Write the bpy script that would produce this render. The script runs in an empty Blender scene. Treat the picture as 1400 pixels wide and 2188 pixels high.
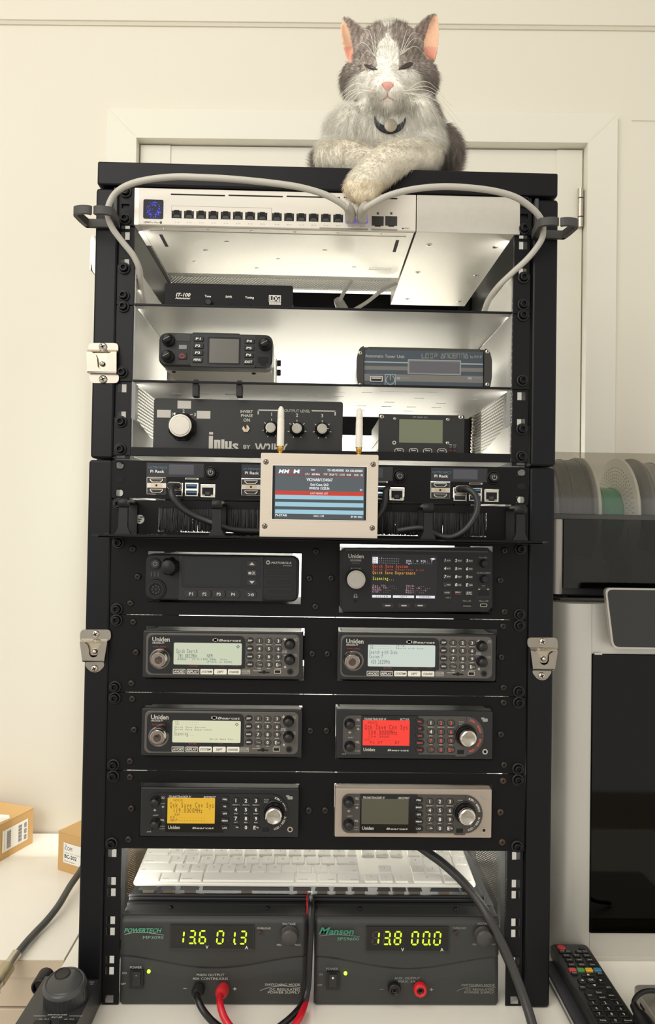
import bpy, bmesh, math, random
import numpy as np
from mathutils import Matrix, Vector
random.seed(7); rng = np.random.default_rng(7)
S = bpy.context.scene; COL = S.collection
# ------------------------------------------------------------------ camera (all lengths in mm, scaled to metres when linked)
CX, CY, CZ, YAW, PIT, ROL, FPX = -10.1, -853.05, 550.28, -0.0207, 0.0187, 0.0163, 1570.5
_Rz = np.array([[math.cos(YAW), -math.sin(YAW), 0], [math.sin(YAW), math.cos(YAW), 0], [0, 0, 1]])
_Rx = np.array([[1, 0, 0], [0, math.cos(PIT), -math.sin(PIT)], [0, math.sin(PIT), math.cos(PIT)]])
_M = _Rz @ _Rx
_cr, _sr = math.cos(ROL), math.sin(ROL)
def unp(x, y, Y):
    a, b = x - 700, y - 1094
    u, v = a * _cr + b * _sr, -a * _sr + b * _cr
    d = _M @ np.array([u / FPX, 1, -v / FPX]); t = (Y - CY) / d[1]
    return np.array([CX + t * d[0], Y, CZ + t * d[2]])
def unz(x, y, z):
    a, b = x - 700, y - 1094
    u, v = a * _cr + b * _sr, -a * _sr + b * _cr
    d = _M @ np.array([u / FPX, 1, -v / FPX]); t = (z - CZ) / d[2]
    return np.array([CX + t * d[0], CY + t * d[1], z])
right = _M @ np.array([_cr, 0, _sr]); up = _M @ np.array([-_sr, 0, _cr]); fwd = _M @ np.array([0, 1, 0])
cam = bpy.data.objects.new('camera', bpy.data.cameras.new('camera')); COL.objects.link(cam); S.camera = cam
mw = Matrix.Identity(4)
for i in range(3):
    mw[i][0] = right[i]; mw[i][1] = up[i]; mw[i][2] = -fwd[i]; mw[i][3] = (CX, CY, CZ)[i] / 1000
cam.matrix_world = mw
cam.data.sensor_fit = 'HORIZONTAL'; cam.data.sensor_width = 36; cam.data.lens = FPX / 1400 * 36
cam.data.clip_start = 0.05; cam.data.clip_end = 50
# ------------------------------------------------------------------ world, lamps, exposure
S.view_settings.view_transform = 'Standard'; S.view_settings.look = 'None'
S.view_settings.gamma = 1; S.view_settings.use_curve_mapping = False
S.view_settings.exposure = -0.06
AMB, CEIL, KEY, LED, REAR = 0.92, 8.0, 21.0, 0.20, 2.3
W = bpy.data.worlds.new('room_air'); S.world = W; W.use_nodes = True
W.node_tree.nodes['Background'].inputs[0].default_value = (1.0, 0.98, 0.935, 1)
W.node_tree.nodes['Background'].inputs[1].default_value = AMB
def area(name, loc, target, size, power, color, sy=None):
    l = bpy.data.lights.new(name, 'AREA'); l.energy = power; l.color = color; l.size = size
    if sy: l.shape = 'RECTANGLE'; l.size_y = sy
    o = bpy.data.objects.new(name, l); COL.objects.link(o); o.location = Vector(loc)
    o.rotation_euler = (Vector(target) - Vector(loc)).to_track_quat('-Z', 'Y').to_euler(); return o
area('ceiling_light', (-0.35, -0.62, 1.72), (-0.05, -0.1, 0.0), 0.9, CEIL, (1.0, 0.975, 0.92))
area('room_light', (-1.0, -1.6, 1.45), (-0.1, 0.1, 0.8), 1.2, KEY, (1.0, 0.98, 0.93))
for z0, z1, pw in ((0.06, 0.60, 1.7), (0.65, 0.92, 1.5)):          # led strips stuck behind the front rails of both cases
    for s in (-1, 1):
        area('led_strip_light', (s * 0.226, 0.022, (z0 + z1) / 2), (s * 0.02, 0.22, (z0 + z1) / 2), 0.02, LED * pw, (1.0, 0.97, 0.9), z1 - z0)
for zb, pw in ((0.911, 1.0), (0.718, 1.0), (0.58, .6), (0.35, .6)):        # led strips along the backs of the rear bars, lighting the wall behind
    area('rear_led_and_fill_light', (0, 0.360, zb), (0, 0.44, zb - 0.06), 0.44, REAR * pw, (1.0, 1.0, 0.985), 0.012)
area('rear_led_and_fill_light', (0, 0.345, 0.157), (0, 0.12, 0.10), 0.44, 1.5, (1.0, 0.965, 0.88), 0.012)    # unseen lamp added under the lowest rear bar to brighten the keyboards
# ------------------------------------------------------------------ materials
def lin(c):
    return tuple(((v / 255) / 12.92 if v / 255 <= .04045 else ((v / 255 + .055) / 1.055) ** 2.4) for v in c) + (1,)
_mc = {}
def mat(name, c, rough=.5, metal=0, em=0, var=0, bump=0, scale=300, aniso=False, spec=None, trans=0, alpha=1):
    if name in _mc: return _mc[name]
    m = bpy.data.materials.new(name); m.use_nodes = True; nt = m.node_tree; b = nt.nodes['Principled BSDF']; N = nt.nodes.new; L = nt.links.new
    col = lin(c); b.inputs['Base Color'].default_value = tuple(v * .06 for v in col[:3]) + (1,) if em else col; b.inputs['Roughness'].default_value = rough; b.inputs['Metallic'].default_value = metal
    if spec is not None: b.inputs['Specular IOR Level'].default_value = spec
    if em: b.inputs['Emission Color'].default_value = col; b.inputs['Emission Strength'].default_value = em
    if trans: b.inputs['Transmission Weight'].default_value = trans
    if alpha < 1: b.inputs['Alpha'].default_value = alpha
    tc = N('ShaderNodeTexCoord'); n = N('ShaderNodeTexNoise'); n.inputs['Scale'].default_value = scale; n.inputs['Detail'].default_value = 3
    mp = N('ShaderNodeMapping'); L(tc.outputs['Object'], mp.inputs[0]); L(mp.outputs[0], n.inputs['Vector'])
    if aniso: mp.inputs['Scale'].default_value = (.03, 1, 1)
    if var and not em:
        x = N('ShaderNodeMix'); x.data_type = 'RGBA'; L(n.outputs['Fac'], x.inputs['Factor'])
        x.inputs['A'].default_value = tuple(v * (1 - var) for v in col[:3]) + (1,); x.inputs['B'].default_value = tuple(min(1, v * (1 + var)) for v in col[:3]) + (1,)
        L(x.outputs['Result'], b.inputs['Base Color'])
    if not em:
        r = N('ShaderNodeMapRange'); r.inputs['To Min'].default_value = max(0, rough - .05); r.inputs['To Max'].default_value = min(1, rough + .05)
        L(n.outputs['Fac'], r.inputs['Value']); L(r.outputs[0], b.inputs['Roughness'])
    if bump:
        bp = N('ShaderNodeBump'); bp.inputs['Strength'].default_value = bump; bp.inputs['Distance'].default_value = .0006
        L(n.outputs['Fac'], bp.inputs['Height']); L(bp.outputs[0], b.inputs['Normal'])
    _mc[name] = m; return m
def perforated(name, c, ax, pitch, hole, metal=0.3):
    m = bpy.data.materials.new(name); m.use_nodes = True; nt = m.node_tree; b = nt.nodes['Principled BSDF']; N = nt.nodes.new; L = nt.links.new
    b.inputs['Base Color'].default_value = lin(c); b.inputs['Roughness'].default_value = .5; b.inputs['Metallic'].default_value = metal
    tc = N('ShaderNodeTexCoord'); sp = N('ShaderNodeSeparateXYZ'); L(tc.outputs['Object'], sp.inputs[0])
    def mth(op, a, bb=None):
        q = N('ShaderNodeMath'); q.operation = op
        for i, k in enumerate((a, bb)):
            if k is None: continue
            if isinstance(k, (int, float)): q.inputs[i].default_value = k
            else: L(k, q.inputs[i])
        return q.outputs[0]
    U = mth('MULTIPLY', sp.outputs[ax[0]], 1000 / pitch); V = mth('MULTIPLY', sp.outputs[ax[1]], 1000 / pitch / 1.732)
    ds = []
    for o in (0, .5):
        fu = mth('SUBTRACT', mth('FRACT', mth('ADD', U, o + 100)), .5); fv = mth('MULTIPLY', mth('SUBTRACT', mth('FRACT', mth('ADD', V, o + 100)), .5), 1.732)
        ds.append(mth('SQRT', mth('ADD', mth('MULTIPLY', fu, fu), mth('MULTIPLY', fv, fv))))
    a = mth('GREATER_THAN', mth('MINIMUM', ds[0], ds[1]), hole); L(a, b.inputs['Alpha'])
    return m
def glassy(name, c, a, rough=.08):
    m = bpy.data.materials.new(name); m.use_nodes = True; nt = m.node_tree; N = nt.nodes.new; L = nt.links.new
    nt.nodes.remove(nt.nodes['Principled BSDF']); out = nt.nodes['Material Output']
    t = N('ShaderNodeBsdfTransparent'); t.inputs[0].default_value = tuple(lin(c))
    g = N('ShaderNodeBsdfGlossy'); g.inputs['Roughness'].default_value = rough; g.inputs[0].default_value = (.9, .88, .84, 1)
    mx = N('ShaderNodeMixShader'); mx.inputs[0].default_value = a; L(t.outputs[0], mx.inputs[1]); L(g.outputs[0], mx.inputs[2]); L(mx.outputs[0], out.inputs[0])
    return m
BLK = mat('black_powder_coat', (16, 16, 18), .45, .0, spec=.22, var=.15, bump=.12, scale=900)
CASE = mat('black_case_paint', (17, 17, 20), .42, .0, spec=.22, var=.12, bump=.05, scale=500)
PNL = mat('black_panel_metal', (11, 10, 10), .5, 0, spec=.2, var=.15, bump=.1, scale=900)
DRK = mat('black_hole', (6, 6, 6), .8)
PLA = mat('black_moulded_plastic', (22, 21, 21), .42, spec=.35, var=.1, bump=.08, scale=1500)
PLG = mat('charcoal_plastic', (62, 60, 57), .42, var=.06, bump=.06, scale=1500)
GLB = mat('gloss_black', (8, 8, 9), .12)
RUB = mat('black_rubber', (24, 24, 25), .6, var=.1)
SCR = mat('black_oxide_screw', (18, 18, 19), .35, .5)
STL = mat('nickel_steel', (205, 198, 185), .28, 1, var=.06, scale=60)
CHR = mat('bright_chrome', (215, 210, 205), .12, 1)
BRU = mat('spun_aluminium', (200, 196, 188), .3, .9, var=.12, scale=60)
ALU = mat('brushed_aluminium', (208, 196, 180), .5, .35, var=.06, bump=.1, scale=900, aniso=True)
SIL = mat('silver_shelf_paint', (182, 180, 174), .4, .45, var=.1, bump=.15, scale=1400)
GRY = mat('grey_zinc_steel', (150, 150, 148), .35, .7, var=.15, scale=40)
WHT = mat('white_print', (225, 222, 212), .6)
GRT = mat('grey_print', (150, 147, 138), .6)
SWF = mat('off_white_enamel', (222, 216, 204), .45, var=.02, scale=200)
SWB = mat('silver_enamel', (206, 202, 192), .38, .45, var=.05, scale=120)
RED = mat('red_plastic', (205, 30, 38), .35)
REDW = mat('red_wire', (200, 20, 40), .3)
BLW = mat('black_wire', (16, 16, 17), .3)
CBW = mat('grey_cable_jacket', (184, 180, 170), .5, var=.04, bump=.1, scale=500)
GOLD = mat('gold_plating', (222, 180, 90), .22, 1)
def emi(name, c, s=1.0): return mat(name, c, .4, 0, em=s)
# ------------------------------------------------------------------ glyphs
_gl = {}; _fc = {}
def _glyphs():
    chars = [chr(i) for i in range(33, 127)] + ['°']
    obs = []
    for bold in (0, 1):
        for ch in chars:
            for rep in (1, 2):
                c = bpy.data.curves.new('g', 'FONT'); c.body = ch * rep; c.size = 1; c.resolution_u = 2; c.fill_mode = 'FRONT'; c.dimensions = '2D'
                c.offset = .022 if bold else 0
                o = bpy.data.objects.new('g', c); COL.objects.link(o); obs.append((bold, ch, rep, o))
    dg = bpy.context.evaluated_depsgraph_get(); tmp = {}
    for bold, ch, rep, o in obs:
        me = bpy.data.meshes.new_from_object(o.evaluated_get(dg)); n = len(me.vertices)
        a = np.zeros(n * 3); me.vertices.foreach_get('co', a); a = a.reshape(-1, 3)[:, :2]
        tmp[bold, ch, rep] = (a, [tuple(p.vertices) for p in me.polygons]); bpy.data.meshes.remove(me)
    for bold, ch, rep, o in obs:
        c = o.data; bpy.data.objects.remove(o); bpy.data.curves.remove(c)
    for bold in (0, 1):
        for ch in chars:
            a, f = tmp[bold, ch, 1]; b, _ = tmp[bold, ch, 2]
            adv = (b[:, 0].max() - a[:, 0].max()) if len(a) else .3
            _gl[bold, ch] = (a, f, adv)
        _gl[bold, ' '] = (np.zeros((0, 2)), [], .3)
    h = _gl[0, 'H'][0]; _fc['cap'] = h[:, 1].max() - h[:, 1].min()
_glyphs()
def layout(s, mono=False):
    pass
# ------------------------------------------------------------------ mesh builder
_base = {}
class Face:
    """a plane at depth Y whose picture coordinates come from a measured crop of scale k"""
    def __init__(s, Y, x0, y0, k, dx=0, dy=0): s.Y, s.x0, s.y0, s.k = Y, x0 + dx, y0 + dy, k
    def p(s, u, v, d=0): q = unp(s.x0 + u * s.k, s.y0 + v * s.k, s.Y + d); return q[0], q[2]
    def L(s, n, d=0): return n * s.k * (s.Y + d - CY) / FPX
class MB:
    def __init__(s, M=None): s.V = []; s.n = 0; s.P = []; s.I = []; s.S = []; s.mats = []; s.M = M; s.name = None
    def mi(s, m):
        if m not in s.mats: s.mats.append(m)
        return s.mats.index(m)
    def add(s, v, f, m, sm=False):
        v = np.asarray(v, float)
        if len(v) == 0: return
        if s.M is not None: v = v @ s.M[:3, :3].T + s.M[:3, 3]
        i = s.mi(m)
        for q in f: s.P.append(tuple(k + s.n for k in q)); s.I.append(i); s.S.append(sm)
        s.V.append(v); s.n += len(v)
    def rr(s, cx, cz, w, h, r, y0, y1, m, bev=0, seg=4, back=False):
        """rounded rectangle prism facing -Y, y0 front, y1 back"""
        def loop(ins, y):
            W2, H2 = w / 2 - ins, h / 2 - ins; rad = max(min(r - ins, W2, H2), 0.0)
            o = []
            if rad <= 1e-6:
                return [(cx - W2, y, cz - H2), (cx + W2, y, cz - H2), (cx + W2, y, cz + H2), (cx - W2, y, cz + H2)]
            for (sx, sz, a0) in ((-1, -1, 180), (1, -1, 270), (1, 1, 0), (-1, 1, 90)):
                for k in range(seg + 1):
                    a = math.radians(a0 + 90 * k / seg); o.append((cx + sx * (W2 - rad) + rad * math.cos(a), y, cz + sz * (H2 - rad) + rad * math.sin(a)))
            return o
        if r > 0 and bev >= r: bev = r * .7
        Ls = [loop(0, y1)] + ([loop(0, y0 + bev), loop(bev * .3, y0 + bev * .3), loop(bev, y0)] if bev else [loop(0, y0)])
        n = len(Ls[0]); V = [p for l in Ls for p in l]; f = []
        for j in range(len(Ls) - 1):
            for i in range(n): a, b = j * n + i, j * n + (i + 1) % n; f.append((a, b, b + n, a + n)[::-1])
        f.append(tuple(range((len(Ls) - 1) * n, len(Ls) * n)))
        f.append(tuple(range(n))[::-1])
        s.add(V, f, m)
    def box(s, x0, x1, y0, y1, z0, z1, m, bev=0):
        if bev: s.rr((x0 + x1) / 2, (z0 + z1) / 2, x1 - x0, z1 - z0, bev * 1.01, y0, y1, m, bev, 2)
        else:
            V = [(x, y, z) for x in (x0, x1) for y in (y0, y1) for z in (z0, z1)]
            s.add(V, [(0, 1, 3, 2), (4, 6, 7, 5), (0, 4, 5, 1), (2, 3, 7, 6), (0, 2, 6, 4), (1, 5, 7, 3)], m)
    def lathe(s, cx, cz, prof, m, n=24, flute=0, fd=0.0, fphase=0, axis='Y', cy=0, sm=True, cap=True):
        """prof: list of (radius, y) from back to front; axis Y at (cx, cz)"""
        V = []
        for (r, y) in prof:
            for k in range(n):
                a = 2 * math.pi * k / n; rr = r * (1 - (fd * (0.5 + 0.5 * math.cos(flute * a + fphase)) if flute else 0))
                if axis == 'Y': V.append((cx + rr * math.cos(a), y, cz + rr * math.sin(a)))
                elif axis == 'Z': V.append((cx + rr * math.cos(a), cz + rr * math.sin(a), y))
                else: V.append((y, cx + rr * math.cos(a), cz + rr * math.sin(a)))
        f = []
        for j in range(len(prof) - 1):
            for k in range(n): a, b = j * n + k, j * n + (k + 1) % n; f.append((a, b, b + n, a + n))
        s.add(V, f, m, sm)
        if cap:
            s.add(V[-n:], [tuple(range(n))], m); s.add(V[:n], [tuple(range(n))[::-1]], m)
    def tube(s, pts, r, m, n=10, cap=True, dens=6, rib=0):
        P = np.array(pts, float); R = np.array(r if hasattr(r, '__len__') else [r] * len(P), float)
        if dens > 1 and len(P) > 2:
            Q = []; QR = []
            E = np.vstack([2 * P[0] - P[1], P, 2 * P[-1] - P[-2]])
            for i in range(len(P) - 1):
                p0, p1, p2, p3 = E[i:i + 4]
                for k in range(dens):
                    t = k / dens; Q.append(.5 * (2 * p1 + (p2 - p0) * t + (2 * p0 - 5 * p1 + 4 * p2 - p3) * t * t + (3 * p1 - p0 - 3 * p2 + p3) * t ** 3)); QR.append(R[i] * (1 - t) + R[i + 1] * t)
            P = np.array(Q + [P[-1]]); R = np.array(QR + [R[-1]])
        T = np.gradient(P, axis=0); T /= np.linalg.norm(T, axis=1)[:, None] + 1e-12
        nrm = np.cross(T[0], [0.3, 1, .2]); nrm /= np.linalg.norm(nrm); V = []
        for i in range(len(P)):
            nrm = nrm - T[i] * nrm.dot(T[i]); nrm /= np.linalg.norm(nrm); bn = np.cross(T[i], nrm)
            rr = R[i] * (1 + (rib if i % 2 else 0))
            for k in range(n): a = 2 * math.pi * k / n; V.append(P[i] + rr * (math.cos(a) * nrm + math.sin(a) * bn))
        f = []
        for j in range(len(P) - 1):
            for k in range(n): a, b = j * n + k, j * n + (k + 1) % n; f.append((a, b, b + n, a + n))
        s.add(V, f, m, True)
        if cap: s.add(V[:n], [tuple(range(n))[::-1]], m); s.add(V[-n:], [tuple(range(n))], m)
    def plate(s, x0, x1, z0, z1, y0, y1, holes, m, ax='Y'):
        """sheet with rectangular holes; y0/y1 thickness. ax Z: sheet in XY with holes (x0,x1,y0,y1)"""
        xs = sorted({x0, x1} | {min(max(v, x0), x1) for h in holes for v in h[:2]}); zs = sorted({z0, z1} | {min(max(v, z0), z1) for h in holes for v in h[2:]})
        def solid(i, j):
            if i < 0 or j < 0 or i >= len(xs) - 1 or j >= len(zs) - 1: return False
            a, b = (xs[i] + xs[i + 1]) / 2, (zs[j] + zs[j + 1]) / 2
            return not any(h[0] < a < h[1] and h[2] < b < h[3] for h in holes)
        V = []; f = []
        def q(*p):
            k = len(V)
            for (a, c, b) in p: V.append((a, c, b) if ax == 'Y' else ((a, b, c) if ax == 'Z' else (c, a, b)))
            f.append((k, k + 1, k + 2, k + 3))
        for i in range(len(xs) - 1):
            for j in range(len(zs) - 1):
                if not solid(i, j): continue
                a, b, c, d = xs[i], xs[i + 1], zs[j], zs[j + 1]
                q((a, y0, c), (b, y0, c), (b, y0, d), (a, y0, d)); q((a, y1, d), (b, y1, d), (b, y1, c), (a, y1, c))
                if not solid(i - 1, j): q((a, y1, c), (a, y0, c), (a, y0, d), (a, y1, d))
                if not solid(i + 1, j): q((b, y0, c), (b, y1, c), (b, y1, d), (b, y0, d))
                if not solid(i, j - 1): q((a, y1, c), (b, y1, c), (b, y0, c), (a, y0, c))
                if not solid(i, j + 1): q((a, y0, d), (b, y0, d), (b, y1, d), (a, y1, d))
        s.add(V, f, m)
    def prism(s, pts, y0, y1, m, sm=False):
        """polygon (x,z) ccw extruded along Y"""
        n = len(pts); V = [(x, y0, z) for x, z in pts] + [(x, y1, z) for x, z in pts]
        f = [tuple(range(n)), tuple(range(n, 2 * n))[::-1]] + [(i, i + n, (i + 1) % n + n, (i + 1) % n) for i in range(n)]
        s.add(V, f, m, sm)
    def text(s, t, cx, cz, h, m, y, w=None, align='c', bold=0, shear=0.0, rot=0.0, mono=False, sx=1.0):
        sc = h / _fc['cap']; X = 0; V = []; Fs = []; n = 0
        for ch in t:
            g = _gl.get((bold, ch), _gl[bold, ' ']); adv = .62 if mono else g[2]
            a = g[0].copy()
            if len(a):
                if mono:
                    gw = a[:, 0].max() - a[:, 0].min(); a[:, 0] = (a[:, 0] - a[:, 0].min()) * min(1, .52 / max(gw, .01)) ; gw = a[:, 0].max(); a[:, 0] += (.62 - gw) / 2
                a[:, 0] += X; V.append(a); Fs += [tuple(k + n for k in q) for q in g[1]]; n += len(a)
            X += adv
        if not V: return
        V = np.vstack(V); x0 = 0 if mono else V[:, 0].min(); x1 = X if mono else V[:, 0].max(); ww = x1 - x0
        kx = sc * sx if w is None else w / ww
        px = (V[:, 0] - x0) * kx; pz = (V[:, 1] - _fc['cap'] / 2) * sc; px = px + pz * shear; tw = ww * kx
        px -= {'l': 0, 'c': tw / 2, 'r': tw}[align]
        c, q = math.cos(rot), math.sin(rot); X_, Z_ = px * c - pz * q, px * q + pz * c
        s.add(np.stack([cx + X_, np.full(len(X_), y), cz + Z_], 1), Fs, m)
    # ---- crop-coordinate wrappers: d = front offset from the face plane (negative = towards viewer), t = thickness backwards
    def R(s, F, u0, v0, u1, v1, m, d=0, t=1, r=0, bev=0, seg=4):
        x, z = F.p((u0 + u1) / 2, (v0 + v1) / 2, d); s.rr(x, z, F.L(u1 - u0, d), F.L(v1 - v0, d), F.L(r, d), F.Y + d, F.Y + d + t, m, bev, seg)
    def C(s, F, u, v, r, m, d=0, t=1, bev=0, n=20, flute=0, fd=0):
        x, z = F.p(u, v, d); R_ = F.L(r, d); y = F.Y + d
        pr = [(R_, y + t), (R_, y + bev), (R_ - bev * .3, y + bev * .3), (max(R_ - bev, .01), y)] if bev else [(R_, y + t), (R_, y)]
        s.lathe(x, z, pr, m, n, flute, fd)
    def Rg(s, F, u, v, r0, r1, m, d=0, t=1, n=24):
        x, z = F.p(u, v, d); a, b = F.L(r0, d), F.L(r1, d); y = F.Y + d
        s.lathe(x, z, [(a, y + t), (b, y + t), (b, y), (a, y), (a, y + t)], m, n, cap=False, sm=False)
    def T(s, F, t, u, v, h, m, d=0, **k):
        if 'w' in k and k['w']: k['w'] = F.L(k['w'], d)
        x, z = F.p(u, v, d); s.text(t, x, z, F.L(h, d), m, F.Y + d - .12, **k)
    def Ln(s, F, u0, v0, u1, v1, w, m, d=0):
        a = np.array(F.p(u0, v0, d)); b = np.array(F.p(u1, v1, d)); q = b - a; q /= np.linalg.norm(q) + 1e-9; nn = np.array([-q[1], q[0]]) * F.L(w, d) / 2; y = F.Y + d - .1
        s.add([(p[0], y, p[1]) for p in (a - nn, b - nn, b + nn, a + nn)], [(0, 1, 2, 3)], m)
    def build(s, name, parent=None, bevel=0, kind=None):
        V = np.vstack(s.V); base = _base.get(parent.name, np.zeros(3)) if parent else np.zeros(3)
        V = (V - base) / 1000
        me = bpy.data.meshes.new(name); me.from_pydata(V.tolist(), [], s.P)
        for m in s.mats: me.materials.append(m)
        me.polygons.foreach_set('material_index', s.I); me.polygons.foreach_set('use_smooth', s.S); me.update()
        o = bpy.data.objects.new(name, me); COL.objects.link(o)
        if parent: o.parent = parent; _base[o.name] = base
        if kind: o['kind'] = kind
        return o
def part(name, parent, fn, M=None, **k):
    mb = MB(M); fn(mb); return mb.build(name, parent, **k)
def thing(name, label, cat, base, group=None):
    o = bpy.data.objects.new(name, None); COL.objects.link(o); o.empty_display_size = .02
    o.location = Vector(base) / 1000; _base[o.name] = np.array(base, float); o['label'] = label; o['category'] = cat
    if group: o['group'] = group
    return o
def solo(name, label, cat, fn, group=None, M=None, kind=None):
    mb = MB(M); fn(mb); V = np.vstack(mb.V); base = np.array([(V[:, 0].min() + V[:, 0].max()) / 2, (V[:, 1].min() + V[:, 1].max()) / 2, V[:, 2].min()])
    mb.V = [V - base]; o = mb.build(name); o.location = Vector(base) / 1000; o['label'] = label; o['category'] = cat
    if group: o['group'] = group
    if kind: o['kind'] = kind
    return o
def pmesh(fn, M=None):
    """mesh data of a small repeated part, built round the origin"""
    mb = MB(M); fn(mb); o = mb.build('tmp'); me = o.data; bpy.data.objects.remove(o); return me
def put(me, name, parent, pos, rot=None):
    me.name = name; o = bpy.data.objects.new(name, me); COL.objects.link(o); o.parent = parent
    o.location = Vector(np.array(pos, float) - _base.get(parent.name, np.zeros(3))) / 1000
    if rot: o.rotation_euler = rot
    return o
def ribbon(mb, pts, th, z0, z1, m, dens=6):
    """strip of thickness th following pts (x, y) and standing from z0 to z1"""
    P = np.array(pts, float); E = np.vstack([2 * P[0] - P[1], P, 2 * P[-1] - P[-2]]); Q = []
    for i in range(len(P) - 1):
        p0, p1, p2, p3 = E[i:i + 4]
        for k in range(dens):
            t = k / dens; Q.append(.5 * (2 * p1 + (p2 - p0) * t + (2 * p0 - 5 * p1 + 4 * p2 - p3) * t * t + (3 * p1 - p0 - 3 * p2 + p3) * t ** 3))
    P = np.array(Q + [P[-1]]); T = np.gradient(P, axis=0); T /= np.linalg.norm(T, axis=1)[:, None]; N = np.stack([-T[:, 1], T[:, 0]], 1) * th / 2
    V = []; f = []
    for i in range(len(P)):
        for (a, z) in ((1, z0), (-1, z0), (-1, z1), (1, z1)): q = P[i] + N[i] * a; V.append((q[0], q[1], z))
    for i in range(len(P) - 1):
        for k in range(4): a, b = i * 4 + k, i * 4 + (k + 1) % 4; f.append((a, b, b + 4, a + 4))
    n = len(V); f += [(3, 2, 1, 0), (n - 4, n - 3, n - 2, n - 1)]
    mb.add(V, f, m)
# ================================================================== the room
WALLM = mat('cream_wall_paint', (229, 224, 209), .75, var=.015, scale=3)
TRIM = mat('cream_gloss_paint', (232, 228, 214), .5, var=.01, scale=5)
DESK = mat('white_laminate', (246, 241, 230), .32, var=.015, scale=6)
DRW = mat('beige_laminate', (205, 190, 168), .5, var=.02, scale=6)
def structure(name, fn, M=None, parent=None):
    mb = MB(M); fn(mb); o = mb.build(name, parent)
    if not parent: o['kind'] = 'structure'
    return o
wa = math.radians(-1.72); WM = np.eye(4)
WM[:3, :3] = [[math.cos(wa), -math.sin(wa), 0], [math.sin(wa), math.cos(wa), 0], [0, 0, 1]]; WM[:3, 3] = (-470, 466, 0)
def wl(px, py, dep=0):
    """local wall coordinates (along the wall, height) of a measured point, dep mm behind the wall face"""
    Y = 450 + dep
    for _ in range(8): q = unp(px, py, Y); Y = 466 + dep - .03 * (q[0] + 470)
    return (q[0] + 470) * math.cos(wa) + (q[1] - 466 - dep) * math.sin(wa), q[2]
ax0, az1 = wl(230, 231, -14); ax1, _ = wl(1321, 238, -14); ix0, iz1 = wl(292, 294, -14); ix1, _ = wl(1257, 300, -14)
FL = -740
structure('wall_back', lambda m: (m.plate(-1400, 2200, FL, 1760, 0, 60, [(ix0 - 15, ix1 + 15, FL - 1, iz1 + 15)], WALLM)), WM)
structure('floor', lambda m: m.box(-1900, 1900, -2600, 520, FL - 40, FL, mat('pale_oak_boards', (176, 158, 132), .5, var=.1, scale=4)))
structure('ceiling', lambda m: m.box(-1900, 1900, -2600, 520, 1765, 1800, mat('white_ceiling_paint', (240, 236, 226), .8, var=.01, scale=3)))
_, tz = wl(700, 59)
structure('trim_1', lambda m: (m.box(-1400, 2200, -3, 1, tz - 1.5, tz + 5.5, mat('trim_shadow_line', (214, 208, 190), .7)), m.box(-1400, 2200, -6, 1, tz + 5.5, tz + 60, WALLM, 1)), WM)
def archi(m):
    m.plate(ax0, ax1, FL, az1, -14, 0, [(ix0, ix1, FL - 1, iz1)], TRIM)
    m.plate(ix0 - 14, ix1 + 14, FL, iz1 + 14, 0, 62, [(ix0, ix1, FL - 1, iz1)], TRIM)     # jamb lining
    m.plate(ix0 - 1, ix1 + 1, FL, iz1 + 1, 34.5, 44, [(ix0 + 8, ix1 - 8, FL - 1, iz1 - 7)], TRIM)
    for a, sx in ((ix0, -1), (ix1, 1)):                                                      # mitre joints
        m.add([(a, -14.2, iz1), (a + .8, -14.2, iz1), (a + sx * 62 + .8, -14.2, iz1 + 62), (a + sx * 62, -14.2, iz1 + 62)], [(0, 1, 2, 3)], mat('mitre_line', (222, 216, 198), .7))
frame = structure('trim_2', archi, WM)
sx0, _ = wl(370, 330, 30); sx1, _ = wl(1181, 330, 30)
def leaf(m):
    m.box(ix0 + 2, sx0, 6, 34, FL, iz1 - 2.5, TRIM, 1); m.box(sx1, ix1 - 2, 6, 34, FL, iz1 - 2.5, TRIM, 1); m.box(sx0, sx1, 9, 32, FL, iz1 - 2.5, TRIM)
door = structure('door_1', leaf, WM)
def hinge(m):
    hx, ht = wl(1245, 403, 0); _, hb = wl(1245, 485, 0)
    for a, b in ((0, .24), (.27, .73), (.76, 1)): m.lathe(ix1 - 7, 1, [(5, hb + (ht - hb) * a), (5, hb + (ht - hb) * b)], STL, 16, axis='Z')
part('door_hinge', door, hinge, M=WM)
structure('trim_3', lambda m: m.box(ax1 + 30, 2200, -2, 1, wl(1360, 258)[1] - .6, wl(1360, 258)[1] + .6, mat('joint_line', (224, 218, 203), .8)), WM)
# desks
def rackdesk(m):
    m.box(-311, 1300, -330, 405, -24, 0, DESK, 1.5)
t = thing('desk', 'white laminate desk top that carries the rack, the printer and the remotes', 'desk', (400, 60, FL))
part('desk_top', t, rackdesk)
for x, y in ((-290, -300), (1270, -300), (-290, 380), (1270, 380)): part('leg', t, lambda m: m.box(x - 20, x + 20, y - 20, y + 20, FL, -24, DESK, 2))
t = thing('drawer_unit', 'cream drawer unit at the far left, boxes and coax cable on top', 'cabinet', (-760, 260, FL))
part('top_board', t, lambda m: m.box(-1300, -313, 88, 462, -22, 0, DESK, .3))
part('edge_strip', t, lambda m: m.box(-1300, -313, 86.5, 87.9, -22, -1.2, DRW))
for xq in (-331, -1300): part('side_board', t, lambda m: m.box(xq, xq + 18, 100, 458, FL, -22.2, DRW))
part('apron', t, lambda m: m.box(-1300, -313.2, 90, 99, -60, -23.4, DRW, .5))
for k in range(3): part('drawer_front', t, lambda m: m.box(-1298, -313.4, 88, 99, -62 - 215 * (k + 1) + 3, -62 - 215 * k, DRW, 1))

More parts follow.
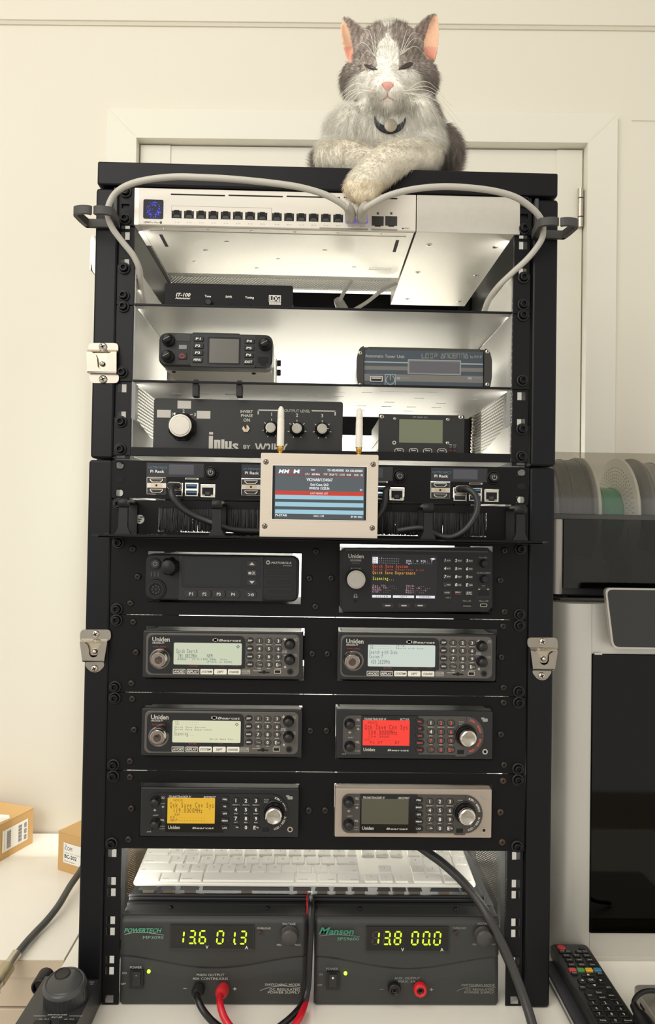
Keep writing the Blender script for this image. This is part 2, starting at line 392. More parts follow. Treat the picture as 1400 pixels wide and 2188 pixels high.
# ================================================================== rack cases
PERS = perforated('perforated_side_sheet', (120, 118, 112), (1, 2), 5.2, .33)
PERT = perforated('perforated_top_sheet', (170, 168, 160), (0, 1), 5.2, .33)
ZU = 628.3; U1 = 44.45; UP = lambda k: ZU + 7 * U1 - k * U1; LO = lambda k: 14 * U1 - k * U1
def rackscrew(m):
    m.lathe(0, 0, [(6.9, 0), (6.9, -1.8), (6.2, -2.6), (4.9, -2.6), (4.9, -1.4)], mat('black_nylon_washer', (26, 26, 27), .5), 28, cap=False)
    m.lathe(0, 0, [(4.6, -1.2), (4.6, -5.6), (4.1, -6.2), (2.6, -6.2), (2.4, -6.0), (2.3, -3.6)], SCR, 24, cap=False)
    m.lathe(0, 0, [(4.4, -.2), (4.4, -1.3)], DRK, 16); m.lathe(0, 0, [(2.4, -3.2), (2.3, -3.7)], DRK, 6)
RSC = pmesh(rackscrew)
def screws(parent, zt, n, y=-2, skip=()):
    for s in (-1, 1):
        for z in (zt - 6.35, zt - n * U1 + 6.35):
            if (s, round(z - zt)) in skip: continue
            put(RSC, 'cap_screw', parent, (232.5 * s, y, z))
def hexscrew(c):
    def f(m):
        m.lathe(0, 0, [(4.1, 0), (4.0, -.8), (3.3, -1.9), (2.0, -2.3), (1.4, -2.3), (1.3, -1.2)], c, 20, cap=False); m.lathe(0, 0, [(1.4, -.9), (1.35, -1.3)], DRK, 6)
    return f
HSC = pmesh(hexscrew(mat('bronzed_screw', (52, 44, 40), .35, .5))); HSR = pmesh(hexscrew(mat('rusty_screw', (74, 54, 47), .45, .4)))
def crosshead(r, c=STL):
    def f(m):
        m.lathe(0, 0, [(r, 0), (r * .98, -r * .25), (r * .7, -r * .5), (.01, -r * .6)], c, 20)
        for a in (.4, .4 + math.pi / 2):
            ca, sa = math.cos(a), math.sin(a); L_, w = r * .55, r * .13; y = -r * .62
            m.add([(-L_ * ca + w * sa, y, -L_ * sa - w * ca), (L_ * ca + w * sa, y, L_ * sa - w * ca), (L_ * ca - w * sa, y, L_ * sa + w * ca), (-L_ * ca - w * sa, y, -L_ * sa + w * ca)], [(0, 1, 2, 3)], DRK)
    return f
PHL = pmesh(crosshead(2.6)); PHS = pmesh(crosshead(2.0))
def poly_round(pts, r=2, seg=4):
    """round the corners of a closed polygon"""
    o = []; n = len(pts)
    for i in range(n):
        p, a, b = (np.array(pts[j % n], float) for j in (i, i - 1, i + 1)); u = (a - p); v = (b - p); rr = min(r, np.linalg.norm(u) / 2.1, np.linalg.norm(v) / 2.1)
        p0 = p + u / np.linalg.norm(u) * rr; p1 = p + v / np.linalg.norm(v) * rr
        for k in range(seg + 1): t = k / seg; o.append(tuple((1 - t) ** 2 * p0 + 2 * t * (1 - t) * p + t * t * p1))
    return o
def case(name, label, z0, z1, n, rows, colx):
    t = thing(name, label, 'rack', (0, 180, z0), None)
    for (a, b) in colx: part('front_column', t, lambda m: m.rr((a + b) / 2, (z0 + z1) / 2, b - a, z1 - z0 - 1, 4, -4, 20, CASE, 2.5, 4))
    for s in (-1, 1):
        hs = [(s * 232.5 - 4.75, s * 232.5 + 4.75, z0 + k * U1 + d - 4.75, z0 + k * U1 + d + 4.75) for k in range(n) for d in (6.35, 38.1)]
        a, b = sorted((s * 222, s * 240.3))
        part('mounting_rail', t, lambda m: (m.plate(a, b, z0 + .5, z0 + n * U1, 0, 2, hs, BLK), m.box(*sorted((s * 239.2, s * 240.3)), 2.1, 26, z0 + 1, z0 + n * U1, BLK)))
        part('side_panel', t, lambda m: m.box(*sorted((s * 250, s * 251)), 20.5, 349, z0 + 12, z1 - 8, PERS))
        [part('side_beam', t, lambda m: m.box(*sorted((s * 243, s * 266)), 20.2, 349.8, za_, zb_, BLK)) for za_, zb_ in ((z0 + .5, z0 + 12), (z1 - 8, z1 - .5))]
        part('rear_column', t, lambda m: m.box(*sorted((s * 243, s * 266)), 350, 368, z0 + .5, z1 - .5, BLK, 1))
        part('inner_channel', t, lambda m: m.box(*sorted((s * 244, s * 249.5)), 110, 126, z0 + 12.5, z1 - 8.5, GRY))
        part('led_strip', t, lambda m: m.box(*sorted((s * 226, s * 236)), 12, 13.5, z0 + 22, z1 - 22, emi('led_strip_glow', (255, 248, 230), .55)))
    for s in (-1, 1):
        part('rear_rail', t, lambda m: m.box(*sorted((s * 222, s * 241)), 336, 339, z0 + 1, z1 - 1, BLK))
        if z0 > 1: part('side_liner', t, lambda m: m.box(*sorted((s * 243.2, s * 243.9)), 28, 330, z0 + 224, z1 - 9, mat('dark_side_steel', (96, 96, 94), .3, .8, var=.2, scale=12)))
    for (a, b) in rows: part('rear_bar', t, lambda m: m.box(-242.8, 242.8, 352, 356, a, b, BLK))
    return t
caseL = case('lower_rack_case', 'black lower rack case standing on the white desk, six screens of its radios lit', 0, 622.3, 14, ((0.5, 30), (160, 190), (330, 370), (560, 600)), ((-268, -240.5), (242.5, 272)))
caseU = case('upper_rack_case', 'black upper rack case stacked on the lower one, the cat lying on its top', 623.2, 937.5, 7, ((888, 934), (700, 737)), ((-266.5, -240.5), (243, 272.5)))
part('top_cover', caseU, lambda m: (m.box(-264.5, 270.5, -8, 14, 939.2, 966.5, CASE, 2), m.box(-264.5, 270.5, 14.1, 372, 962, 966.3, CASE), m.box(-264.5, -252, 14.1, 372, 938.2, 961.9, CASE), m.box(258, 270.5, 14.1, 372, 938.2, 961.9, CASE)))
part('top_inner_sheet', caseU, lambda m: m.box(-243, 243, 14.2, 351, 937.6, 938.4, PERT))
bxr, bzr = Face(320, 0, 0, 1).p(1015, 888); part('screw_row', caseU, lambda m: [m.lathe(bxr, bzr - 5.6 * k, [(3, 335.9), (2.8, 331), (1.6, 329.4), (.01, 329)], STL, 14) for k in range(12)])
# butterfly latch keepers on the columns
LTS = mat('latch_steel', (158, 150, 138), .34, .95, var=.22, scale=45, bump=.3)
def keeper(root, k, x0, y0, Y, topP, hookP, botP, cut, tongue, ball, sc1, sc2, br, slot=False):
    F = Face(Y, x0, y0, k)
    t = lambda P, d: [F.p(u, v, d) for u, v in P]
    def cc(P): 
        a = sum(P[i][0] * P[(i + 1) % len(P)][1] - P[(i + 1) % len(P)][0] * P[i][1] for i in range(len(P))); return P if a > 0 else P[::-1]
    lt = part('latch', root, lambda m: (m.prism(cc(poly_round(t(topP, 0), 5)), Y - 1.2, Y - .1, LTS), m.prism(cc(poly_round(t(botP, 0), 6)), Y - 1.2, Y - .1, LTS), m.prism(cc(poly_round(t(tongue, -2), 3)), Y - 2.8, Y - 1.3, mat('latch_spring', (186, 174, 150), .35, .9))))
    hp = poly_round(t(hookP, -5), 2); 
    def hook(m):
        a, b, c, d = [np.array(q) for q in t(hookP, -5)]      # tl tr br bl
        cu = [np.array(q) for q in t(cut, -5)]                   # left top ... right top of the u-cut
        P = [a] + cu + [b, c, d]; m.prism(cc([tuple(q) for q in P]), Y - 6.2, Y - 5, LTS)
        m.box(d[0] + .3, c[0] - .3, Y - 6.2, Y - 1.2, d[1] - .2, d[1] + 1.2, LTS); m.add([(a[0] + .2, Y - 6.1, a[1]), (b[0] - .2, Y - 6.1, b[1]), (b[0] - .4, Y - 1.2, b[1] + 3.4), (a[0] + .4, Y - 1.2, a[1] + 3.4)], [(0, 1, 2, 3), (3, 2, 1, 0)], STL)
    part('latch_hook', lt, hook)
    bx, bz = F.p(*ball, -5); part('latch_ball', lt, lambda m: m.lathe(bx, bz, [(3.2, Y - 2.8), (3.1, Y - 4.6), (2.4, Y - 6.4), (1.2, Y - 7.4), (.01, Y - 7.7)], CHR, 20))
    for q in (sc1, sc2): x, z = F.p(*q, -1); put(pmesh(crosshead(F.L(br))), 'screw', lt, (x, Y - 1.2, z))
keeper(caseU, .12143, 150, 700, -4.05, [(325, 275), (850, 275), (850, 470), (325, 470)], [(290, 425), (820, 430), (818, 792), (300, 792)], [(340, 790), (860, 800), (862, 980), (350, 980)],
       [(380, 430), (450, 470), (478, 540), (490, 690), (520, 725), (560, 735), (610, 718), (632, 670), (635, 540), (665, 470), (725, 430)], [(410, 440), (720, 440), (640, 560), (630, 760), (500, 760), (490, 560)], (562, 635), (580, 340), (582, 912), 72)
keeper(caseL, .08571, 150, 1320, -4.05, [(265, 290), (1020, 290), (1020, 520), (930, 590), (245, 590)], [(245, 600), (925, 620), (850, 1090), (310, 1090)], [(380, 1100), (860, 1100), (850, 1220), (700, 1360), (520, 1350), (390, 1210)],
       [(360, 600), (440, 680), (470, 780), (475, 900), (520, 970), (590, 985), (660, 965), (700, 900), (700, 760), (750, 670), (840, 615)], [(380, 590), (840, 590), (700, 760), (690, 930), (490, 930), (470, 760)], (605, 840), (640, 400), (610, 1260), 90)
keeper(caseL, .07143, 1110, 1340, -4.05, [(230, 310), (1130, 310), (1140, 560), (1140, 650), (330, 650), (235, 540)], [(330, 700), (1145, 720), (1050, 1270), (405, 1270)], [(385, 1290), (950, 1300), (945, 1370), (790, 1590), (540, 1570), (390, 1370)],
       [(440, 715), (540, 750), (590, 830), (600, 1030), (660, 1110), (740, 1130), (830, 1100), (875, 1020), (885, 850), (930, 780), (1010, 730)], [(430, 660), (990, 660), (850, 850), (840, 1060), (610, 1060), (590, 850)], (730, 950), (690, 430), (660, 1450), 105)
def sidelatch(m):
    m.prism([(-267.5, 838), (-267.5, 886), (-275, 884), (-275.5, 862), (-272, 844)], 8, 10, STL); m.box(-276, -275, 10, 40, 846, 884, STL)
    m.tube([(-275, 9, 884), (-272, 9, 862), (-270, 9, 846)], .9, STL, 8); m.tube([(-268, 12, 845), (-272, 12, 853), (-269, 12, 872)], .8, STL, 8)
part('latch', caseU, sidelatch)

# ------------------------------------------------------------------ the network switch and its bracket
BPX = lambda Y: Face(Y, 0, 0, 1)
sw = thing('network_switch', 'silver sixteen port network switch at the top of the rack, blue square display', 'network switch', (-55, 70, 895.5))
Fs = BPX(-5.0); SX0, SZ1 = Fs.p(297.5, 407.5); SX1, SZ0 = Fs.p(888.5, 499); SZ0 = 895.2; SZ1 = 938.0
def swbody(m):
    m.box(SX0, SX1, -5, -1.2, SZ0, SZ1, SWF, .8); m.box(SX0 + 1.2, SX1 - 1.2, -1.2, 158, SZ0 + .3, SZ1 - .3, SWB)
    m.box(SX0 + 2, SX1 - 2, 0, 10, SZ0 - .25, SZ0 + .3, SWB); m.box(SX0 + 9, SX1 - 9, 12, 152, SZ0 - .6, SZ0 + .3, SWB)
    for x in (SX0 + 18, SX1 - 20): m.box(x, x + 4, 22, 60, SZ0 - .8, SZ0 - .55, DRK)
    for k, x in enumerate(np.linspace(SX0 + 28, SX1 - 40, 6)): m.lathe(x, 6, [(1.8, SZ0 - .25), (1.8, SZ0 - .5), (.6, SZ0 - .7)], STL, 14, axis='Z')
    m.plate(60, 90, 118, 125, SZ0 - .8, SZ0 - .6, [(61, 89, 119, 124)], GRY, ax='Z')
    for x, y in ((-150, 70), (-120, 40), (-170, 110), (-60, 95), (0, 60), (40, 118), (-90, 130)): m.lathe(x, y, [(3.2, SZ0 - .6), (2.6, SZ0 - .9), (.5, SZ0 - 1)], SWB, 18, axis='Z')
part('housing', sw, swbody)
for a, b in ((365, 481), (488, 605), (612, 727), (734, 850)):
    part('vent_slot', sw, lambda m: m.R(Fs, a, 415 + (a - 365) * .0175, b, 417 + (a - 365) * .0175 + 1, DRK, d=-.15, t=.4, r=1))
def swdisp(m):
    Fd = Face(-5, 280, 400, .2429); m.R(Fd, 108, 107, 284, 278, mat('display_glass', (58, 58, 66), .6, spec=.1), d=-.4, t=.5, r=14)
    rg = random.Random(3); e = emi('blue_pixels', (40, 40, 250), 1.3); e2 = emi('bright_blue_pixels', (110, 140, 255), 1.6)
    for k in range(150):
        a = rg.uniform(0, 6.28); r = 52 + rg.gauss(0, 11); 
        if 2.3 < a < 3.9 and rg.random() < .3: r += rg.uniform(-25, 0)
        if .3 < a < .9 and rg.random() < .8: continue
        q = rg.choice((2.0, 2.6, 3.2)) ; m.C(Fd, 200 + r * math.cos(a), 196 - r * math.sin(a) * 1.08, q, e2 if rg.random() < .25 else e, d=-.5, t=.1, n=6)
part('display', sw, swdisp)
def port(cx, cy, k):
    def f(m):
        w, h = 11.3, 9.6; x, z = Fs.p(cx, cy, 0)
        m.box(x - w / 2, x + w / 2, -5.15, -5.05, z - h / 2, z + h / 2, DRK)
        m.prism([(x - 4.4, z - 4.2), (x + 4.4, z - 4.2), (x + 2.6, z - .8), (x - 2.6, z - .8)], -5.35, -5.2, mat('port_tongue', (52, 52, 52), .5))
        for s in (-1, 1):
            m.prism([(x + s * 3, z + h / 2), (x + s * 5.65, z + h / 2), (x + s * 5.65, z + h / 2 - .9), (x + s * 3, z + h / 2 - .9)][::s], -5.4, -5.2, STL)
            m.prism([(x + s * 3.0, z + 3.9), (x + s * 5.2, z + 3.9), (x + s * 4.6, z + .2), (x + s * 3.6, z - .6)][::s], -5.3, -5.2, mat('port_side', (28, 28, 28), .5))
        if k >= 14:
            e = emi('port_glow', (60, 120, 255), 2.2); m.plate(x - 6, x + 6, z - 5.3, z + 2, -5.6, -5.4, [(x - 5.2, x + 5.2, z - 4.2, z + 3)], emi('port_rim_glow', (50, 60, 250), 1.4)); m.box(x - 4.6, x + 4.6, -5.9, -5.5, z - 4.4, z - 3.2, e)
    part('ethernet_port', sw, f)
for i in range(8): port(377.7 + 26.14 * i, 457.6 + .6 * i, i)
for i in range(8): port(591.7 + 26.2 * i, 463.0 + .65 * i, i + 8)
def sfp(m):
    Ff = Face(-5, 600, 400, .2143)
    for a in (908, 1042):
        m.R(Ff, a, 288, a + 120, 384, mat('sfp_cage', (48, 47, 45), .4), d=-.4, t=.5, bev=.2); m.R(Ff, a + 30, 380, a + 90, 392, DRK, d=-.3, t=.4)
        m.R(Ff, a + 50, 250, a + 72, 272, mat('led_window', (70, 66, 60), .4), d=-.2, t=.3)
    m.R(Ff, 385, 406, 872, 424, mat('grey_stripe', (150, 143, 130), .6), d=-.15, t=.3); m.R(Ff, 902, 416, 1164, 432, mat('grey_stripe', (150, 143, 130), .6), d=-.15, t=.3)
    m.C(Ff, 1219, 411, 8, DRK, d=-.2, t=.3, n=12); m.T(Ff, 'RESET', 1260, 411, 13, mat('dark_print', (40, 38, 36), .6), w=50)
    Fd = Face(-5, 280, 400, .2429); dp = mat('dark_print', (40, 38, 36), .6); m.T(Fd, 'USW', 138, 308, 15, dp, w=50, bold=1); m.T(Fd, 'Pro Max', 205, 310, 14, dp, w=78); m.C(Fd, 262, 311, 11, dp, d=-.15, t=.2, n=20); m.T(Fd, '+', 262, 311, 11, mat('cream_print', (215, 208, 190), .6), d=-.2)
    for i in range(16):
        x = 377.7 + 26.14 * i if i < 8 else 591.7 + 26.2 * (i - 8); y = 475 + (x - 377.7) * .0215; m.T(Fs, str(i + 1), x - 3, y, 2.6, dp); m.T(Fs, '2.5G', x + 3, y, 1.6, dp)
    m.plate(SX0 + 37.5, SX0 + 153.5, SZ1 - 34.5, SZ1 - 20.0, -5.12, -5.0, [(SX0 + 38, SX0 + 153, SZ1 - 34.1, SZ1 - 20.4)], GRY)
part('lettering', sw, sfp)
def ext(m):
    e0, z = Fs.p(891.5, 423); e1, _ = Fs.p(1112, 430); m.box(e0, e1, -5, -2, SZ0 - .8, SZ1, SWB, .5); m.box(e0, 221, -2, 278, SZ0 - .6, SZ0 + .6, SWB); m.box(e0, e0 + 1.2, -2, 278, SZ0 + .6, SZ1 - 4, SWB); m.box(219.8, 221, -2, 278, SZ0 + .6, SZ1 - 4, SWB)
    for x, y in ((127, 34), (208, 36), (127, 132), (208, 138), (128, 250), (208, 255)): m.lathe(x, y, [(3.6, SZ0 - .6), (3.4, SZ0 - 1.2), (2.2, SZ0 - 1.2), (1.6, SZ0 - .8)], STL, 18, axis='Z'); m.lathe(x, y, [(2, SZ0 - .62), (2, SZ0 - .9)], DRK, 12, axis='Z')
part('extension_bracket', sw, ext)
for s in (-1, 1):
    a, b = sorted((s * 222, s * 241.2)); part('mounting_ear', sw, lambda m: m.plate(a, b, 894.5, 938.6, -3, -1.2, [(s * 232.5 - 4.5, s * 232.5 + 4.5, 914, 919.5)], BLK))
part('side_bracket', sw, lambda m: (m.box(-222, SX0, -4, -1.2, SZ0, SZ1, SWB), m.box(-222, SX0 + 1, -1.2, 60, SZ0, SZ0 + 1.5, SWB)))
for s in (-1, 1):
    for z in (UP(1) + 6.35, UP(0) - 6.35): put(RSC, 'cap_screw', sw, (s * 232.5, -3, z))

# ------------------------------------------------------------------ rack shelves
def shelf(name, label, zf, zt, depth, ntall, wings, holes, lip=0):
    t = thing(name, label, 'rack shelf', (0, depth / 2, zf), None)
    part('shelf_floor', t, lambda m: m.plate(-220.5, 220.5, 1, depth, zf, zf + 1.3, holes, SIL, ax='Z'))
    part('front_edge', t, lambda m: m.box(-220.5, 220.5, -1.2, 1, zf - .6, zf + (lip or 2.0), BLK, .5))
    for s in (-1, 1):
        part('mounting_ear', t, lambda m: m.box(*sorted((s * 220.8, s * 241)), -2, -.2, zf - .5, zt, BLK, .5))
        if wings:
            def wing(m):
                P = [(1, zf + 1.4), (1, zt - 1), (30, zt - 1)] + ([(depth * .95, zt - 1), (depth, zt - 10)] if wings >= 2 else [(depth, zf + 6)]) + [(depth, zf + 1.4)]
                x = s * 219.6; a = [(x, y, z) for y, z in P]; b = [(x + s * 1.1, y, z) for y, z in P]; n = len(P)
                m.add(a + b, [tuple(range(n)), tuple(range(n, 2 * n))[::-1]] + [(i, i + n, (i + 1) % n + n, (i + 1) % n) for i in range(n)], SIL)
            part('side_wing', t, wing)
    return t
rh = random.Random(5)
vent = [(x, x + 13, y, y + 3.2) for y in (40, 70, 105, 140, 175) for x in range(-190, 190, 34) if rh.random() < .55] + [(-60, 10, 84, 85.2), (70, 140, 30, 31.2)]
vent7 = [(x, x + 60, y, y + 2.2) for y in (12, 22, 36, 50, 70, 90, 115, 140) for x in (-190, -115, -40, 35, 110) if rh.random() < .8]
shA = shelf('rack_shelf', 'upper silver rack shelf with black front edge, antenna autotuner on it', UP(3) - 3.5, UP(2) - 1.5, 248, 1, 3, [])
screws(shA, UP(2), 1); 
shB = shelf('rack_shelf', 'middle two unit rack shelf with tall side wings, blue tuner on it', UP(5) - 3.5, UP(3) - 4.8, 240, 2, 2, vent)
screws(shB, UP(3), 2)
shC = shelf('rack_shelf', 'lowest rack shelf with raised black front lip, knob panel box on it', UP(7) - .3, UP(6) - 1.5, 250, 1, 1, vent7, lip=9.6)
screws(shC, UP(6), 1)
# ================================================================== boxes on the shelves
def btn(parent, F, u0, v0, u1, v1, m1, txt=None, tm=None, d=-1.2, t=2, r=3, bev=.25, th=None, tw=None, name='button', du=0, dv=0, **k):
    def f(m):
        m.R(F, u0, v0, u1, v1, m1, d=d, t=t, r=r, bev=bev)
        if txt: m.T(F, txt, (u0 + u1) / 2 + du, (v0 + v1) / 2 + dv, th or (v1 - v0) * .45, tm or WHT, d=d, w=tw, **k)
    return part(name, parent, f)
def screen(parent, F, u0, v0, u1, v1, mt, d=-.3, r=2, name='display', fn=None, bezel=None, bw=4):
    def f(m):
        if bezel: m.R(F, u0 - bw, v0 - bw, u1 + bw, v1 + bw, bezel, d=d + .15, t=.6, r=r + bw)
        m.R(F, u0, v0, u1, v1, mt, d=d, t=.5, r=r)
        if fn: fn(m)
    return part(name, parent, f)
def base_of(F, u0, u1, v, dy=60): a = F.p(u0, v); b = F.p(u1, v); return ((a[0] + b[0]) / 2, F.Y + dy, a[1])
# --- antenna autotuner (top shelf)
F = Face(8, 340, 595, .2143); a = F.p(52, 245); b = F.p(1338, 75); zA = UP(3) - 2.2
t = thing('antenna_tuner', 'slim black autotuner box under the network switch, white logo at its right', 'antenna tuner', (-110, 80, zA))
X0, X1, Z1 = a[0], b[0], F.p(700, 58)[1]
def f(m):
    m.box(X0 + 2, X1 - 2, 10, 150, zA, Z1 - 1, SWB); m.box(X0 + 3, X1 - 3, 9.5, 152, Z1 - 1, Z1, PNL)
part('housing', t, f)
part('front_panel', t, lambda m: m.rr((X0 + X1) / 2, (zA + Z1) / 2, X1 - X0, Z1 - zA, 2.5, 8, 10, PNL, .4))
def f(m):
    m.T(F, 'IT-100', 243, 163, 34, WHT, shear=.25, w=140, bold=1); m.T(F, 'Autotuner', 238, 196, 20, WHT, shear=.25, w=150, bold=1)
    m.T(F, 'Tune', 487, 177, 21, WHT, w=62, bold=1); m.T(F, 'SWR', 696, 183, 21, WHT, w=66, bold=1); m.T(F, 'Tuning', 902, 190, 21, WHT, w=88, bold=1)
    x, z = F.p(1155, 202, -.1); w, h = F.L(120), F.L(68); m.plate(x - w / 2, x + w / 2, z - h / 2, z + h / 2, 7.7, 7.9, [(x - w / 2 + .7, x + w / 2 - .7, z - h / 2 + .7, z + h / 2 - .7)], WHT)
    m.T(F, 'LDG', 1155, 200, 50, WHT, w=92, bold=1); m.R(F, 1098, 240, 1214, 262, WHT, d=-.15, t=.2); m.T(F, 'ELECTRONICS', 1155, 252, 12, DRK, d=-.2, w=105)
part('lettering', t, f)
part('push_button', t, lambda m: m.C(F, 490, 232, 34, PLA, d=-6, t=6.4, bev=1, n=24))
for u in (695, 903): part('indicator_lamp', t, lambda m: m.C(F, u, 258 + (u - 695) * .02, 13, DRK, d=-1, t=1.4, bev=.5))
# --- small mobile radio
F = Face(5, 320, 690, .2143)
t = thing('mobile_radio', 'small black mobile radio with grey blank screen and red power button on middle shelf', 'radio', (-135, 70, UP(5) - 2.2))
xa, za = F.p(90, 255); xb, zb = F.p(1225, 300); 
RT = np.eye(4); ang = math.radians(-1.0); cx_, cz_ = (xa + xb) / 2, (F.p(655, 105)[1] + F.p(655, 440)[1]) / 2
wR = xb - xa; hR = F.p(655, 105)[1] - F.p(655, 440)[1]
def f(m):
    m.rr(cx_, cz_, wR, hR, 9, 5, 30, PLA, 2.2, 6); m.rr(cx_, cz_ + hR / 2 - .6, wR * .42, 3, 1.4, 5.5, 28, PLA, .5)
part('front_panel', t, f)
part('housing', t, lambda m: (m.box(cx_ - wR / 2 + 3, cx_ + wR / 2 - 3, 30, 160, cz_ - hR / 2 + 1, cz_ + hR / 2 - 2, SIL), m.lathe(cx_ - 55, 40, [(2.4, cz_ - hR / 2 + 1), (2.4, cz_ - hR / 2 - .2)], DRK, 14, axis='Z'), m.lathe(cx_ + 42, 40, [(2.4, cz_ - hR / 2 + 1), (2.4, cz_ - hR / 2 - .2)], DRK, 14, axis='Z')))
def brk(m):
    zb_ = UP(5) - 2.2
    m.box(cx_ + wR / 2 + 1, cx_ + wR / 2 + 2.6, 60, 120, zb_, cz_ + 4, STL); m.box(cx_ - wR / 2 - 2.6, cx_ - wR / 2 - 1, 60, 120, zb_, cz_ + 4, STL); m.box(cx_ - wR / 2 - 2.6, cx_ + wR / 2 + 2.6, 60, 120, zb_, zb_ + 1.4, STL)
part('mounting_bracket', t, brk)
for z in (cz_ + 1, cz_ - 11): part('thumb_screw', t, lambda m: m.lathe(72, z, [(4, cx_ + wR / 2 + 2.6), (4, cx_ + wR / 2 + 6.5), (3.4, cx_ + wR / 2 + 7)], PLA, 18, 9, .12, axis='X'))
def gx(m):
    m.R(F, 412, 118, 1052, 440, mat('radio_recess', (20, 20, 21), .5), d=-.2, t=.6, r=12); m.R(F, 575, 140, 905, 415, GLB, d=-.5, t=.6, r=8); m.R(F, 1062, 150, 1215, 300, PLA, d=-.4, t=.6, r=10); m.R(F, 1062, 310, 1200, 445, PLA, d=-.4, t=.6, r=6); m.R(F, 258, 108, 408, 180, mat('radio_plate', (34, 34, 35), .5), d=-.5, t=.6, r=8)
    m.R(F, 1078, 338, 1186, 402, DRK, d=-.7, t=.4); m.R(F, 1105, 400, 1160, 430, DRK, d=-.7, t=.4)
part('recessed_frame', t, gx)
screen(t, F, 595, 158, 888, 400, mat('dead_screen_grey', (92, 89, 82), .25), d=-.8)
for i, s_ in enumerate(('P1', 'P2', 'P3', 'MENU')): btn(t, F, 432 - i * 3, 132 + i * 70, 536 - i * 3, 182 + i * 70, PLA, s_, WHT, d=-1.6, r=10, th=22, tw=48 if i < 3 else 74, bold=1, shear=.15)
for i, s_ in enumerate(('P4', 'P5', 'P6', 'EXIT')): btn(t, F, 945 - i * 3, 157 + i * 69, 1043 - i * 3, 205 + i * 69, PLA, s_, WHT, d=-1.6, r=10, th=22, tw=50 if i < 3 else 74, bold=1, shear=.15)
btn(t, F, 290, 218, 370, 262, mat('clear_window', (110, 110, 110), .2), d=-.9, r=6, name='sensor_window')
btn(t, F, 282, 292, 368, 360, PLA, d=-1.4, r=14, name='power_button')
def f(m):
    x, z = F.p(322, 328, -1.4); r = emi('power_red', (215, 50, 60), .9)
    for k in range(16):
        a0 = math.radians(125 + k * 18.1); a1 = math.radians(125 + (k + 1) * 18.1)
        if k < 16: m.add([(x + q * math.cos(a_), 5 - 1.6, z + q * math.sin(a_)) for a_, q in ((a0, 2.3), (a1, 2.3), (a1, 2.9), (a0, 2.9))], [(0, 1, 2, 3)], r)
    m.box(x - .35, x + .35, 3.3, 3.4, z, z + 3.2, r)
part('power_icon', t, f)
for (u, v, u2, v2) in ((190, 170, 165, 146), (180, 340, 160, 312), (1140, 220, 1140, 190)):
    def f(m):
        x, z = F.p(u2, v2, -13); m.lathe(x, z, [(7.6, 5.2), (7.6, 2), (7.0, 1), (5.6, .5), (5.2, -7), (4.6, -8), (.01, -8)], PLA, 30, 12, .06)
        m.add([(x - 3.6, -8.1, z - 1.9), (x - 3.2, -8.1, z - 2.3), (x + 3.6, -8.1, z + 1.5), (x + 3.2, -8.1, z + 1.9)], [(0, 1, 2, 3)], GRT)
    part('knob', t, f)
# --- blue loop tuner
F = Face(4, 750, 720, .22857); zB = UP(5) - 2.2
xa, xb, zt = F.p(52, 300)[0], F.p(1316, 300)[0], F.p(680, 97)[1]
t = thing('loop_tuner', 'blue-fronted loop antenna tuner box with black end cheeks on middle shelf', 'antenna tuner', ((xa + xb) / 2, 70, zB))
BLU = mat('slate_blue_panel', (56, 68, 77), .45, var=.03, scale=100); BLG = mat('grey_stripe_print', (106, 104, 100), .5); BLN = mat('light_grey_line', (140, 146, 148), .5)
part('housing', t, lambda m: (m.box(xa + 6, xb - 6, 7, 150, zB, zt - .6, mat('dark_grey_extrusion', (52, 50, 46), .4)), m.box(xa + 13, xb - 13, 4.6, 7, zt - 6.5, zt - .3, mat('dark_grey_extrusion', (52, 50, 46), .4), .8)))
for s, (u0, u1) in ((-1, (52, 118)), (1, (1243, 1316))):
    def f(m):
        x0, x1 = F.p(u0, 300)[0], F.p(u1, 300)[0]; q = [(x0, zB + 10), (x0 + 2, zB), (x1, zB), (x1, zt - 2), (x0 + 8, zt), (x0 + 3, zt - 3), (x0, zt - 14)] if s < 0 else [(x0, zB), (x1 - 2, zB), (x1, zB + 12), (x1, zt - 14), (x1 - 3, zt - 3), (x1 - 8, zt), (x0, zt - 2)]
        q = poly_round(q, 3); ar = sum(q[i][0] * q[(i + 1) % len(q)][1] - q[(i + 1) % len(q)][0] * q[i][1] for i in range(len(q))); m.prism(q if ar > 0 else q[::-1], 2, 11, mat('end_cheek_plastic', (44, 42, 39), .45))
    part('end_cheek', t, f)
for u, v in ((86, 150), (86, 450), (1275, 138), (1275, 445)): x, z = F.p(u, v, -2); put(PHL, 'screw', t, (x, 2, z))
def f(m):
    m.R(F, 118, 128, 1243, 470, BLU, d=.4, t=2.5); m.R(F, 118, 237, 1243, 250, BLN, d=.25, t=.3); m.R(F, 118, 280, 1243, 317, BLG, d=.25, t=.3); m.R(F, 118, 355, 1243, 420, BLG, d=.25, t=.3); m.R(F, 178, 352, 320, 422, BLU, d=.2, t=.2)
    m.R(F, 530, 213, 1032, 352, BLN, d=.1, t=.3, r=4); m.R(F, 537, 222, 1025, 345, BLG, d=0, t=.2, r=3)
    x, z = F.p(368, 407); w, h = F.L(104), F.L(118); m.box(x - w / 2, x + w / 2, 3.95, 4.2, z - h / 2, z + h / 2, BLN); m.box(x - w / 2 + 1, x + w / 2 - 1, 3.85, 4.1, z - h / 2 + 1, z + h / 2 - 1, BLU)
part('front_panel', t, f)
screen(t, F, 550, 232, 1018, 336, mat('dead_lcd_violet', (88, 86, 92), .2), d=-.1)
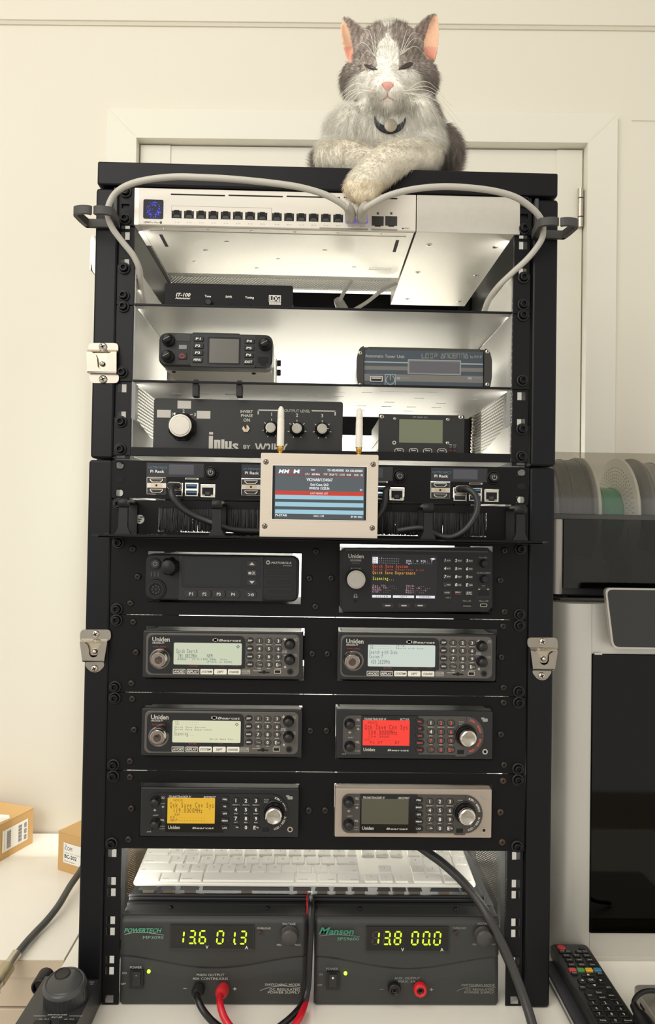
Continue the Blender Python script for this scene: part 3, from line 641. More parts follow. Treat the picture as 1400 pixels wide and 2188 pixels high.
def usb(parent, F, u0, v0, u1, v1, tongue, d=-1):
    def f(m):
        m.R(F, u0, v0, u1, v1, STL, d=d, t=1.5, r=4); m.R(F, u0 + (u1 - u0) * .08, v0 + (v1 - v0) * .14, u1 - (u1 - u0) * .08, v1 - (v1 - v0) * .14, DRK, d=d - .1, t=.3)
        m.R(F, u0 + (u1 - u0) * .14, v0 + (v1 - v0) * .25, u1 - (u1 - u0) * .14, v1 - (v1 - v0) * .5, tongue, d=d - .2, t=.3)
    return part('usb_port', parent, f)
usb(t, F, 180, 364, 298, 418, mat('usb_white', (190, 180, 165), .5))
def f(m):
    m.T(F, 'Automatic Tuner Unit', 132, 176, 27, GRT, align='l', w=372, bold=1, d=.2)
    m.T(F, 'by I3VHF', 1172, 186, 24, GRT, w=112, d=.2)
    # outlined display letters as stroked polylines
    G = {'L': [[(0, 0), (0, 1)], [(0, 1), (1, 1)]], 'O': [[(0, 0), (1, 0), (1, 1), (0, 1), (0, 0)]], 'P': [[(0, 1), (0, 0), (1, 0), (1, .5), (0, .55)]], 'A': [[(0, 1), (.5, 0), (1, 1), (0, 1)]], 'N': [[(0, 1), (0, 0), (1, 0), (1, 1)]], 'T': [[(0, 0), (1, 0)], [(.2, .35), (.2, 1), (1, 1)]], 'E': [[(1, 0), (0, 0), (0, 1), (1, 1)], [(0, .5), (1, .5)]]}
    u = 664
    for ch in 'LOOP ANTENNA':
        if ch == ' ': u += 30; continue
        for pl in G[ch]:
            for (a, b), (c, d_) in zip(pl, pl[1:]):
                for off in (-3.4, 3.4):
                    L_ = math.hypot((c - a) * 30, (d_ - b) * 42) or 1; nx, ny = (d_ - b) * 42 / L_ * off, -(c - a) * 30 / L_ * off
                    m.Ln(F, u + a * 30 + nx, 156 + b * 42 + ny, u + c * 30 + nx, 156 + d_ * 42 + ny, 2.2, GRT, d=.2)
        u += 37
    m.T(F, 'POWER', 368, 450, 13, GRT, w=76, d=-.2); m.T(F, 'KEYBOARD', 237, 445, 9, GRT, w=95, d=.2); m.R(F, 428, 374, 460, 397, BLN, d=.15, t=.2); m.T(F, 'BACKLIGHT', 514, 384, 12, BLN, w=82, d=.2); m.R(F, 1094, 374, 1130, 397, BLN, d=.15, t=.2); m.T(F, 'TX POWER', 1180, 384, 12, BLN, w=82, d=.2)
    x, z = F.p(368, 402, -.2); 
    for k in range(18):
        a0, a1 = math.radians(120 + k * 16.6), math.radians(120 + (k + 1) * 16.6); m.add([(x + q * math.cos(a_), 3.7, z + q * math.sin(a_)) for a_, q in ((a0, 4.6), (a1, 4.6), (a1, 5.6), (a0, 5.6))], [(0, 1, 2, 3)], BLN)
    m.box(x - .5, x + .5, 3.6, 3.7, z, z + 6.6, BLN)
part('lettering', t, f)
# --- audio box with the big selector knob
F = Face(16, 300, 830, .18571); F2 = Face(16, 500, 840, .18571); zC = UP(7) + 1.1
xa = F.p(150, 400)[0]; xb = F2.p(1253, 300)[0]; zt = F.p(700, 122)[1]
t = thing('audio_interface', 'black audio box with large knurled selector knob, three level knobs on lowest shelf', 'audio interface', ((xa + xb) / 2, 90, zC))
part('housing', t, lambda m: m.box(xa + 1.5, xb - 1.5, 18.3, 175, zC, zt - 1, PNL, 1))
part('front_panel', t, lambda m: m.rr((xa + xb) / 2, (zt + zC) / 2, xb - xa, zt - zC, 3, 16, 18.2, mat('black_front_panel', (27, 26, 25), .5, bump=.1, scale=900), .5))
LBL = mat('pale_label', (188, 184, 174), .6)
def f(m):
    m.R(F, 428, 142, 583, 232, LBL, d=-.15, t=.3); m.R(F, 192, 247, 350, 335, LBL, d=-.15, t=.3); m.R(F, 650, 258, 805, 347, LBL, d=-.15, t=.3)
    m.T(F, '2', 497, 260, 36, LBL, bold=1); m.T(F, '1', 367, 296, 34, LBL, bold=1); m.T(F, '3', 628, 300, 36, LBL, bold=1); m.Ln(F, 388, 294, 405, 294, 9, LBL); m.Ln(F, 566, 310, 582, 298, 10, LBL); m.Ln(F, 578, 300, 602, 298, 10, LBL)
    m.T(F, 'INVERT', 1224, 266, 29, LBL, w=142, bold=1); m.T(F, 'PHASE', 1225, 312, 29, LBL, w=134, bold=1); m.T(F, 'ON', 1224, 364, 36, LBL, w=74, bold=1)
    # the maker's name, its lower edge hidden behind the shelf lip
    m.R(F, 792, 502, 836, 530, LBL, d=-.2, t=.3); m.R(F, 788, 546, 834, 700, LBL, d=-.2, t=.3)
    m.R(F, 848, 592, 882, 745, LBL, d=-.2, t=.3); m.R(F, 848, 592, 920, 618, LBL, d=-.23, t=.3, r=8); m.R(F, 890, 600, 920, 700, LBL, d=-.26, t=.3); m.R(F, 932, 586, 966, 700, LBL, d=-.2, t=.3)
    m.R(F, 974, 606, 1004, 700, LBL, d=-.2, t=.3); m.R(F, 1020, 606, 1050, 700, LBL, d=-.2, t=.3); m.R(F, 974, 680, 1050, 702, LBL, d=-.24, t=.3)
    m.T(F, 's', 1094, 655, 118, LBL, w=72, bold=1); m.T(F, 'BY', 1226, 672, 42, LBL, w=80, bold=1)
    m.T(F2, 'W2IHY', 430, 632, 98, LBL, w=378, bold=1)
    m.R(F2, 273, 190, 520, 204, LBL, d=-.15, t=.3); m.R(F2, 273, 190, 286, 244, LBL, d=-.15, t=.3); m.R(F2, 895, 199, 1172, 212, LBL, d=-.15, t=.3); m.R(F2, 1158, 204, 1172, 258, LBL, d=-.15, t=.3)
    m.T(F2, 'OUTPUT LEVEL', 728, 205, 30, LBL, w=298)
    for (u, v, s_) in ((430, 392, '1'), (722, 404, '2'), (1012, 410, '3')):
        m.T(F2, s_, u + 4, v - 150, 36, LBL, bold=1)
        for k in range(7):
            a = math.radians(-115 + k * 51.6 - 155 + 180) ; a = math.radians(90 + 155 - k * 51.6)
            m.Ln(F2, u + 4 + 88 * math.cos(a), v + 12 - 88 * math.sin(a), u + 4 + 110 * math.cos(a), v + 12 - 110 * math.sin(a), 6, WHT)
part('lettering', t, f)
def knob(parent, F, u, v, r0, r1, dep, capm, skirt=PLA, fl=8, fd=.08, pointer=None, name='knob'):
    """flared knob: base radius r0, cap radius r1 (crop px), protruding dep mm; cap centre at u,v"""
    def f(m):
        x, z = F.p(u, v, -dep); a, b = F.L(r0), F.L(r1, -dep); y = F.Y
        m.lathe(x, z, [(a, y), (a, y - 2.5), (a * .96, y - 3), (b * 1.3, y - 4.5), (b * 1.26, y - dep + .6), (b * 1.15, y - dep)], skirt, 64, fl, fd, cap=False)
        m.lathe(x, z, [(b * 1.16, y - dep + .05), (b, y - dep - .02), (b * .97, y - dep - .4), (.01, y - dep - .4)], capm, 40, cap=False, sm=False)
        if pointer is not None:
            c, s_ = math.cos(pointer), math.sin(pointer); w = b * .1
            m.add([(x + c * q - s_ * e, y - dep - .3 + (q > b * 1.2) * dep * .25, z + s_ * q + c * e) for q, e in ((b * 1.0, -w), (b * 1.5, -w), (b * 1.5, w), (b * 1.0, w))], [(0, 1, 2, 3)], WHT)
    return part(name, parent, f)
CAP = mat('spun_knob_cap', (176, 170, 158), .32, .8, var=.1, scale=90)
knob(t, F, 458, 425, 165, 112, 16, CAP, pointer=math.radians(118))
for (u, v, p) in ((422, 396, 225), (724, 404, 125), (1016, 408, 5)): knob(t, F2, u, v, 88, 50, 13, CAP, pointer=math.radians(p))
def f(m):
    x, z = F.p(1215, 462, -1); m.lathe(x, z, [(F.L(44), 16), (F.L(44), 14)], CHR, 6, sm=False); m.lathe(x, z, [(F.L(24), 14), (F.L(22), 12)], GOLD, 20); m.tube([(x, 12, z), (x - 1, 6, z + 4.5)], [1.1, 1.7], CHR, 12)
part('toggle_switch', t, f)
# --- gps clock unit
F = Face(20, 780, 860, .242857); xa, xb, zt = F.p(120, 250)[0], F.p(874, 250)[0], F.p(500, 107)[1]
t = thing('clock_unit', 'black-fronted reference clock box with pale green blank screen on lowest shelf', 'electronic box', ((xa + xb) / 2, 90, zC))
part('housing', t, lambda m: (m.box(xa + 2, xb - 2, 22.1, 150, zC, zt - 3, SIL), [m.box(xa + 1.3, xa + 2.2, 24, 149, zC + 4 + k * 11, zC + 12 + k * 11, SIL) for k in range(3)]))
part('front_panel', t, lambda m: m.rr((xa + xb) / 2, (zt + zC) / 2, xb - xa, zt - zC, 1.5, 20, 22, mat('black_front_panel', (27, 26, 25), .5), .3))
screen(t, F, 300, 150, 686, 356, mat('green_blank_lcd', (112, 118, 92), .18), d=-.3, bezel=mat('lcd_bezel', (22, 24, 20), .3), bw=3)
for u, v, r in ((148, 125, 22), (840, 130, 22), (262, 143, 15), (728, 150, 17), (726, 358, 17)): x, z = F.p(u, v, 0); put(pmesh(crosshead(F.L(r))), 'screw', t, (x, 20, z))
def f(m):
    m.T(F, 'ZYT GPSDO 2015', 485, 130, 14, GRT, w=132); m.Rg(F, 258, 353, 17, 9, STL, d=-.5, t=.5)
    for u, s_ in ((300, 'Time'), (427, 'Sats'), (552, 'Date'), (678, 'Home')):
        v = 404 + (u - 300) * .01
        for q in ((u - 37, v + 40, u - 37, v + 12), (u + 37, v + 40, u + 37, v + 12), (u - 37, v + 12, u - 25, v), (u + 37, v + 12, u + 25, v), (u - 25, v, u + 25, v)): m.Ln(F, *q, 4, WHT)
        m.T(F, s_, u, v + 15, 12, WHT, w=40, bold=1)
    m.T(F, 'PPS', 753, 372, 8, WHT, w=24); m.T(F, 'Lock', 791, 373, 8, WHT, w=28)
part('lettering', t, f)
for u, v, mm_ in ((755, 394, mat('led_dull_green', (62, 70, 62), .25)), (789, 395, mat('led_dull_green', (62, 70, 62), .25)), (755, 426, mat('led_dull_red', (70, 22, 20), .25)), (788, 427, mat('led_dull_red', (70, 22, 20), .25))):
    part('indicator_lamp', t, lambda m: m.C(F, u, v, 13, mm_, d=-1.4, t=1.6, bev=.6))
# the row of ball screws of the case side frame, seen right of the clock
def f(m):
    m.box(217, 219, 150, 152, zC + 8, zC + 44, STL)
# --- dark cable plug under the shelf front: two hanging velcro tags of the middle shelf
for px_ in (419, 512):
    def f(m):
        x, z = Face(8, 0, 0, 1).p(px_, 832); m.box(x - 3.5, x + 3.5, 3, 15, z - 9, UP(5) - 3.6, RUB, .8); m.box(x - 2.8, x + 2.8, 4, 14, UP(5) - 2.1, UP(5) + 1.2, RUB, .5)
    solo('rubber_foot', 'black rubber post poking through the middle shelf, ' + ('left' if px_ < 450 else 'right') + ' one under the small mobile radio', 'rubber foot', f, group='rubber posts of the small mobile radio')
# white lead and dark plug behind the autotuner
def pt(x, y, Y): return unp(x, y, Y)
WC = mat('pale_grey_lead', (186, 182, 172), .45)
t = thing('power_lead', 'pale grey lead with round plug end lying behind the autotuner', 'cable', pt(727, 655, 150))
part('lead', t, lambda m: m.tube([pt(752, 600, 110), pt(735, 625, 125), pt(724, 648, 140)], 2.6, WC))
part('plug', t, lambda m: m.tube([pt(722, 640, 138), pt(727, 651, 144), pt(734, 663, 150)], [6, 7.2, 7.5], mat('plug_grey', (150, 146, 138), .4), 18, dens=3))
solo('thin_lead', 'pale grey curved lead running to the foot of the right bracket plate', 'cable', lambda m: m.tube([pt(848, 606, 150), pt(815, 622, 165), pt(785, 645, 170), pt(757, 662, 168)], 2.6, WC))
# --- ethernet patch cables
def cable(name, label, P, r, mt, cat='cable', extra=None, group=None):
    V = [pt(*p) for p in P]; t = thing(name, label, cat, V[0], group)
    part('jacket', t, lambda m: m.tube(V, r, mt, 12, dens=8))
    if extra: extra(t, V)
    return t
def plug(P):
    def g(t, V):
        def b(m): m.tube([pt(*p) for p in P], [4.6, 5.2, 5.9, 5.6], mat('boot_grey', (186, 181, 170), .5), 14, dens=5, rib=.10)
        part('plug_boot', t, b)
        x, z = Fs.p(P[-1][0], P[-1][1] + 7, 0); part('plug', t, lambda m: m.box(x - 5.4, x + 5.4, -14, -5.6, z - 2.6, z + 4.5, mat('clear_plug', (178, 174, 166), .25), .8))
    return g
cable('ethernet_cable', 'white ethernet cable arching left from switch to left cable hook', [(742, 445, -44), (722, 430, -50), (690, 414, -54), (640, 400, -57), (580, 391, -58), (500, 383, -58), (430, 379, -55), (370, 378, -50), (310, 385, -44), (270, 397, -38), (245, 415, -32), (232, 440, -30), (231, 462, -28), (240, 487, -24), (262, 517, -18), (284, 545, -12), (297, 573, -4), (300, 600, 8), (302, 640, 30)], 3.5, CBW, 'cable', plug([(738, 437, -46), (746, 447, -38), (749, 458, -26), (748.5, 466, -14)]), 'white patch cables on the switch')
cable('ethernet_cable', 'white printed ethernet cable arching right from switch to right cable hook', [(779, 447, -44), (795, 436, -50), (830, 418, -54), (880, 405, -57), (940, 399, -58), (1000, 401, -56), (1060, 409, -50), (1105, 423, -44), (1138, 446, -36), (1156, 468, -30), (1161, 490, -24), (1156, 515, -18), (1130, 550, -10), (1095, 583, -3), (1065, 612, 8), (1045, 640, 24), (1034, 668, 40)], 3.5, CBW, 'cable', plug([(783, 437, -46), (775, 448, -38), (773.5, 459, -26), (774.5, 467, -14)]), 'white patch cables on the switch')
# --- printed cable hooks
def hook(s):
    def f(m):
        z0, z1 = 889.5, 898.5; X = lambda v: s * v
        P = lambda L_: [(s * a + (3 if s > 0 else 0), b) for a, b in L_]
        H = mat('printed_charcoal_plastic', (64, 63, 61), .6, bump=.25, scale=2500)
        ribbon(m, P([(239, -7), (262, -7), (276, -7)]), 5, z0, z1, H, 3); ribbon(m, P([(274.5, -6), (277, -20), (278.5, -36)]), 5, z0, z1, H, 4)
        ribbon(m, P([(279, -36), (277, -41), (270, -44), (263, -44), (259.5, -42)]), 4.2, z0, z1, H); ribbon(m, P([(240, -6), (238.5, -20), (238, -36)]), 5, z0, z1, H, 4); ribbon(m, P([(237, -36), (239, -41), (246, -44), (252, -44), (256, -42)]), 4.2, z0, z1, H)
        x = s * 241 + (3 if s > 0 else 0); m.box(min(x, x + s * 4), max(x, x + s * 4), -8, -4.2, 893, 936, H, .5)
    return f
solo('cable_hook', 'dark printed plastic cable hook on left upper rack corner', 'cable hook', hook(-1), group='printed cable hooks')
solo('cable_hook', 'dark printed plastic cable hook on right upper rack corner', 'cable hook', hook(1), group='printed cable hooks')
# ================================================================== single board computer panel, brush panel, hotspot
t = thing('computer_panel', 'black one unit panel holding small computers with silver sockets, above the brush panel', 'rack panel', (0, 0, LO(1)))
z0, z1 = LO(1) + .6, LO(0) - .4
F6 = Face(-3, 250, 980, .16429)
def holes_of(i):
    dx, dy = 202.3 * i, 3.4 * i; o = []
    for (u0, v0, u1, v1) in ((383, 238, 643, 462), (680, 316, 858, 494), (880, 316, 1058, 492), (1084, 335, 1278, 500)):
        q = Face(-3, 250 + dx, 980 + dy, .16429); a = q.p(u0, v1); b = q.p(u1, v0); o.append((a[0], b[0], a[1], b[1]))
    return o
hs = [h for i in range(4) for h in holes_of(i)]
for s in (-1, 1):
    for d in (6.35, 38.1): hs.append((s * 232.5 - 5, s * 232.5 + 4.5, LO(1) + d - 3.6, LO(1) + d + 3.6))
part('panel_plate', t, lambda m: m.plate(-241.3, 241.3, z0, z1, -3, -1, hs, PNL))
for s in (-1, 1):
    for d in (6.35, 38.1): part('hole_ring', t, lambda m: m.lathe(s * 232.5, LO(1) + d, [(4.4, -3), (5.6, -3), (5.6, -3.3), (4.4, -3.3), (4.4, -3)], PNL, 24, cap=False))
    part('hole_plug', t, lambda m: m.rr(s * 232.5, LO(1) + 22.2, 9.5, 6.6, 3.2, -3.4, -3.05, DRK))
UBL = mat('label_blue', (70, 128, 160), .5)
for i in range(4):
    D = Face(-3, 250 + 202.3 * i, 980 + 3.4 * i, .16429); x, z = D.p(760, 250)
    w = ('far left, black cable in its upper socket', 'half hidden by the hotspot left edge', 'mostly behind the hotspot, right socket showing', 'far right, black cable looping down from it')[i]
    c = thing('single_board_computer', 'small computer in the one unit panel, ' + w, 'computer', (x, 20, z), 'small computers in the one unit panel')
    part('label_plate', c, lambda m: m.R(D, 388, 60, 1128, 240, mat('label_gloss', (34, 34, 36), .2), d=-.4, t=.4))
    screen(c, D, 686, 86, 992, 200, mat('dead_oled', (74, 72, 78), .2), d=-.7, bezel=mat('oled_rim', (62, 80, 96), .4), bw=7)
    def f(m):
        m.T(D, 'UCTRONICS', 532, 115, 28, UBL, w=240, d=-.5); m.T(D, 'Pi Rack', 525, 165, 34, WHT, w=180, d=-.5, bold=1); m.T(D, '*', 620, 152, 10, WHT, d=-.5)
        x_, z_ = D.p(1218, 182, -5)
        for k in range(16):
            a0, a1 = math.radians(125 + k * 18.1), math.radians(125 + (k + 1) * 18.1); m.add([(x_ + q * math.cos(a_), -8.2, z_ + q * math.sin(a_)) for a_, q in ((a0, 2.3), (a1, 2.3), (a1, 3.0), (a0, 3.0))], [(0, 1, 2, 3)], GRT)
        m.box(x_ - .35, x_ + .35, -8.3, -8.2, z_, z_ + 2.9, GRT)
    part('lettering', c, f)
    def f(m):
        x_, z_ = D.p(1218, 182, -5); q = D.L(1); m.lathe(x_, z_, [(q * 90, -3), (q * 88, -5), (q * 74, -5.4), (q * 70, -4.5)], PLA, 32, cap=False); m.lathe(x_, z_, [(q * 66, -4), (q * 64, -7.6), (q * 56, -8.1), (.01, -8.1)], PLA, 32, cap=False)
    part('power_button', c, f)
    def f(m):
        m.R(D, 388, 243, 638, 455, mat('socket_board', (40, 38, 38), .5), d=.5, t=8)
        m.R(D, 395, 318, 638, 378, STL, d=-.6, t=1); m.R(D, 440, 325, 585, 372, mat('bracket_gold', (196, 178, 150), .3, .8), d=-1, t=1); m.C(D, 512, 347, 14, DRK, d=-1.2, t=.4, n=14)
        for v in (258, 392):
            for e, mm_, dd in ((0, STL, -1.6), (9, DRK, -1.7)):
                x0_, zt_ = D.p(428 + e, v + e * .8, dd); x1_, zb_ = D.p(597 - e, v + 50 - e * .8, dd); k_ = 2.4; y = -3 + dd
                m.prism([(x0_ + k_, zb_), (x1_ - k_, zb_), (x1_, zb_ + 2.2), (x1_, zt_), (x0_, zt_), (x0_, zb_ + 2.2)], y, y + 1.6 - e * .15, mm_)
            m.R(D, 450, v + 14, 575, v + 30, mat('contact_strip', (52, 50, 46), .4), d=-1.9, t=.2)
        m.Ln(D, 390, 246, 390, 450, 5, STL, d=-.2); m.Ln(D, 390, 246, 636, 246, 5, STL, d=-.2)
    part('video_ports', c, f)
    for (u0, v0, u1, v1, cc_) in ((888, 322, 1050, 398, (40, 110, 170)), (888, 406, 1050, 486, (40, 110, 170)), (688, 318, 850, 398, (38, 36, 34)), (688, 406, 850, 486, (38, 36, 34))):
        usb(c, D, u0, v0, u1, v1, mat('usb_tongue_%d' % cc_[0], cc_, .4))
    def f(m):
        m.R(D, 1090, 342, 1270, 496, STL, d=-1, t=10); m.R(D, 1108, 376, 1250, 470, DRK, d=-1.1, t=.4); m.R(D, 1140, 468, 1220, 488, DRK, d=-1.1, t=.4); m.R(D, 1150, 430, 1205, 470, mat('port_tongue', (52, 52, 52), .5), d=-1.3, t=.2)
        for u in (1112, 1222): m.R(D, u, 476, u + 24, 492, mat('led_lens', (150, 150, 100), .3), d=-1.2, t=.2)
    part('ethernet_port', c, f)
    part('card_slot', c, lambda m: (m.R(D, 890, 252, 1062, 272, STL, d=-.4, t=.8, r=3), m.R(D, 900, 257, 1040, 269, DRK, d=-.5, t=.3), m.C(D, 813, 263, 7, DRK, d=-.1, t=.2, n=10)))
# --- brush panel with ledge and rings
t = thing('brush_panel', 'black cable brush panel with projecting ledge, below the small computers', 'rack panel', (0, -25, LO(2)))
z0, z1 = LO(2) + 1.2, LO(1) - 1.6
bx0 = F6.p(535, 800)[0]; bx1 = Face(-3, 880, 980, .19286).p(832, 700)[0]; bz1 = F6.p(800, 640)[1]; bz0 = F6.p(800, 955)[1]
part('panel_plate', t, lambda m: (m.plate(-241.3, 241.3, z0, z1, -3, -1, [(bx0, bx1, bz0, bz1)], PNL), m.plate(bx0 - 1, bx1 + 1, bz0 - 1, bz1 + 1, -3.6, -3, [(bx0, bx1, bz0, bz1)], PNL)))
def f(m):
    rg = random.Random(8)
    for k in range(5200):
        x = rg.uniform(bx0 + 1, bx1 - 1); dz = rg.gauss(0, 1.2); y = rg.uniform(-2.4, 5); w = rg.uniform(.16, .34); b0 = rg.uniform(0, 3)
        m.add([(x - w, y, bz1), (x + w, y, bz1), (x + w + dz, y - rg.uniform(-.5, .7), bz0 + b0), (x - w + dz, y, bz0 + b0)], [(0, 1, 2, 3)], BRS if rg.random() < .5 else BRS2)
BRS = mat('bristle_black', (14, 14, 14), .5); BRS2 = mat('bristle_grey', (44, 43, 42), .4)
part('bristles', t, f)
part('ledge', t, lambda m: (m.box(-242, 243, -52, -3.2, LO(2) + .2, LO(2) + 1.6, PNL), m.box(-242, 243, -52, -50.4, LO(2) + .2, LO(2) + 4.0, PNL, .5)))
def f(m):
    x, z = F6.p(298, 788, -.2); m.lathe(x, z, [(5.1, -3.0), (5.1, -3.25)], LBL, 36)
    for dz, a, b in ((2.5, -.5, 4.2), (0, -2.2, 2.0), (-2.3, -1.8, .6)): m.box(x + a, x + b, -3.4, -3.28, z + dz - .6, z + dz + .6, PNL)
part('logo', t, f)
for px_ in (263.5, 463.5, 915.5, 1112.5):
    def f(m):
        x, _ = unp(px_, 1100, -48)[0], 0; w = 5
        prof = [(-50, LO(2) + 1.7), (-48, LO(2) + 6), (-47.5, LO(2) + 30), (-47.5, LO(2) + 35)]
        n = 14
        for (zz0, zz1, w0, w1) in ((LO(2) + 1.7, LO(2) + 5, 9.5, 8.2), (LO(2) + 5, LO(2) + 12, 8.2, 5), (LO(2) + 12, LO(2) + 33, 5, 4.8)):
            m.add([(x - w0, -49, zz0), (x + w0, -49, zz0), (x + w1, -49, zz1), (x - w1, -49, zz1), (x - w0, -45, zz0), (x + w0, -45, zz0), (x + w1, -45, zz1), (x - w1, -45, zz1)], [(0, 1, 2, 3), (5, 4, 7, 6), (1, 5, 6, 2), (4, 0, 3, 7), (3, 2, 6, 7)], PLA)
        m.lathe(-47, LO(2) + 38.5, [(5.3, x - 5.2), (5.6, x - 4.8), (5.6, x + 4.8), (5.3, x + 5.2)], PLA, 24, axis='X')
        m.add([(x + q, y, z) for q in (-5, 5) for (y, z) in ((-46, LO(2) + 43.5), (-3.2, LO(2) + 40), (-3.2, LO(2) + 37), (-46, LO(2) + 40))], [(0, 1, 2, 3), (7, 6, 5, 4), (0, 4, 5, 1), (3, 2, 6, 7)], PLA)
        m.box(x - 5, x + 5, -6, -3.7, LO(2) + 1.7, LO(2) + 39, PLA); m.box(x - 9, x + 9, -8, -3.7, LO(2) + 1.7, LO(2) + 4, PLA)
    part('cable_ring', t, f)
for s in (-1, 1): put(RSC, 'cap_screw', t, (s * 232.5, -3, LO(1) - 6.35))
# dust fluff on the ledge
def f(m):
    rg = random.Random(2); D_ = mat('dust_grey', (120, 116, 108), .9)
    for k in range(150):
        x = rg.choice((rg.uniform(-240, -170), rg.uniform(-240, 240), rg.gauss(-75, 12), rg.uniform(200, 243))); y = rg.uniform(-50, -10); z = LO(2) + 1.8
        a, b = rg.gauss(0, 4), rg.gauss(0, 4); h = rg.uniform(.3, 3.4 if x < -170 or abs(x + 75) < 20 else 1)
        m.tube([(x, y, z), (x + a, y + b * .4, z + h), (x + a * 1.6 + rg.gauss(0, 2), y + b * .6, z + rg.uniform(0, h))], .09, D_, 3, cap=False, dens=4)
solo('dust', 'grey lint fibres lying along the ledge of the brush panel', 'dust', f, kind='stuff')
# --- hotspot
F = Face(-49, 540, 860, .2); HY = -49; zb = LO(2) + 1.75
xa, xb = F.p(82, 900)[0], F.p(1342, 900)[0]; zt = F.p(715, 548)[1]
t = thing('radio_hotspot', 'brushed metal hotspot box with lit status screen and two white aerials', 'radio hotspot', ((xa + xb) / 2, -36, zb))
part('housing', t, lambda m: (m.rr((xa + xb) / 2, (zb + zt) / 2, xb - xa, zt - zb - .1, 1.5, -49, -22, ALU, .7, 3), m.box(xa + 20, xa + 23, -46, -40, zt - .3, zt, ALU)))
def f(m):
    x0, z1_ = F.p(215, 672, 0); x1, z0_ = F.p(1212, 1262, 0); m.plate(x0 - .8, x1 + .8, z0_ - .8, z1_ + .8, -49.4, -49, [(x0, x1, z0_, z1_)], mat('milled_edge', (230, 224, 212), .3, .6)); m.box(x0, x1, -49.15, -49, z0_, z1_, GLB)
part('screen_frame', t, f)
sG = emi('ui_grey', (86, 94, 98), .85); sD = emi('ui_dark', (74, 80, 84), .8); sR = emi('ui_red', (196, 52, 32), 1); sB = emi('ui_blue', (152, 196, 212), 1.0); sW = emi('ui_white', (240, 240, 240), 1); sL = emi('ui_line', (150, 50, 45), .8)
def f(m):
    m.R(F, 238, 688, 1192, 1246, sG, d=-.3, t=.3); m.R(F, 238, 780, 1180, 788, sL, d=-.35, t=.05); m.R(F, 540, 700, 545, 785, sL, d=-.35, t=.05); m.R(F, 545, 744, 1190, 748, sL, d=-.35, t=.05); m.R(F, 712, 700, 716, 745, sL, d=-.35, t=.05)
    for (v0, v1, c) in ((946, 990, sR), (990, 1034, sB), (1034, 1066, sD), (1066, 1112, sB), (1112, 1146, sD), (1146, 1190, sB), (1190, 1246, sD)): m.R(F, 240, v0 + 3, 1184, v1 + 3, c, d=-.38, t=.05)
    T = lambda s_, u, v, h, w, c=sW, **k: m.T(F, s_, u, v, h, c, w=w, d=-.45, **k)
    T('MM', 335, 735, 40, 105, shear=.25, bold=1); T('DV', 416, 738, 28, 55, sR, shear=.2, bold=1); T('M', 470, 736, 40, 62, shear=.1, bold=1)
    T('N/A', 646, 719, 18, 42, bold=1); T('TX 430.450000', 886, 725, 24, 178, bold=1); T('RX 430.450000', 1086, 731, 24, 180, bold=1)
    T('CPU', 584, 765, 22, 48); T('600 MHz', 676, 767, 20, 88, bold=1); T('TMP', 778, 768, 22, 44); T('29.60 °C', 862, 771, 20, 88, bold=1); T('LOAD', 958, 772, 22, 58); T('0.03', 1027, 774, 20, 44, bold=1); T('DISK', 1110, 776, 22, 50); T('52', 1166, 777, 20, 24, bold=1)
    T('VK2NAB/1234567', 715, 826, 30, 280, bold=1); T('Gold Coast, QLD', 714, 878, 24, 196, bold=1); T('09/05/26 13:25:36', 713, 917, 24, 216, bold=1); T('24', 1158, 935, 20, 26, bold=1)
    T('LAST HEARD LIST', 711, 972, 20, 188); T('PI-STAR', 306, 1204, 22, 126, bold=1); T('10.0.1.110', 707, 1214, 20, 108, bold=1); T('BY BH OKU', 1112, 1222, 20, 122, bold=1)
part('display', t, f)
for u, v in ((143, 635), (1288, 661), (129, 1321), (1278, 1341)):
    x, z = F.p(u, v, 0); part('countersunk_screw', t, lambda m: (m.lathe(x, z, [(F.L(29), -48.9), (F.L(29), -49.15)], mat('screw_recess', (58, 54, 50), .5), 28), m.lathe(x, z, [(F.L(25), -49), (F.L(24), -49.3), (.01, -49.35)], mat('screw_face', (160, 150, 136), .35, .7), 28), m.add([(x - 2.6, -49.5, z + .9), (x - 2.3, -49.5, z + 1.5), (x + 2.6, -49.5, z - .9), (x + 2.3, -49.5, z - 1.5)], [(0, 1, 2, 3)], DRK), m.add([(x - 1.5, -49.5, z - 2.3), (x - .9, -49.5, z - 2.6), (x + 1.5, -49.5, z + 2.3), (x + .9, -49.5, z + 2.6)], [(0, 1, 2, 3)], DRK)))
AW = mat('white_aerial_rubber', (222, 216, 203), .5)
for (ub, vt) in ((296, 40), (1135, 60)):
    xA, _ = F.p(ub, 500, 13); zT = F.p(ub, vt, 13)[1]; Y = -36; L_ = zT - zt; tx = F.p(ub + 14, vt, 13)[0] - xA - F.L(6)
    M_ = np.eye(4); M_[0, 2] = tx / L_; M_[0, 3] = -tx / L_ * zt
    def f(m): m.lathe(xA, Y, [(F.L(40), zt + F.L(88)), (F.L(39), zT - 22), (F.L(37), zT - 21.5), (F.L(39), zT - 20), (F.L(37), zT - 14), (F.L(34), zT - 13.5), (F.L(37), zT - 12.5), (F.L(36), zT - 8), (F.L(30), zT - 3), (F.L(14), zT - .4), (.01, zT)], AW, 24, axis='Z')
    a_ = part('aerial', t, f, M=M_)
    part('aerial_connector', a_, lambda m: (m.lathe(xA, Y, [(F.L(30), zt - .2), (F.L(30), zt + 2), (F.L(24), zt + 2), (F.L(24), zt + 4), (F.L(33), zt + 4), (F.L(33), zt + 8)], GOLD, 24, axis='Z'), m.lathe(xA, Y, [(F.L(39), zt + 8), (F.L(39), zt + F.L(90))], GOLD, 6, axis='Z', sm=False)), M=M_)
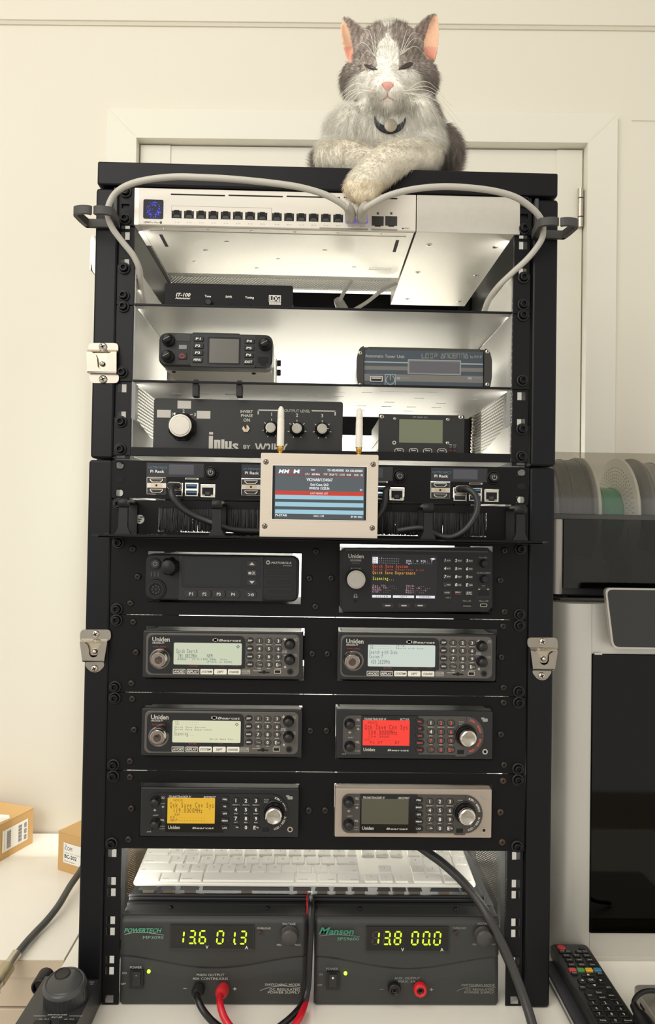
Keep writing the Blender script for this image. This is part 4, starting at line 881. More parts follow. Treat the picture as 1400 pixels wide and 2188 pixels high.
# --- black cables from the small computers
CB = mat('black_cable_jacket', (38, 38, 38), .42, bump=.1, scale=900)
def bplug(px_, py_, w, h):
    def g(t, V):
        x, z = Face(-8, 0, 0, 1).p(px_, py_)
        part('plug', t, lambda m: (m.rr(x, z, w, h, h / 2 - .1, -12, -5, PLA, 1.2, 6), m.rr(x, z, w + 1.6, h + 1.2, h / 2 + .3, -7, -6.4, STL, .2, 6)))
    return g
cable('data_cable', 'black cable curving down from the far left small computer', [(373, 1039, -14), (367, 1046, -24), (368, 1058, -28), (377, 1073, -28), (393, 1089, -26), (418, 1103, -24), (445, 1114, -24), (470, 1123, -26), (500, 1132, -24), (556, 1135, -16), (600, 1134, -14)], 3.6, CB, 'cable', bplug(372, 1037.5, 15.5, 7), 'black cables of the small computers')
cable('data_cable', 'black cable looping from the far right small computer down to the ledge', [(986, 1046, -14), (998, 1045, -22), (1012, 1053, -27), (1020, 1068, -29), (1020, 1088, -30), (1012, 1108, -30), (998, 1128, -30), (980, 1142, -29), (962, 1148, -28), (943, 1146, -26), (926, 1139, -22), (900, 1128, -20), (850, 1134, -16)], 3.6, CB, 'cable', bplug(990, 1045.5, 17, 7.5), 'black cables of the small computers')
cable('data_cable', 'black cable coming down at right edge of the hotspot screen', [(829, 1042, -10), (824, 1050, -18), (823, 1070, -20), (818, 1088, -20), (806, 1106, -20), (795, 1124, -18), (790, 1138, -18)], 3.4, CB, 'cable', None, 'black cables of the small computers')
# ================================================================== radio panels and radios
PX1 = lambda Y: Face(Y, 0, 0, 1)
scr = [[(284, 1173), (295, 1232), (279, 1289), (675, 1178), (661, 1236), (674, 1296), (708, 1235), (1078, 1176), (1069, 1240), (1078, 1307)],
       [(285, 1329), (291, 1394), (281, 1460), (667, 1397), (700, 1397), (1075, 1338), (1071, 1404), (1076, 1469)],
       [(283, 1493), (287, 1559), (278, 1626), (663, 1561), (698, 1561), (1076, 1501), (1070, 1569), (1077, 1634)],
       [(278, 1660), (281, 1727), (275, 1793), (660, 1731), (695, 1731), (1075, 1668), (1069, 1735), (1073, 1799)]]
def cut(F, u0, v0, u1, v1): a = F.p(u0, v1); b = F.p(u1, v0); return (a[0], b[0], a[1], b[1])
FM = Face(-2, 300, 1165, .25714); FS = Face(-2, 715, 1160, .25)
FU = [Face(-2, 300, 1335, .25714), Face(-2, 300, 1335, .25714, 414.3, 4.2), Face(-2, 300, 1335, .25714, -2.6, 166.2)]
FT = [Face(-2, 710, 1500, .25357), Face(-2, 710, 1500, .25357, -416.9, 166.2), Face(-2, 710, 1500, .25357, -2.4, 168)]
cuts = [[cut(FM, 58, 70, 1340, 472), cut(FS, 38, 30, 1352, 594)], [cut(FU[0], 42, 30, 1365, 448), cut(FU[1], 28, 22, 1352, 448)], [cut(FU[2], 28, 26, 1356, 446), cut(FT[0], 24, 34, 1356, 478)], [cut(FT[1], 20, 34, 1366, 478), cut(FT[2], 22, 34, 1362, 478)]]
wh = ('with the two tallest radios, right under the brush panel', 'with two silver knobbed scanners, second of the four radio panels', 'with the red screen scanner, third of the four radio panels', 'with the yellow screen scanner, right above the white keyboard')
for i in range(4):
    zt, zb_ = LO(2 + 2 * i), LO(4 + 2 * i)
    t = thing('radio_mount', 'wide black two unit panel ' + wh[i], 'rack panel', (0, 0, zb_))
    part('panel_plate', t, lambda m: m.plate(-241.3, 241.3, zb_ + .45, zt - .45, -2, 0, cuts[i], PNL))
    for px_, py_ in scr[i]:
        x, z = PX1(-2).p(px_, py_); put(HSR if (i == 3 and px_ > 900) else HSC, 'hex_screw', t, (x, -2, z))
    screws(t, zt, 2)
    # folded frame behind each opening, the radio slides into it
    for c in cuts[i]: part('mounting_sleeve', t, lambda m: (m.box(c[0] - 1.5, c[0] - .3, 0, 90, c[2] - 1, c[3] + 1, PNL), m.box(c[1] + .3, c[1] + 1.5, 0, 90, c[2] - 1, c[3] + 1, PNL), m.box(c[0] - .3, c[1] + .3, 0, 90, c[2] - 1.5, c[2] - .5, PNL)))
def body(t, c, col, dep=130, ins=5):
    part('housing', t, lambda m: m.box(c[0] + ins, c[1] - ins, 2, dep, c[2] + 3.0, c[3] - 6.5, col))
# --- tall black radio, top left
F = Face(-13, 300, 1165, .25714); c = cuts[0][0]
t = thing('mobile_radio', 'black mobile radio with dark unlit screen and four P buttons, top left radio panel', 'radio', ((c[0] + c[1]) / 2, 40, c[2]))
part('housing', t, lambda m: m.box(c[0] + 8, c[1] - 14, 0, 150, c[2] + 4, c[3] - 5, PLA))
def f(m):
    m.R(F, 44, 80, 1314, 462, PLA, d=0, t=24, r=62, bev=2.2, seg=8); m.R(F, 322, 92, 1018, 460, mat('radio_mid_panel', (21, 21, 22), .4), d=-1.2, t=2, r=6, bev=.5); m.R(F, 1020, 96, 1300, 458, PLA, d=-1.6, t=3, r=40, bev=.8, seg=6)
part('front_panel', t, f)
def f(m):
    m.R(F, 340, 98, 1000, 354, GLB, d=-1.6, t=1, r=22, bev=.3)
    m.R(F, 372, 120, 828, 328, mat('dark_glass_green', (17, 21, 19), .06), d=-1.75, t=.3, r=4)
part('display', t, f)
for i_, (v0, v1) in enumerate(((128, 180), (204, 258), (282, 334))):
    def f(m):
        m.R(F, 884, v0, 968, v1, mat('key_black', (30, 30, 31), .4), d=-2.8, t=2, r=14, bev=.4); x, z = F.p(927, (v0 + v1) / 2, -2.9); k = F.L(22); y = -13 - 2.95
        if i_ == 0: m.add([(x - k, y, z - k * .5), (x + k, y, z - k * .5), (x, y, z + k * .6)], [(0, 1, 2)], LBL)
        elif i_ == 2: m.add([(x - k, y, z + k * .5), (x, y, z - k * .6), (x + k, y, z + k * .5)], [(0, 1, 2)], LBL)
        else: m.T(F, 'OK', 940, 231, 24, LBL, d=-2.9, w=32, bold=1); m.R(F, 898, 222, 918, 242, LBL, d=-2.9, t=.1)
    part('button', t, f)
for k, s_ in enumerate(('P1', 'P2', 'P3', 'P4')): btn(t, F, 364 + k * 117, 376 + k, 470 + k * 117 + (6 if k == 3 else 0), 434 + k, mat('key_black', (30, 30, 31), .4), s_, LBL, d=-2.8, t=2, r=20, bev=.4, th=24, tw=32, du=4 if k == 0 else 0, bold=1)
def f(m):
    m.R(F, 872, 380, 966, 438, mat('key_black', (30, 30, 31), .4), d=-2.8, t=2, r=28, bev=.4)
    m.Ln(F, 896, 404, 912, 404, 4, LBL, d=-2.9); m.Ln(F, 912, 404, 912, 418, 4, LBL, d=-2.9); m.Ln(F, 896, 418, 912, 418, 4, LBL, d=-2.9); m.Ln(F, 896, 404, 902, 397, 4, LBL, d=-2.9); m.Ln(F, 920, 411, 932, 400, 5, LBL, d=-2.9); m.Ln(F, 932, 400, 944, 411, 5, LBL, d=-2.9); m.R(F, 924, 408, 930, 424, LBL, d=-2.9, t=.1); m.R(F, 934, 408, 941, 424, LBL, d=-2.9, t=.1)
part('button', t, f)
def f(m):
    for v in (228, 306, 384):
        m.R(F, 1030, v - 28, 1274 - (v - 228) * .1, v + 28, mat('slot_groove', (14, 14, 14), .5), d=-1.8, t=.5, r=27); m.R(F, 1038, v - 21, 1266 - (v - 228) * .1, v + 21, PLA, d=-2.0, t=.5, r=20, bev=.3)
part('speaker_slots', t, f)
def f(m):
    m.T(F, 'MOTOROLA', 1174, 146, 17, LBL, d=-1.7, w=166, shear=.3, bold=1); m.T(F, 'DM4601', 1222, 170, 12, GRT, d=-1.7, w=68, shear=.3); m.C(F, 1062, 143, 17, LBL, d=-1.75, t=.2, n=24); m.T(F, 'M', 1062, 143, 18, PLA, d=-1.8, bold=1)
part('lettering', t, f)
def f(m):
    m.C(F, 122, 155, 48, PLA, d=-1.5, t=3, bev=.6, n=30); m.C(F, 122, 155, 36, mat('key_black', (30, 30, 31), .4), d=-2.6, t=2, bev=.4, n=30); x, z = F.p(122, 152, -2.7)
    for k in range(16):
        a0, a1 = math.radians(125 + k * 18.1), math.radians(125 + (k + 1) * 18.1); m.add([(x + q * math.cos(a_), -15.75, z + q * math.sin(a_)) for a_, q in ((a0, 2.0), (a1, 2.0), (a1, 2.5), (a0, 2.5))], [(0, 1, 2, 3)], GRT)
    m.box(x - .3, x + .3, -15.8, -15.7, z, z + 2.8, GRT)
part('power_button', t, f)
part('status_lamps', t, lambda m: [m.R(F, u, 220, u + 12, 262, mat('lamp_grey', (52, 50, 50), .4), d=-.3, t=.5, r=5) for u in (86, 114, 143)])
def f(m):
    x, z = F.p(226, 183, -17); m.lathe(x, z, [(11, -13), (11, -15), (9.5, -16.5), (9.6, -22), (8.6, -26.5), (7.6, -28)], PLA, 48, 7, .13, cap=False); m.lathe(x, z, [(7.7, -28), (4.2, -29.5), (.01, -29.8)], PLA, 40, cap=False)
part('knob', t, f)
def f(m):
    m.C(F, 128, 368, 84, PLA, d=-2.0, t=3, bev=.8, n=40); m.Rg(F, 128, 368, 66, 52, PLA, d=-3.4, t=2); m.C(F, 128, 368, 48, DRK, d=-2.4, t=1, n=30)
    for a in range(8): m.C(F, 128 + 30 * math.cos(a * .785), 368 + 30 * math.sin(a * .785), 8, mat('pin_socket', (46, 44, 42), .4), d=-3.0, t=.7, n=10)
    m.C(F, 128, 368, 9, mat('pin_socket', (46, 44, 42), .4), d=-3.0, t=.7, n=10)
part('microphone_socket', t, f)
# --- tall scanner with colour screen, top right
F = Face(-13, 715, 1160, .25); c = cuts[0][1]
t = thing('radio_scanner', 'tall black scanner with colourful text screen and silver knob, top right radio panel', 'radio scanner', ((c[0] + c[1]) / 2, 40, c[2]))
body(t, c, PLA)
def octa(F, u0, v0, u1, v1, ch, d):
    P = [(u0 + ch, v0), (u1 - ch, v0), (u1, v0 + ch), (u1, v1 - ch), (u1 - ch, v1), (u0 + ch, v1), (u0, v1 - ch), (u0, v0 + ch)]
    return [F.p(u, v, d) for u, v in P][::-1]
def f(m):
    m.prism(octa(F, 44, 42, 1350, 588, 40, 0), -13, 8, PLA); m.prism(octa(F, 64, 58, 1340, 578, 30, -1), -14, -13, PLA)
    x0, z1_ = F.p(90, 48, 0); x1, z0_ = F.p(1310, 84, 0); m.box(x0, x1, -14.6, -13.5, z0_, z1_, mat('visor_grey', (56, 54, 52), .4), .4)
part('front_panel', t, f)
def lcdtext(m, F, rows, d, fallback=None):
    for (s_, u, v, h, w, c) in rows: m.T(F, s_, u, v, h, c, d=d, w=w, align='l', mono=True, bold=0)
def e_(n, c, s=1.0): return emi('screen_' + n, c, s)
def f(m):
    m.R(F, 312, 100, 876, 478, GLB, d=-1.3, t=.5, r=6); m.R(F, 322, 106, 862, 472, e_('near_black', (16, 15, 20), .5), d=-1.4, t=.2)
    W_, O, O2, Y_, P_, Y2 = e_('white', (225, 228, 235)), e_('orange_red', (228, 84, 38)), e_('dark_orange', (212, 66, 30)), e_('yellow', (236, 226, 60)), e_('pink', (206, 158, 176)), e_('amber', (240, 172, 48))
    m.R(F, 324, 120, 372, 176, W_, d=-1.45, t=.1)
    lcdtext(m, F, [('F0:', 326, 130, 12, 44, e_('near_black', (16, 15, 20), .5)), ('S0:', 326, 150, 12, 44, e_('near_black', (16, 15, 20), .5)), ('D0:', 326, 168, 12, 44, e_('near_black', (16, 15, 20), .5)), ('-1---------', 378, 131, 15, 178, W_), ('-----------', 378, 151, 13, 178, W_), ('-----------', 378, 169, 12, 178, W_),
        ('VOL: 0 SQL: 7', 610, 154, 18, 232, W_), ('Tgc:--.--.---', 610, 173, 14, 232, W_), ('Quick Save System', 324, 197, 26, 306, O), ('Quick Save Favorites List', 324, 225, 16, 444, O2), ('Quick Save Department', 324, 252, 26, 370, Y2), ('Scanning...', 324, 302, 28, 188, Y_),
        ('Sys ID: ---', 322, 364, 14, 198, P_), ('RFSS ID: ---', 322, 382, 14, 216, P_), ('WACN: ---', 322, 400, 14, 162, P_), ('UID: ---', 322, 417, 14, 144, P_), ('TGID: ---', 608, 368, 14, 162, P_), ('Site ID: ---', 608, 386, 14, 214, P_), ('Batt:-.--V', 608, 405, 14, 180, P_), ('RSSI: ---', 608, 423, 14, 162, P_)], -1.5)
    for u0, u1, s_ in ((322, 483, 'SYSTEM'), (499, 680, 'DEPT'), (696, 858, 'CHANNEL')):
        m.R(F, u0, 446 + (u0 - 322) * .015, u1, 468 + (u0 - 322) * .015, W_, d=-1.45, t=.1); m.T(F, s_, (u0 + u1) / 2, 457 + (u0 - 322) * .015, 14, e_('near_black', (16, 15, 20), .5), d=-1.6, w=110 if len(s_) > 4 else 66, mono=True)
    x, z = F.p(842, 137, -1.5); m.add([(x - 3.4, -14.6, z), (x, -14.6, z - 1.2), (x + 3, -14.6, z), (x, -14.6, z + 1.2)], [(0, 1, 2, 3)], W_)
part('display', t, f)
knob(t, F, 186, 314, 86, 68, 17, CAP, fl=40, fd=.03)
def f(m):
    m.T(F, 'Uniden', 184, 113, 34, LBL, d=-1.1, w=132, bold=1); m.T(F, 'SDS200E', 182, 149, 15, GRT, d=-1.1, w=96, bold=1); m.R(F, 148, 168, 218, 180, mat('lamp_grey', (52, 50, 50), .4), d=-1.2, t=.3); m.T(F, 'PUSH/FUNC', 184, 220, 14, GRT, d=-1.1, w=88, shear=.2)
    m.T(F, 'VOLUME/', 1268, 126, 13, GRT, d=-1.1, w=74, shear=.2); m.T(F, 'SQUELCH/MENU', 1275, 257, 13, GRT, d=-1.1, w=118, shear=.2); m.T(F, 'LAN', 1274, 366, 9, GRT, d=-1.1, w=26); m.T(F, 'USB A', 973, 468, 12, GRT, d=-1.1, w=46, shear=.2); m.T(F, 'Micro SD', 1133, 496, 13, GRT, d=-1.1, w=68, shear=.2); m.T(F, 'Micro USB', 1276, 497, 13, GRT, d=-1.1, w=78, shear=.2)
    m.Rg(F, 180, 452, 14, 10, GRT, d=-1.1, t=.1); m.R(F, 165, 452, 172, 470, GRT, d=-1.15, t=.1); m.R(F, 188, 452, 195, 470, GRT, d=-1.15, t=.1); m.R(F, 166, 456, 194, 470, PLA, d=-1.12, t=.1) if 0 else None
part('lettering', t, f)
part('headphone_socket', t, lambda m: (m.Rg(F, 178, 499, 19, 13, PLA, d=-1.6, t=1), m.C(F, 178, 499, 13, DRK, d=-1.1, t=.3)))
KB = mat('key_black', (30, 30, 31), .4)
lab = [('1', 'SRCH'), ('2', 'SRCH'), ('3', 'SRCH'), ('4', 'ATT'), ('5', 'DIM'), ('6', 'WX'), ('7', 'IFX'), ('8', 'REV'), ('9', 'DISP'), ('.', 'NO'), ('0', 'LVL'), ('E', 'YES'), ('', 'AVOID'), ('', 'REPLAY'), ('', 'ZIP')]
for k, (a, b) in enumerate(lab):
    u, v = 962 + (k % 3) * 94, 149 + (k // 3) * 69 + (k % 3) * 1.5
    def f(m):
        m.R(F, u - 39, v - 25, u + 39, v + 25, mat('key_rim', (14, 14, 14), .5), d=-1.2, t=.4, r=12); m.R(F, u - 34, v - 20, u + 34, v + 20, KB, d=-2.4, t=1.5, r=10, bev=.4)
        if a: m.T(F, a, u - 16, v, 25, WHT, d=-2.5, shear=.15, bold=1); m.T(F, b, u + 14, v + 2, 11, WHT, d=-2.5, w=32, shear=.15)
        else: m.T(F, b, u, v - (5 if k > 12 else 0), 11, WHT, d=-2.5, w=44, shear=.15); k == 13 and m.T(F, 'RECORD', u, v + 10, 10, emi('key_red', (200, 50, 40), .6), d=-2.5, w=44); k == 14 and m.T(F, 'SERVICES', u, v + 9, 10, WHT, d=-2.5, w=50)
    part('button', t, f)
for u in (455, 594, 733):
    def f(m): m.R(F, u - 56, 512, u + 56, 558, mat('key_rim', (14, 14, 14), .5), d=-1.2, t=.4, r=10); m.R(F, u - 50, 517, u + 50, 554, KB, d=-2.2, t=1.4, r=8, bev=.4); m.R(F, u - 22, 532, u + 22, 541, LBL, d=-2.3, t=.1)
    part('button', t, f)
for u, v in ((1288, 178), (1290, 312)): knob(t, F, u, v, 36, 24, 9, PLA, fl=18, fd=.05)
def f(m):
    m.R(F, 1218, 380, 1334, 472, mat('key_rim', (14, 14, 14), .5), d=-1.2, t=.4); m.R(F, 1228, 400, 1324, 455, DRK, d=-1.5, t=.3)
    for u in (1236, 1312): m.R(F, u - 7, 392, u + 9, 402, mat('led_lens', (150, 150, 100), .3), d=-1.6, t=.2)
part('ethernet_port', t, f)
part('usb_port', t, lambda m: (m.R(F, 918, 482, 1028, 538, mat('key_rim', (14, 14, 14), .5), d=-1.3, t=.4, r=8), m.R(F, 926, 490, 1018, 530, PLA, d=-1.6, t=.6, r=6)))
part('card_slot', t, lambda m: (m.R(F, 1086, 518, 1176, 546, DRK, d=-1.2, t=.4, r=3), m.R(F, 1098, 538, 1168, 542, GRT, d=-1.3, t=.2)))
part('usb_port', t, lambda m: (m.R(F, 1244, 520, 1306, 546, STL, d=-1.3, t=.4, r=12), m.R(F, 1248, 523, 1302, 543, DRK, d=-1.4, t=.3, r=10)))
# --- bear mascot is left generic: a small grey badge
def uniden536(i, label, rows, glow, F, icon=True):
    c = [cuts[1][0], cuts[1][1], cuts[2][0]][i]; t = thing('radio_scanner', label, 'radio scanner', ((c[0] + c[1]) / 2, 40, c[2]))
    body(t, c, PLA)
    FG = mat('scanner_face_grey', (84, 79, 73), .4, var=.04); d0 = 0
    def f(m):
        m.R(F, 26, 56, 1348, 446, mat('bezel_black', (22, 22, 23), .35), d=0, t=14, r=16, bev=1.2); m.R(F, 52, 76, 1318, 424, FG, d=-1.4, t=2, r=44, bev=.9, seg=6)
    part('front_panel', t, f)
    def f(m):
        x0, _ = F.p(64, 250, -1.5); x1, _ = F.p(872, 250, -1.5); z0_ = F.p(400, 408, -1.5)[1]; zm = F.p(866, 362, -1.5)[1]; z1_ = F.p(400, 88, -1.5)[1]; x2 = F.p(838, 400, -1.5)[0]
        P = poly_round([(x0, z0_), (x2 - 4, z0_), (x2, zm), (x1, zm), (x1, z1_), (x0, z1_)], 7); m.prism(P, F.Y - 1.8, F.Y - 1.2, GLB)
    part('screen_surround', t, f)
    def f(m):
        m.R(F, 280, 152, 840, 332, glow, d=-2.0, t=.4, r=10)
        ink = mat('lcd_ink_blue', (52, 62, 92), .5); lcdtext(m, F, [(s_, u, v, h, w, ink) for (s_, u, v, h, w) in rows], -2.1)
        if icon:
            x, z = F.p(812, 182, -2.1); k = F.L(15)
            m.add([(x - k, F.Y - 2.2, z), (x, F.Y - 2.2, z - k), (x + k, F.Y - 2.2, z), (x, F.Y - 2.2, z + k), (x - k * .6, F.Y - 2.2, z), (x, F.Y - 2.2, z - k * .6), (x + k * .6, F.Y - 2.2, z), (x, F.Y - 2.2, z + k * .6)], [(0, 1, 5, 4), (1, 2, 6, 5), (2, 3, 7, 6), (3, 0, 4, 7)], ink)
    part('display', t, f)
    def f(m):
        m.T(F, 'Uniden', 172, 120, 36, LBL, d=-1.9, w=144, bold=1); m.T(F, 'UBCD536-PT', 150, 150, 13, LBL, d=-1.9, w=100, bold=1); m.T(F, 'PUSH FUNC', 162, 182, 11, mat('red_print', (170, 60, 48), .5), d=-1.9, w=108, shear=.2)
        m.T(F, 'Bearcat', 748, 130, 18, LBL, d=-1.9, w=180, shear=.4, bold=1); m.C(F, 624, 126, 15, LBL, d=-1.9, t=.1, n=18); m.R(F, 600, 116, 648, 136, LBL, d=-1.9, t=.1, r=8)
        m.T(F, 'RECORD', 446, 342, 10, mat('red_print', (170, 60, 48), .5), d=-1.9, w=68); m.T(F, 'SITE', 676, 342, 9, mat('brown_print', (110, 62, 52), .5), d=-1.9, w=36); m.T(F, 'MODE', 790, 342, 9, mat('brown_print', (110, 62, 52), .5), d=-1.9, w=42)
        for k, s_ in enumerate(('SRCH1', 'SRCH2', 'SRCH3', 'ATT', '', 'WX', 'IFX', 'REV', 'DISP', 'PRI', 'LVL', 'Q.SRCH')):
            if s_: m.T(F, s_, 988 + (k % 3) * 79, 163 + (k // 3) * 66 + (k % 3), 9, WHT, d=-1.5, w=8.4 * len(s_))
        m.T(F, 'SQ', 1290, 122, 20, GRT, d=-1.5, w=30, shear=.3, bold=1); m.T(F, 'VOL', 1284, 253, 20, GRT, d=-1.5, w=42, shear=.3, bold=1); m.T(F, 'microSD', 972, 380, 10, WHT, d=-1.5, w=62); m.T(F, 'PUSH', 1200, 218, 8, WHT, d=-1.5, w=34); m.T(F, 'FILTER', 1200, 230, 8, WHT, d=-1.5, w=42); m.T(F, 'DIM', 1207, 254, 8, WHT, d=-1.5, w=22)
        for u, v in ((1202, 121),): m.Rg(F, u, v, 9, 6, WHT, d=-1.5, t=.1, n=14); m.Ln(F, u - 16, v, u + 16, v, 3, WHT, d=-1.5); m.Ln(F, u, v - 16, u, v + 16, 3, WHT, d=-1.5)
        m.Rg(F, 1203, 352, 9, 6, WHT, d=-1.5, t=.1, n=14); m.Ln(F, 1203, 340, 1203, 352, 3, WHT, d=-1.5)
    part('lettering', t, f)
    def f(m):
        x, z = F.p(162, 282, -1.5); q = F.L(1); m.lathe(x, z, [(q * 84, F.Y - 1.8), (q * 82, F.Y - 2.8), (q * 70, F.Y - 2.6), (q * 66, F.Y - 1.9)], mat('knob_well', (120, 116, 110), .3, .8), 40, cap=False)
    part('knob_well', t, f)
    def f(m):
        x, z = F.p(150, 292, -19); m.lathe(x, z, [(F.L(30), F.Y - 19.5), (F.L(30), F.Y - 20.2), (F.L(25), F.Y - 20.3), (F.L(12), F.Y - 19.8), (.01, F.Y - 19.8)], mat('turned_knob_dark', (96, 84, 78), .2, .95, var=.4, scale=240), 32, cap=False)  # mottled dark tone stands in for reflections on the hub
    part('knob_hub', t, f)
    knob(t, F, 150, 292, 58, 50, 19, mat('turned_knob_face', (150, 136, 126), .22, .95, var=.35, scale=180), skirt=CHR, fl=0, fd=0, name='tuning_knob')  # face colour and its noise paint the dark reflections of chrome
    for k, (s_, lit) in enumerate((('AVOID', 0), ('REPLAY', 0), ('SYSTEM', 1), ('DEPT', 1), ('CHANNEL', 1))):
        u0 = 270 + k * 114.5; v = 388 + k * 1.0
        LK = emi('lit_key_cream', (236, 228, 206), .95)
        def f(m):
            m.R(F, u0, v - 21, u0 + 104, v + 21, LK if lit else LBL, d=-3.0, t=1.6, r=6, bev=.2)
            if not lit: m.R(F, u0 + 6, v - 14, u0 + 98, v + 14, mat('key_black', (30, 30, 31), .4), d=-3.1, t=.3, r=3)
            m.T(F, s_, u0 + 52, v, 18, (mat('dark_print', (40, 38, 36), .6) if lit else WHT), d=-3.15, w=84 if k != 3 else 50, shear=.25, bold=1)
        part('button', t, f)
    def f(m):
        m.R(F, 842, 374, 912, 410, GRT, d=-1.9, t=.6, r=4); m.T(F, 'HOLD', 870, 383, 9, DRK, d=-2.0, w=40); m.T(F, 'RESUME', 876, 400, 9, DRK, d=-2.0, w=56)
    part('button', t, f)
    for k, s_ in enumerate(('ZIP', 'SERV', 'RANG', 'MENU')): btn(t, F, 880, 107 + k * 66, 940, 155 + k * 66, mat('oval_key_black', (14, 14, 15), .3), s_, WHT, d=-2.6, t=1.6, r=23, bev=.5, th=13, tw=38, bold=1, shear=.2)
    for k, s_ in enumerate(('1', '2', '3', '4', '5', '6', '7', '8', '9', '*', '0', 'E')):
        u, v = 989 + (k % 3) * 79, 133 + (k // 3) * 66 + (k % 3)
        def f(m):
            m.R(F, u - 32, v - 24, u + 32, v + 24, mat('key_ring', (40, 38, 35), .4), d=-1.7, t=.4, r=23); m.R(F, u - 28, v - 20, u + 28, v + 20, mat('key_grey', (66, 62, 58), .35), d=-2.6, t=1.2, r=19, bev=.5)
            m.T(F, s_, u - (10 if s_ in '*E' else 0), v, 24 if s_ != '*' else 14, WHT, d=-2.7, bold=1); s_ in '*E' and m.T(F, 'no' if s_ == '*' else 'yes', u + 10, v, 10, WHT, d=-2.7, w=22)
        part('button', t, f)
    for v in (170, 300): 
        def f(m):
            x, z = F.p(1240, v, -11); q = F.L(1, -11); m.lathe(x, z, [(q * 46, F.Y - 1.4), (q * 46, F.Y - 3.4), (q * 38, F.Y - 4), (q * 37, F.Y - 11), (q * 33, F.Y - 12), (.01, F.Y - 12)], mat('knob_black', (17, 17, 18), .4), 40, 20, .03)
        part('knob', t, f)
    part('card_slot', t, lambda m: (m.R(F, 984, 390, 1074, 402, DRK, d=-1.6, t=.4, r=3), m.C(F, 1028, 393, 15, DRK, d=-1.55, t=.3)))
    part('usb_port', t, lambda m: (m.R(F, 1112, 374, 1168, 406, STL, d=-1.6, t=.4, r=5), m.R(F, 1117, 378, 1163, 402, DRK, d=-1.7, t=.4, r=4)))
    part('headphone_socket', t, lambda m: (m.Rg(F, 1246, 390, 25, 14, mat('knob_black', (17, 17, 18), .4), d=-2.2, t=1), m.C(F, 1246, 390, 14, DRK, d=-1.6, t=.4)))
    return t
G1, G2, G3 = emi('lcd_glow_green', (196, 203, 176), 1.0), emi('lcd_glow_cool', (198, 208, 198), 1.0), emi('lcd_glow_cream', (214, 214, 180), 1.0)
FUr = [Face(-12, f_.x0, f_.y0, f_.k) for f_ in FU]
uniden536(0, 'black scanner with pale screen reading Quick Search, upper left of the scanner rows', [('Quick Search', 298, 216, 34, 176), (' 781.0822MHz', 298, 257, 32, 174), ('NFM', 554, 258, 30, 46), ('RANGE', 310, 285, 16, 72), ('25.0-1300.0MHz', 428, 285, 15, 204), ('Auto', 664, 286, 15, 58), ('(F+SYS to SCAN)', 548, 306, 15, 216)], G1, FUr[0])
uniden536(1, 'black scanner with pale screen reading Search with Scan, right of the Quick Search one', [(' F0:----------', 284, 158, 14, 190), (' S0:----------', 284, 176, 14, 190), ('19:58', 512, 159, 14, 74), ('Search with Scan', 512, 178, 13, 232), ('Search with Scan', 290, 208, 32, 236), ('Custom 7', 290, 246, 30, 116), (' 420.2625MHz', 290, 290, 32, 176)], G2, FUr[1], icon=False)
uniden536(2, 'black scanner with cream screen reading Scanning, left of the red screen scanner', [(' F0:----------', 284, 160, 13, 210), (' S0:----------', 284, 178, 13, 210), ('Quick Save System', 292, 202, 13, 256), ('Quick Save Department', 292, 222, 14, 314), ('Scanning...', 290, 256, 32, 160), ('Quick Save Fav...', 586, 302, 14, 232)], G3, FUr[2])
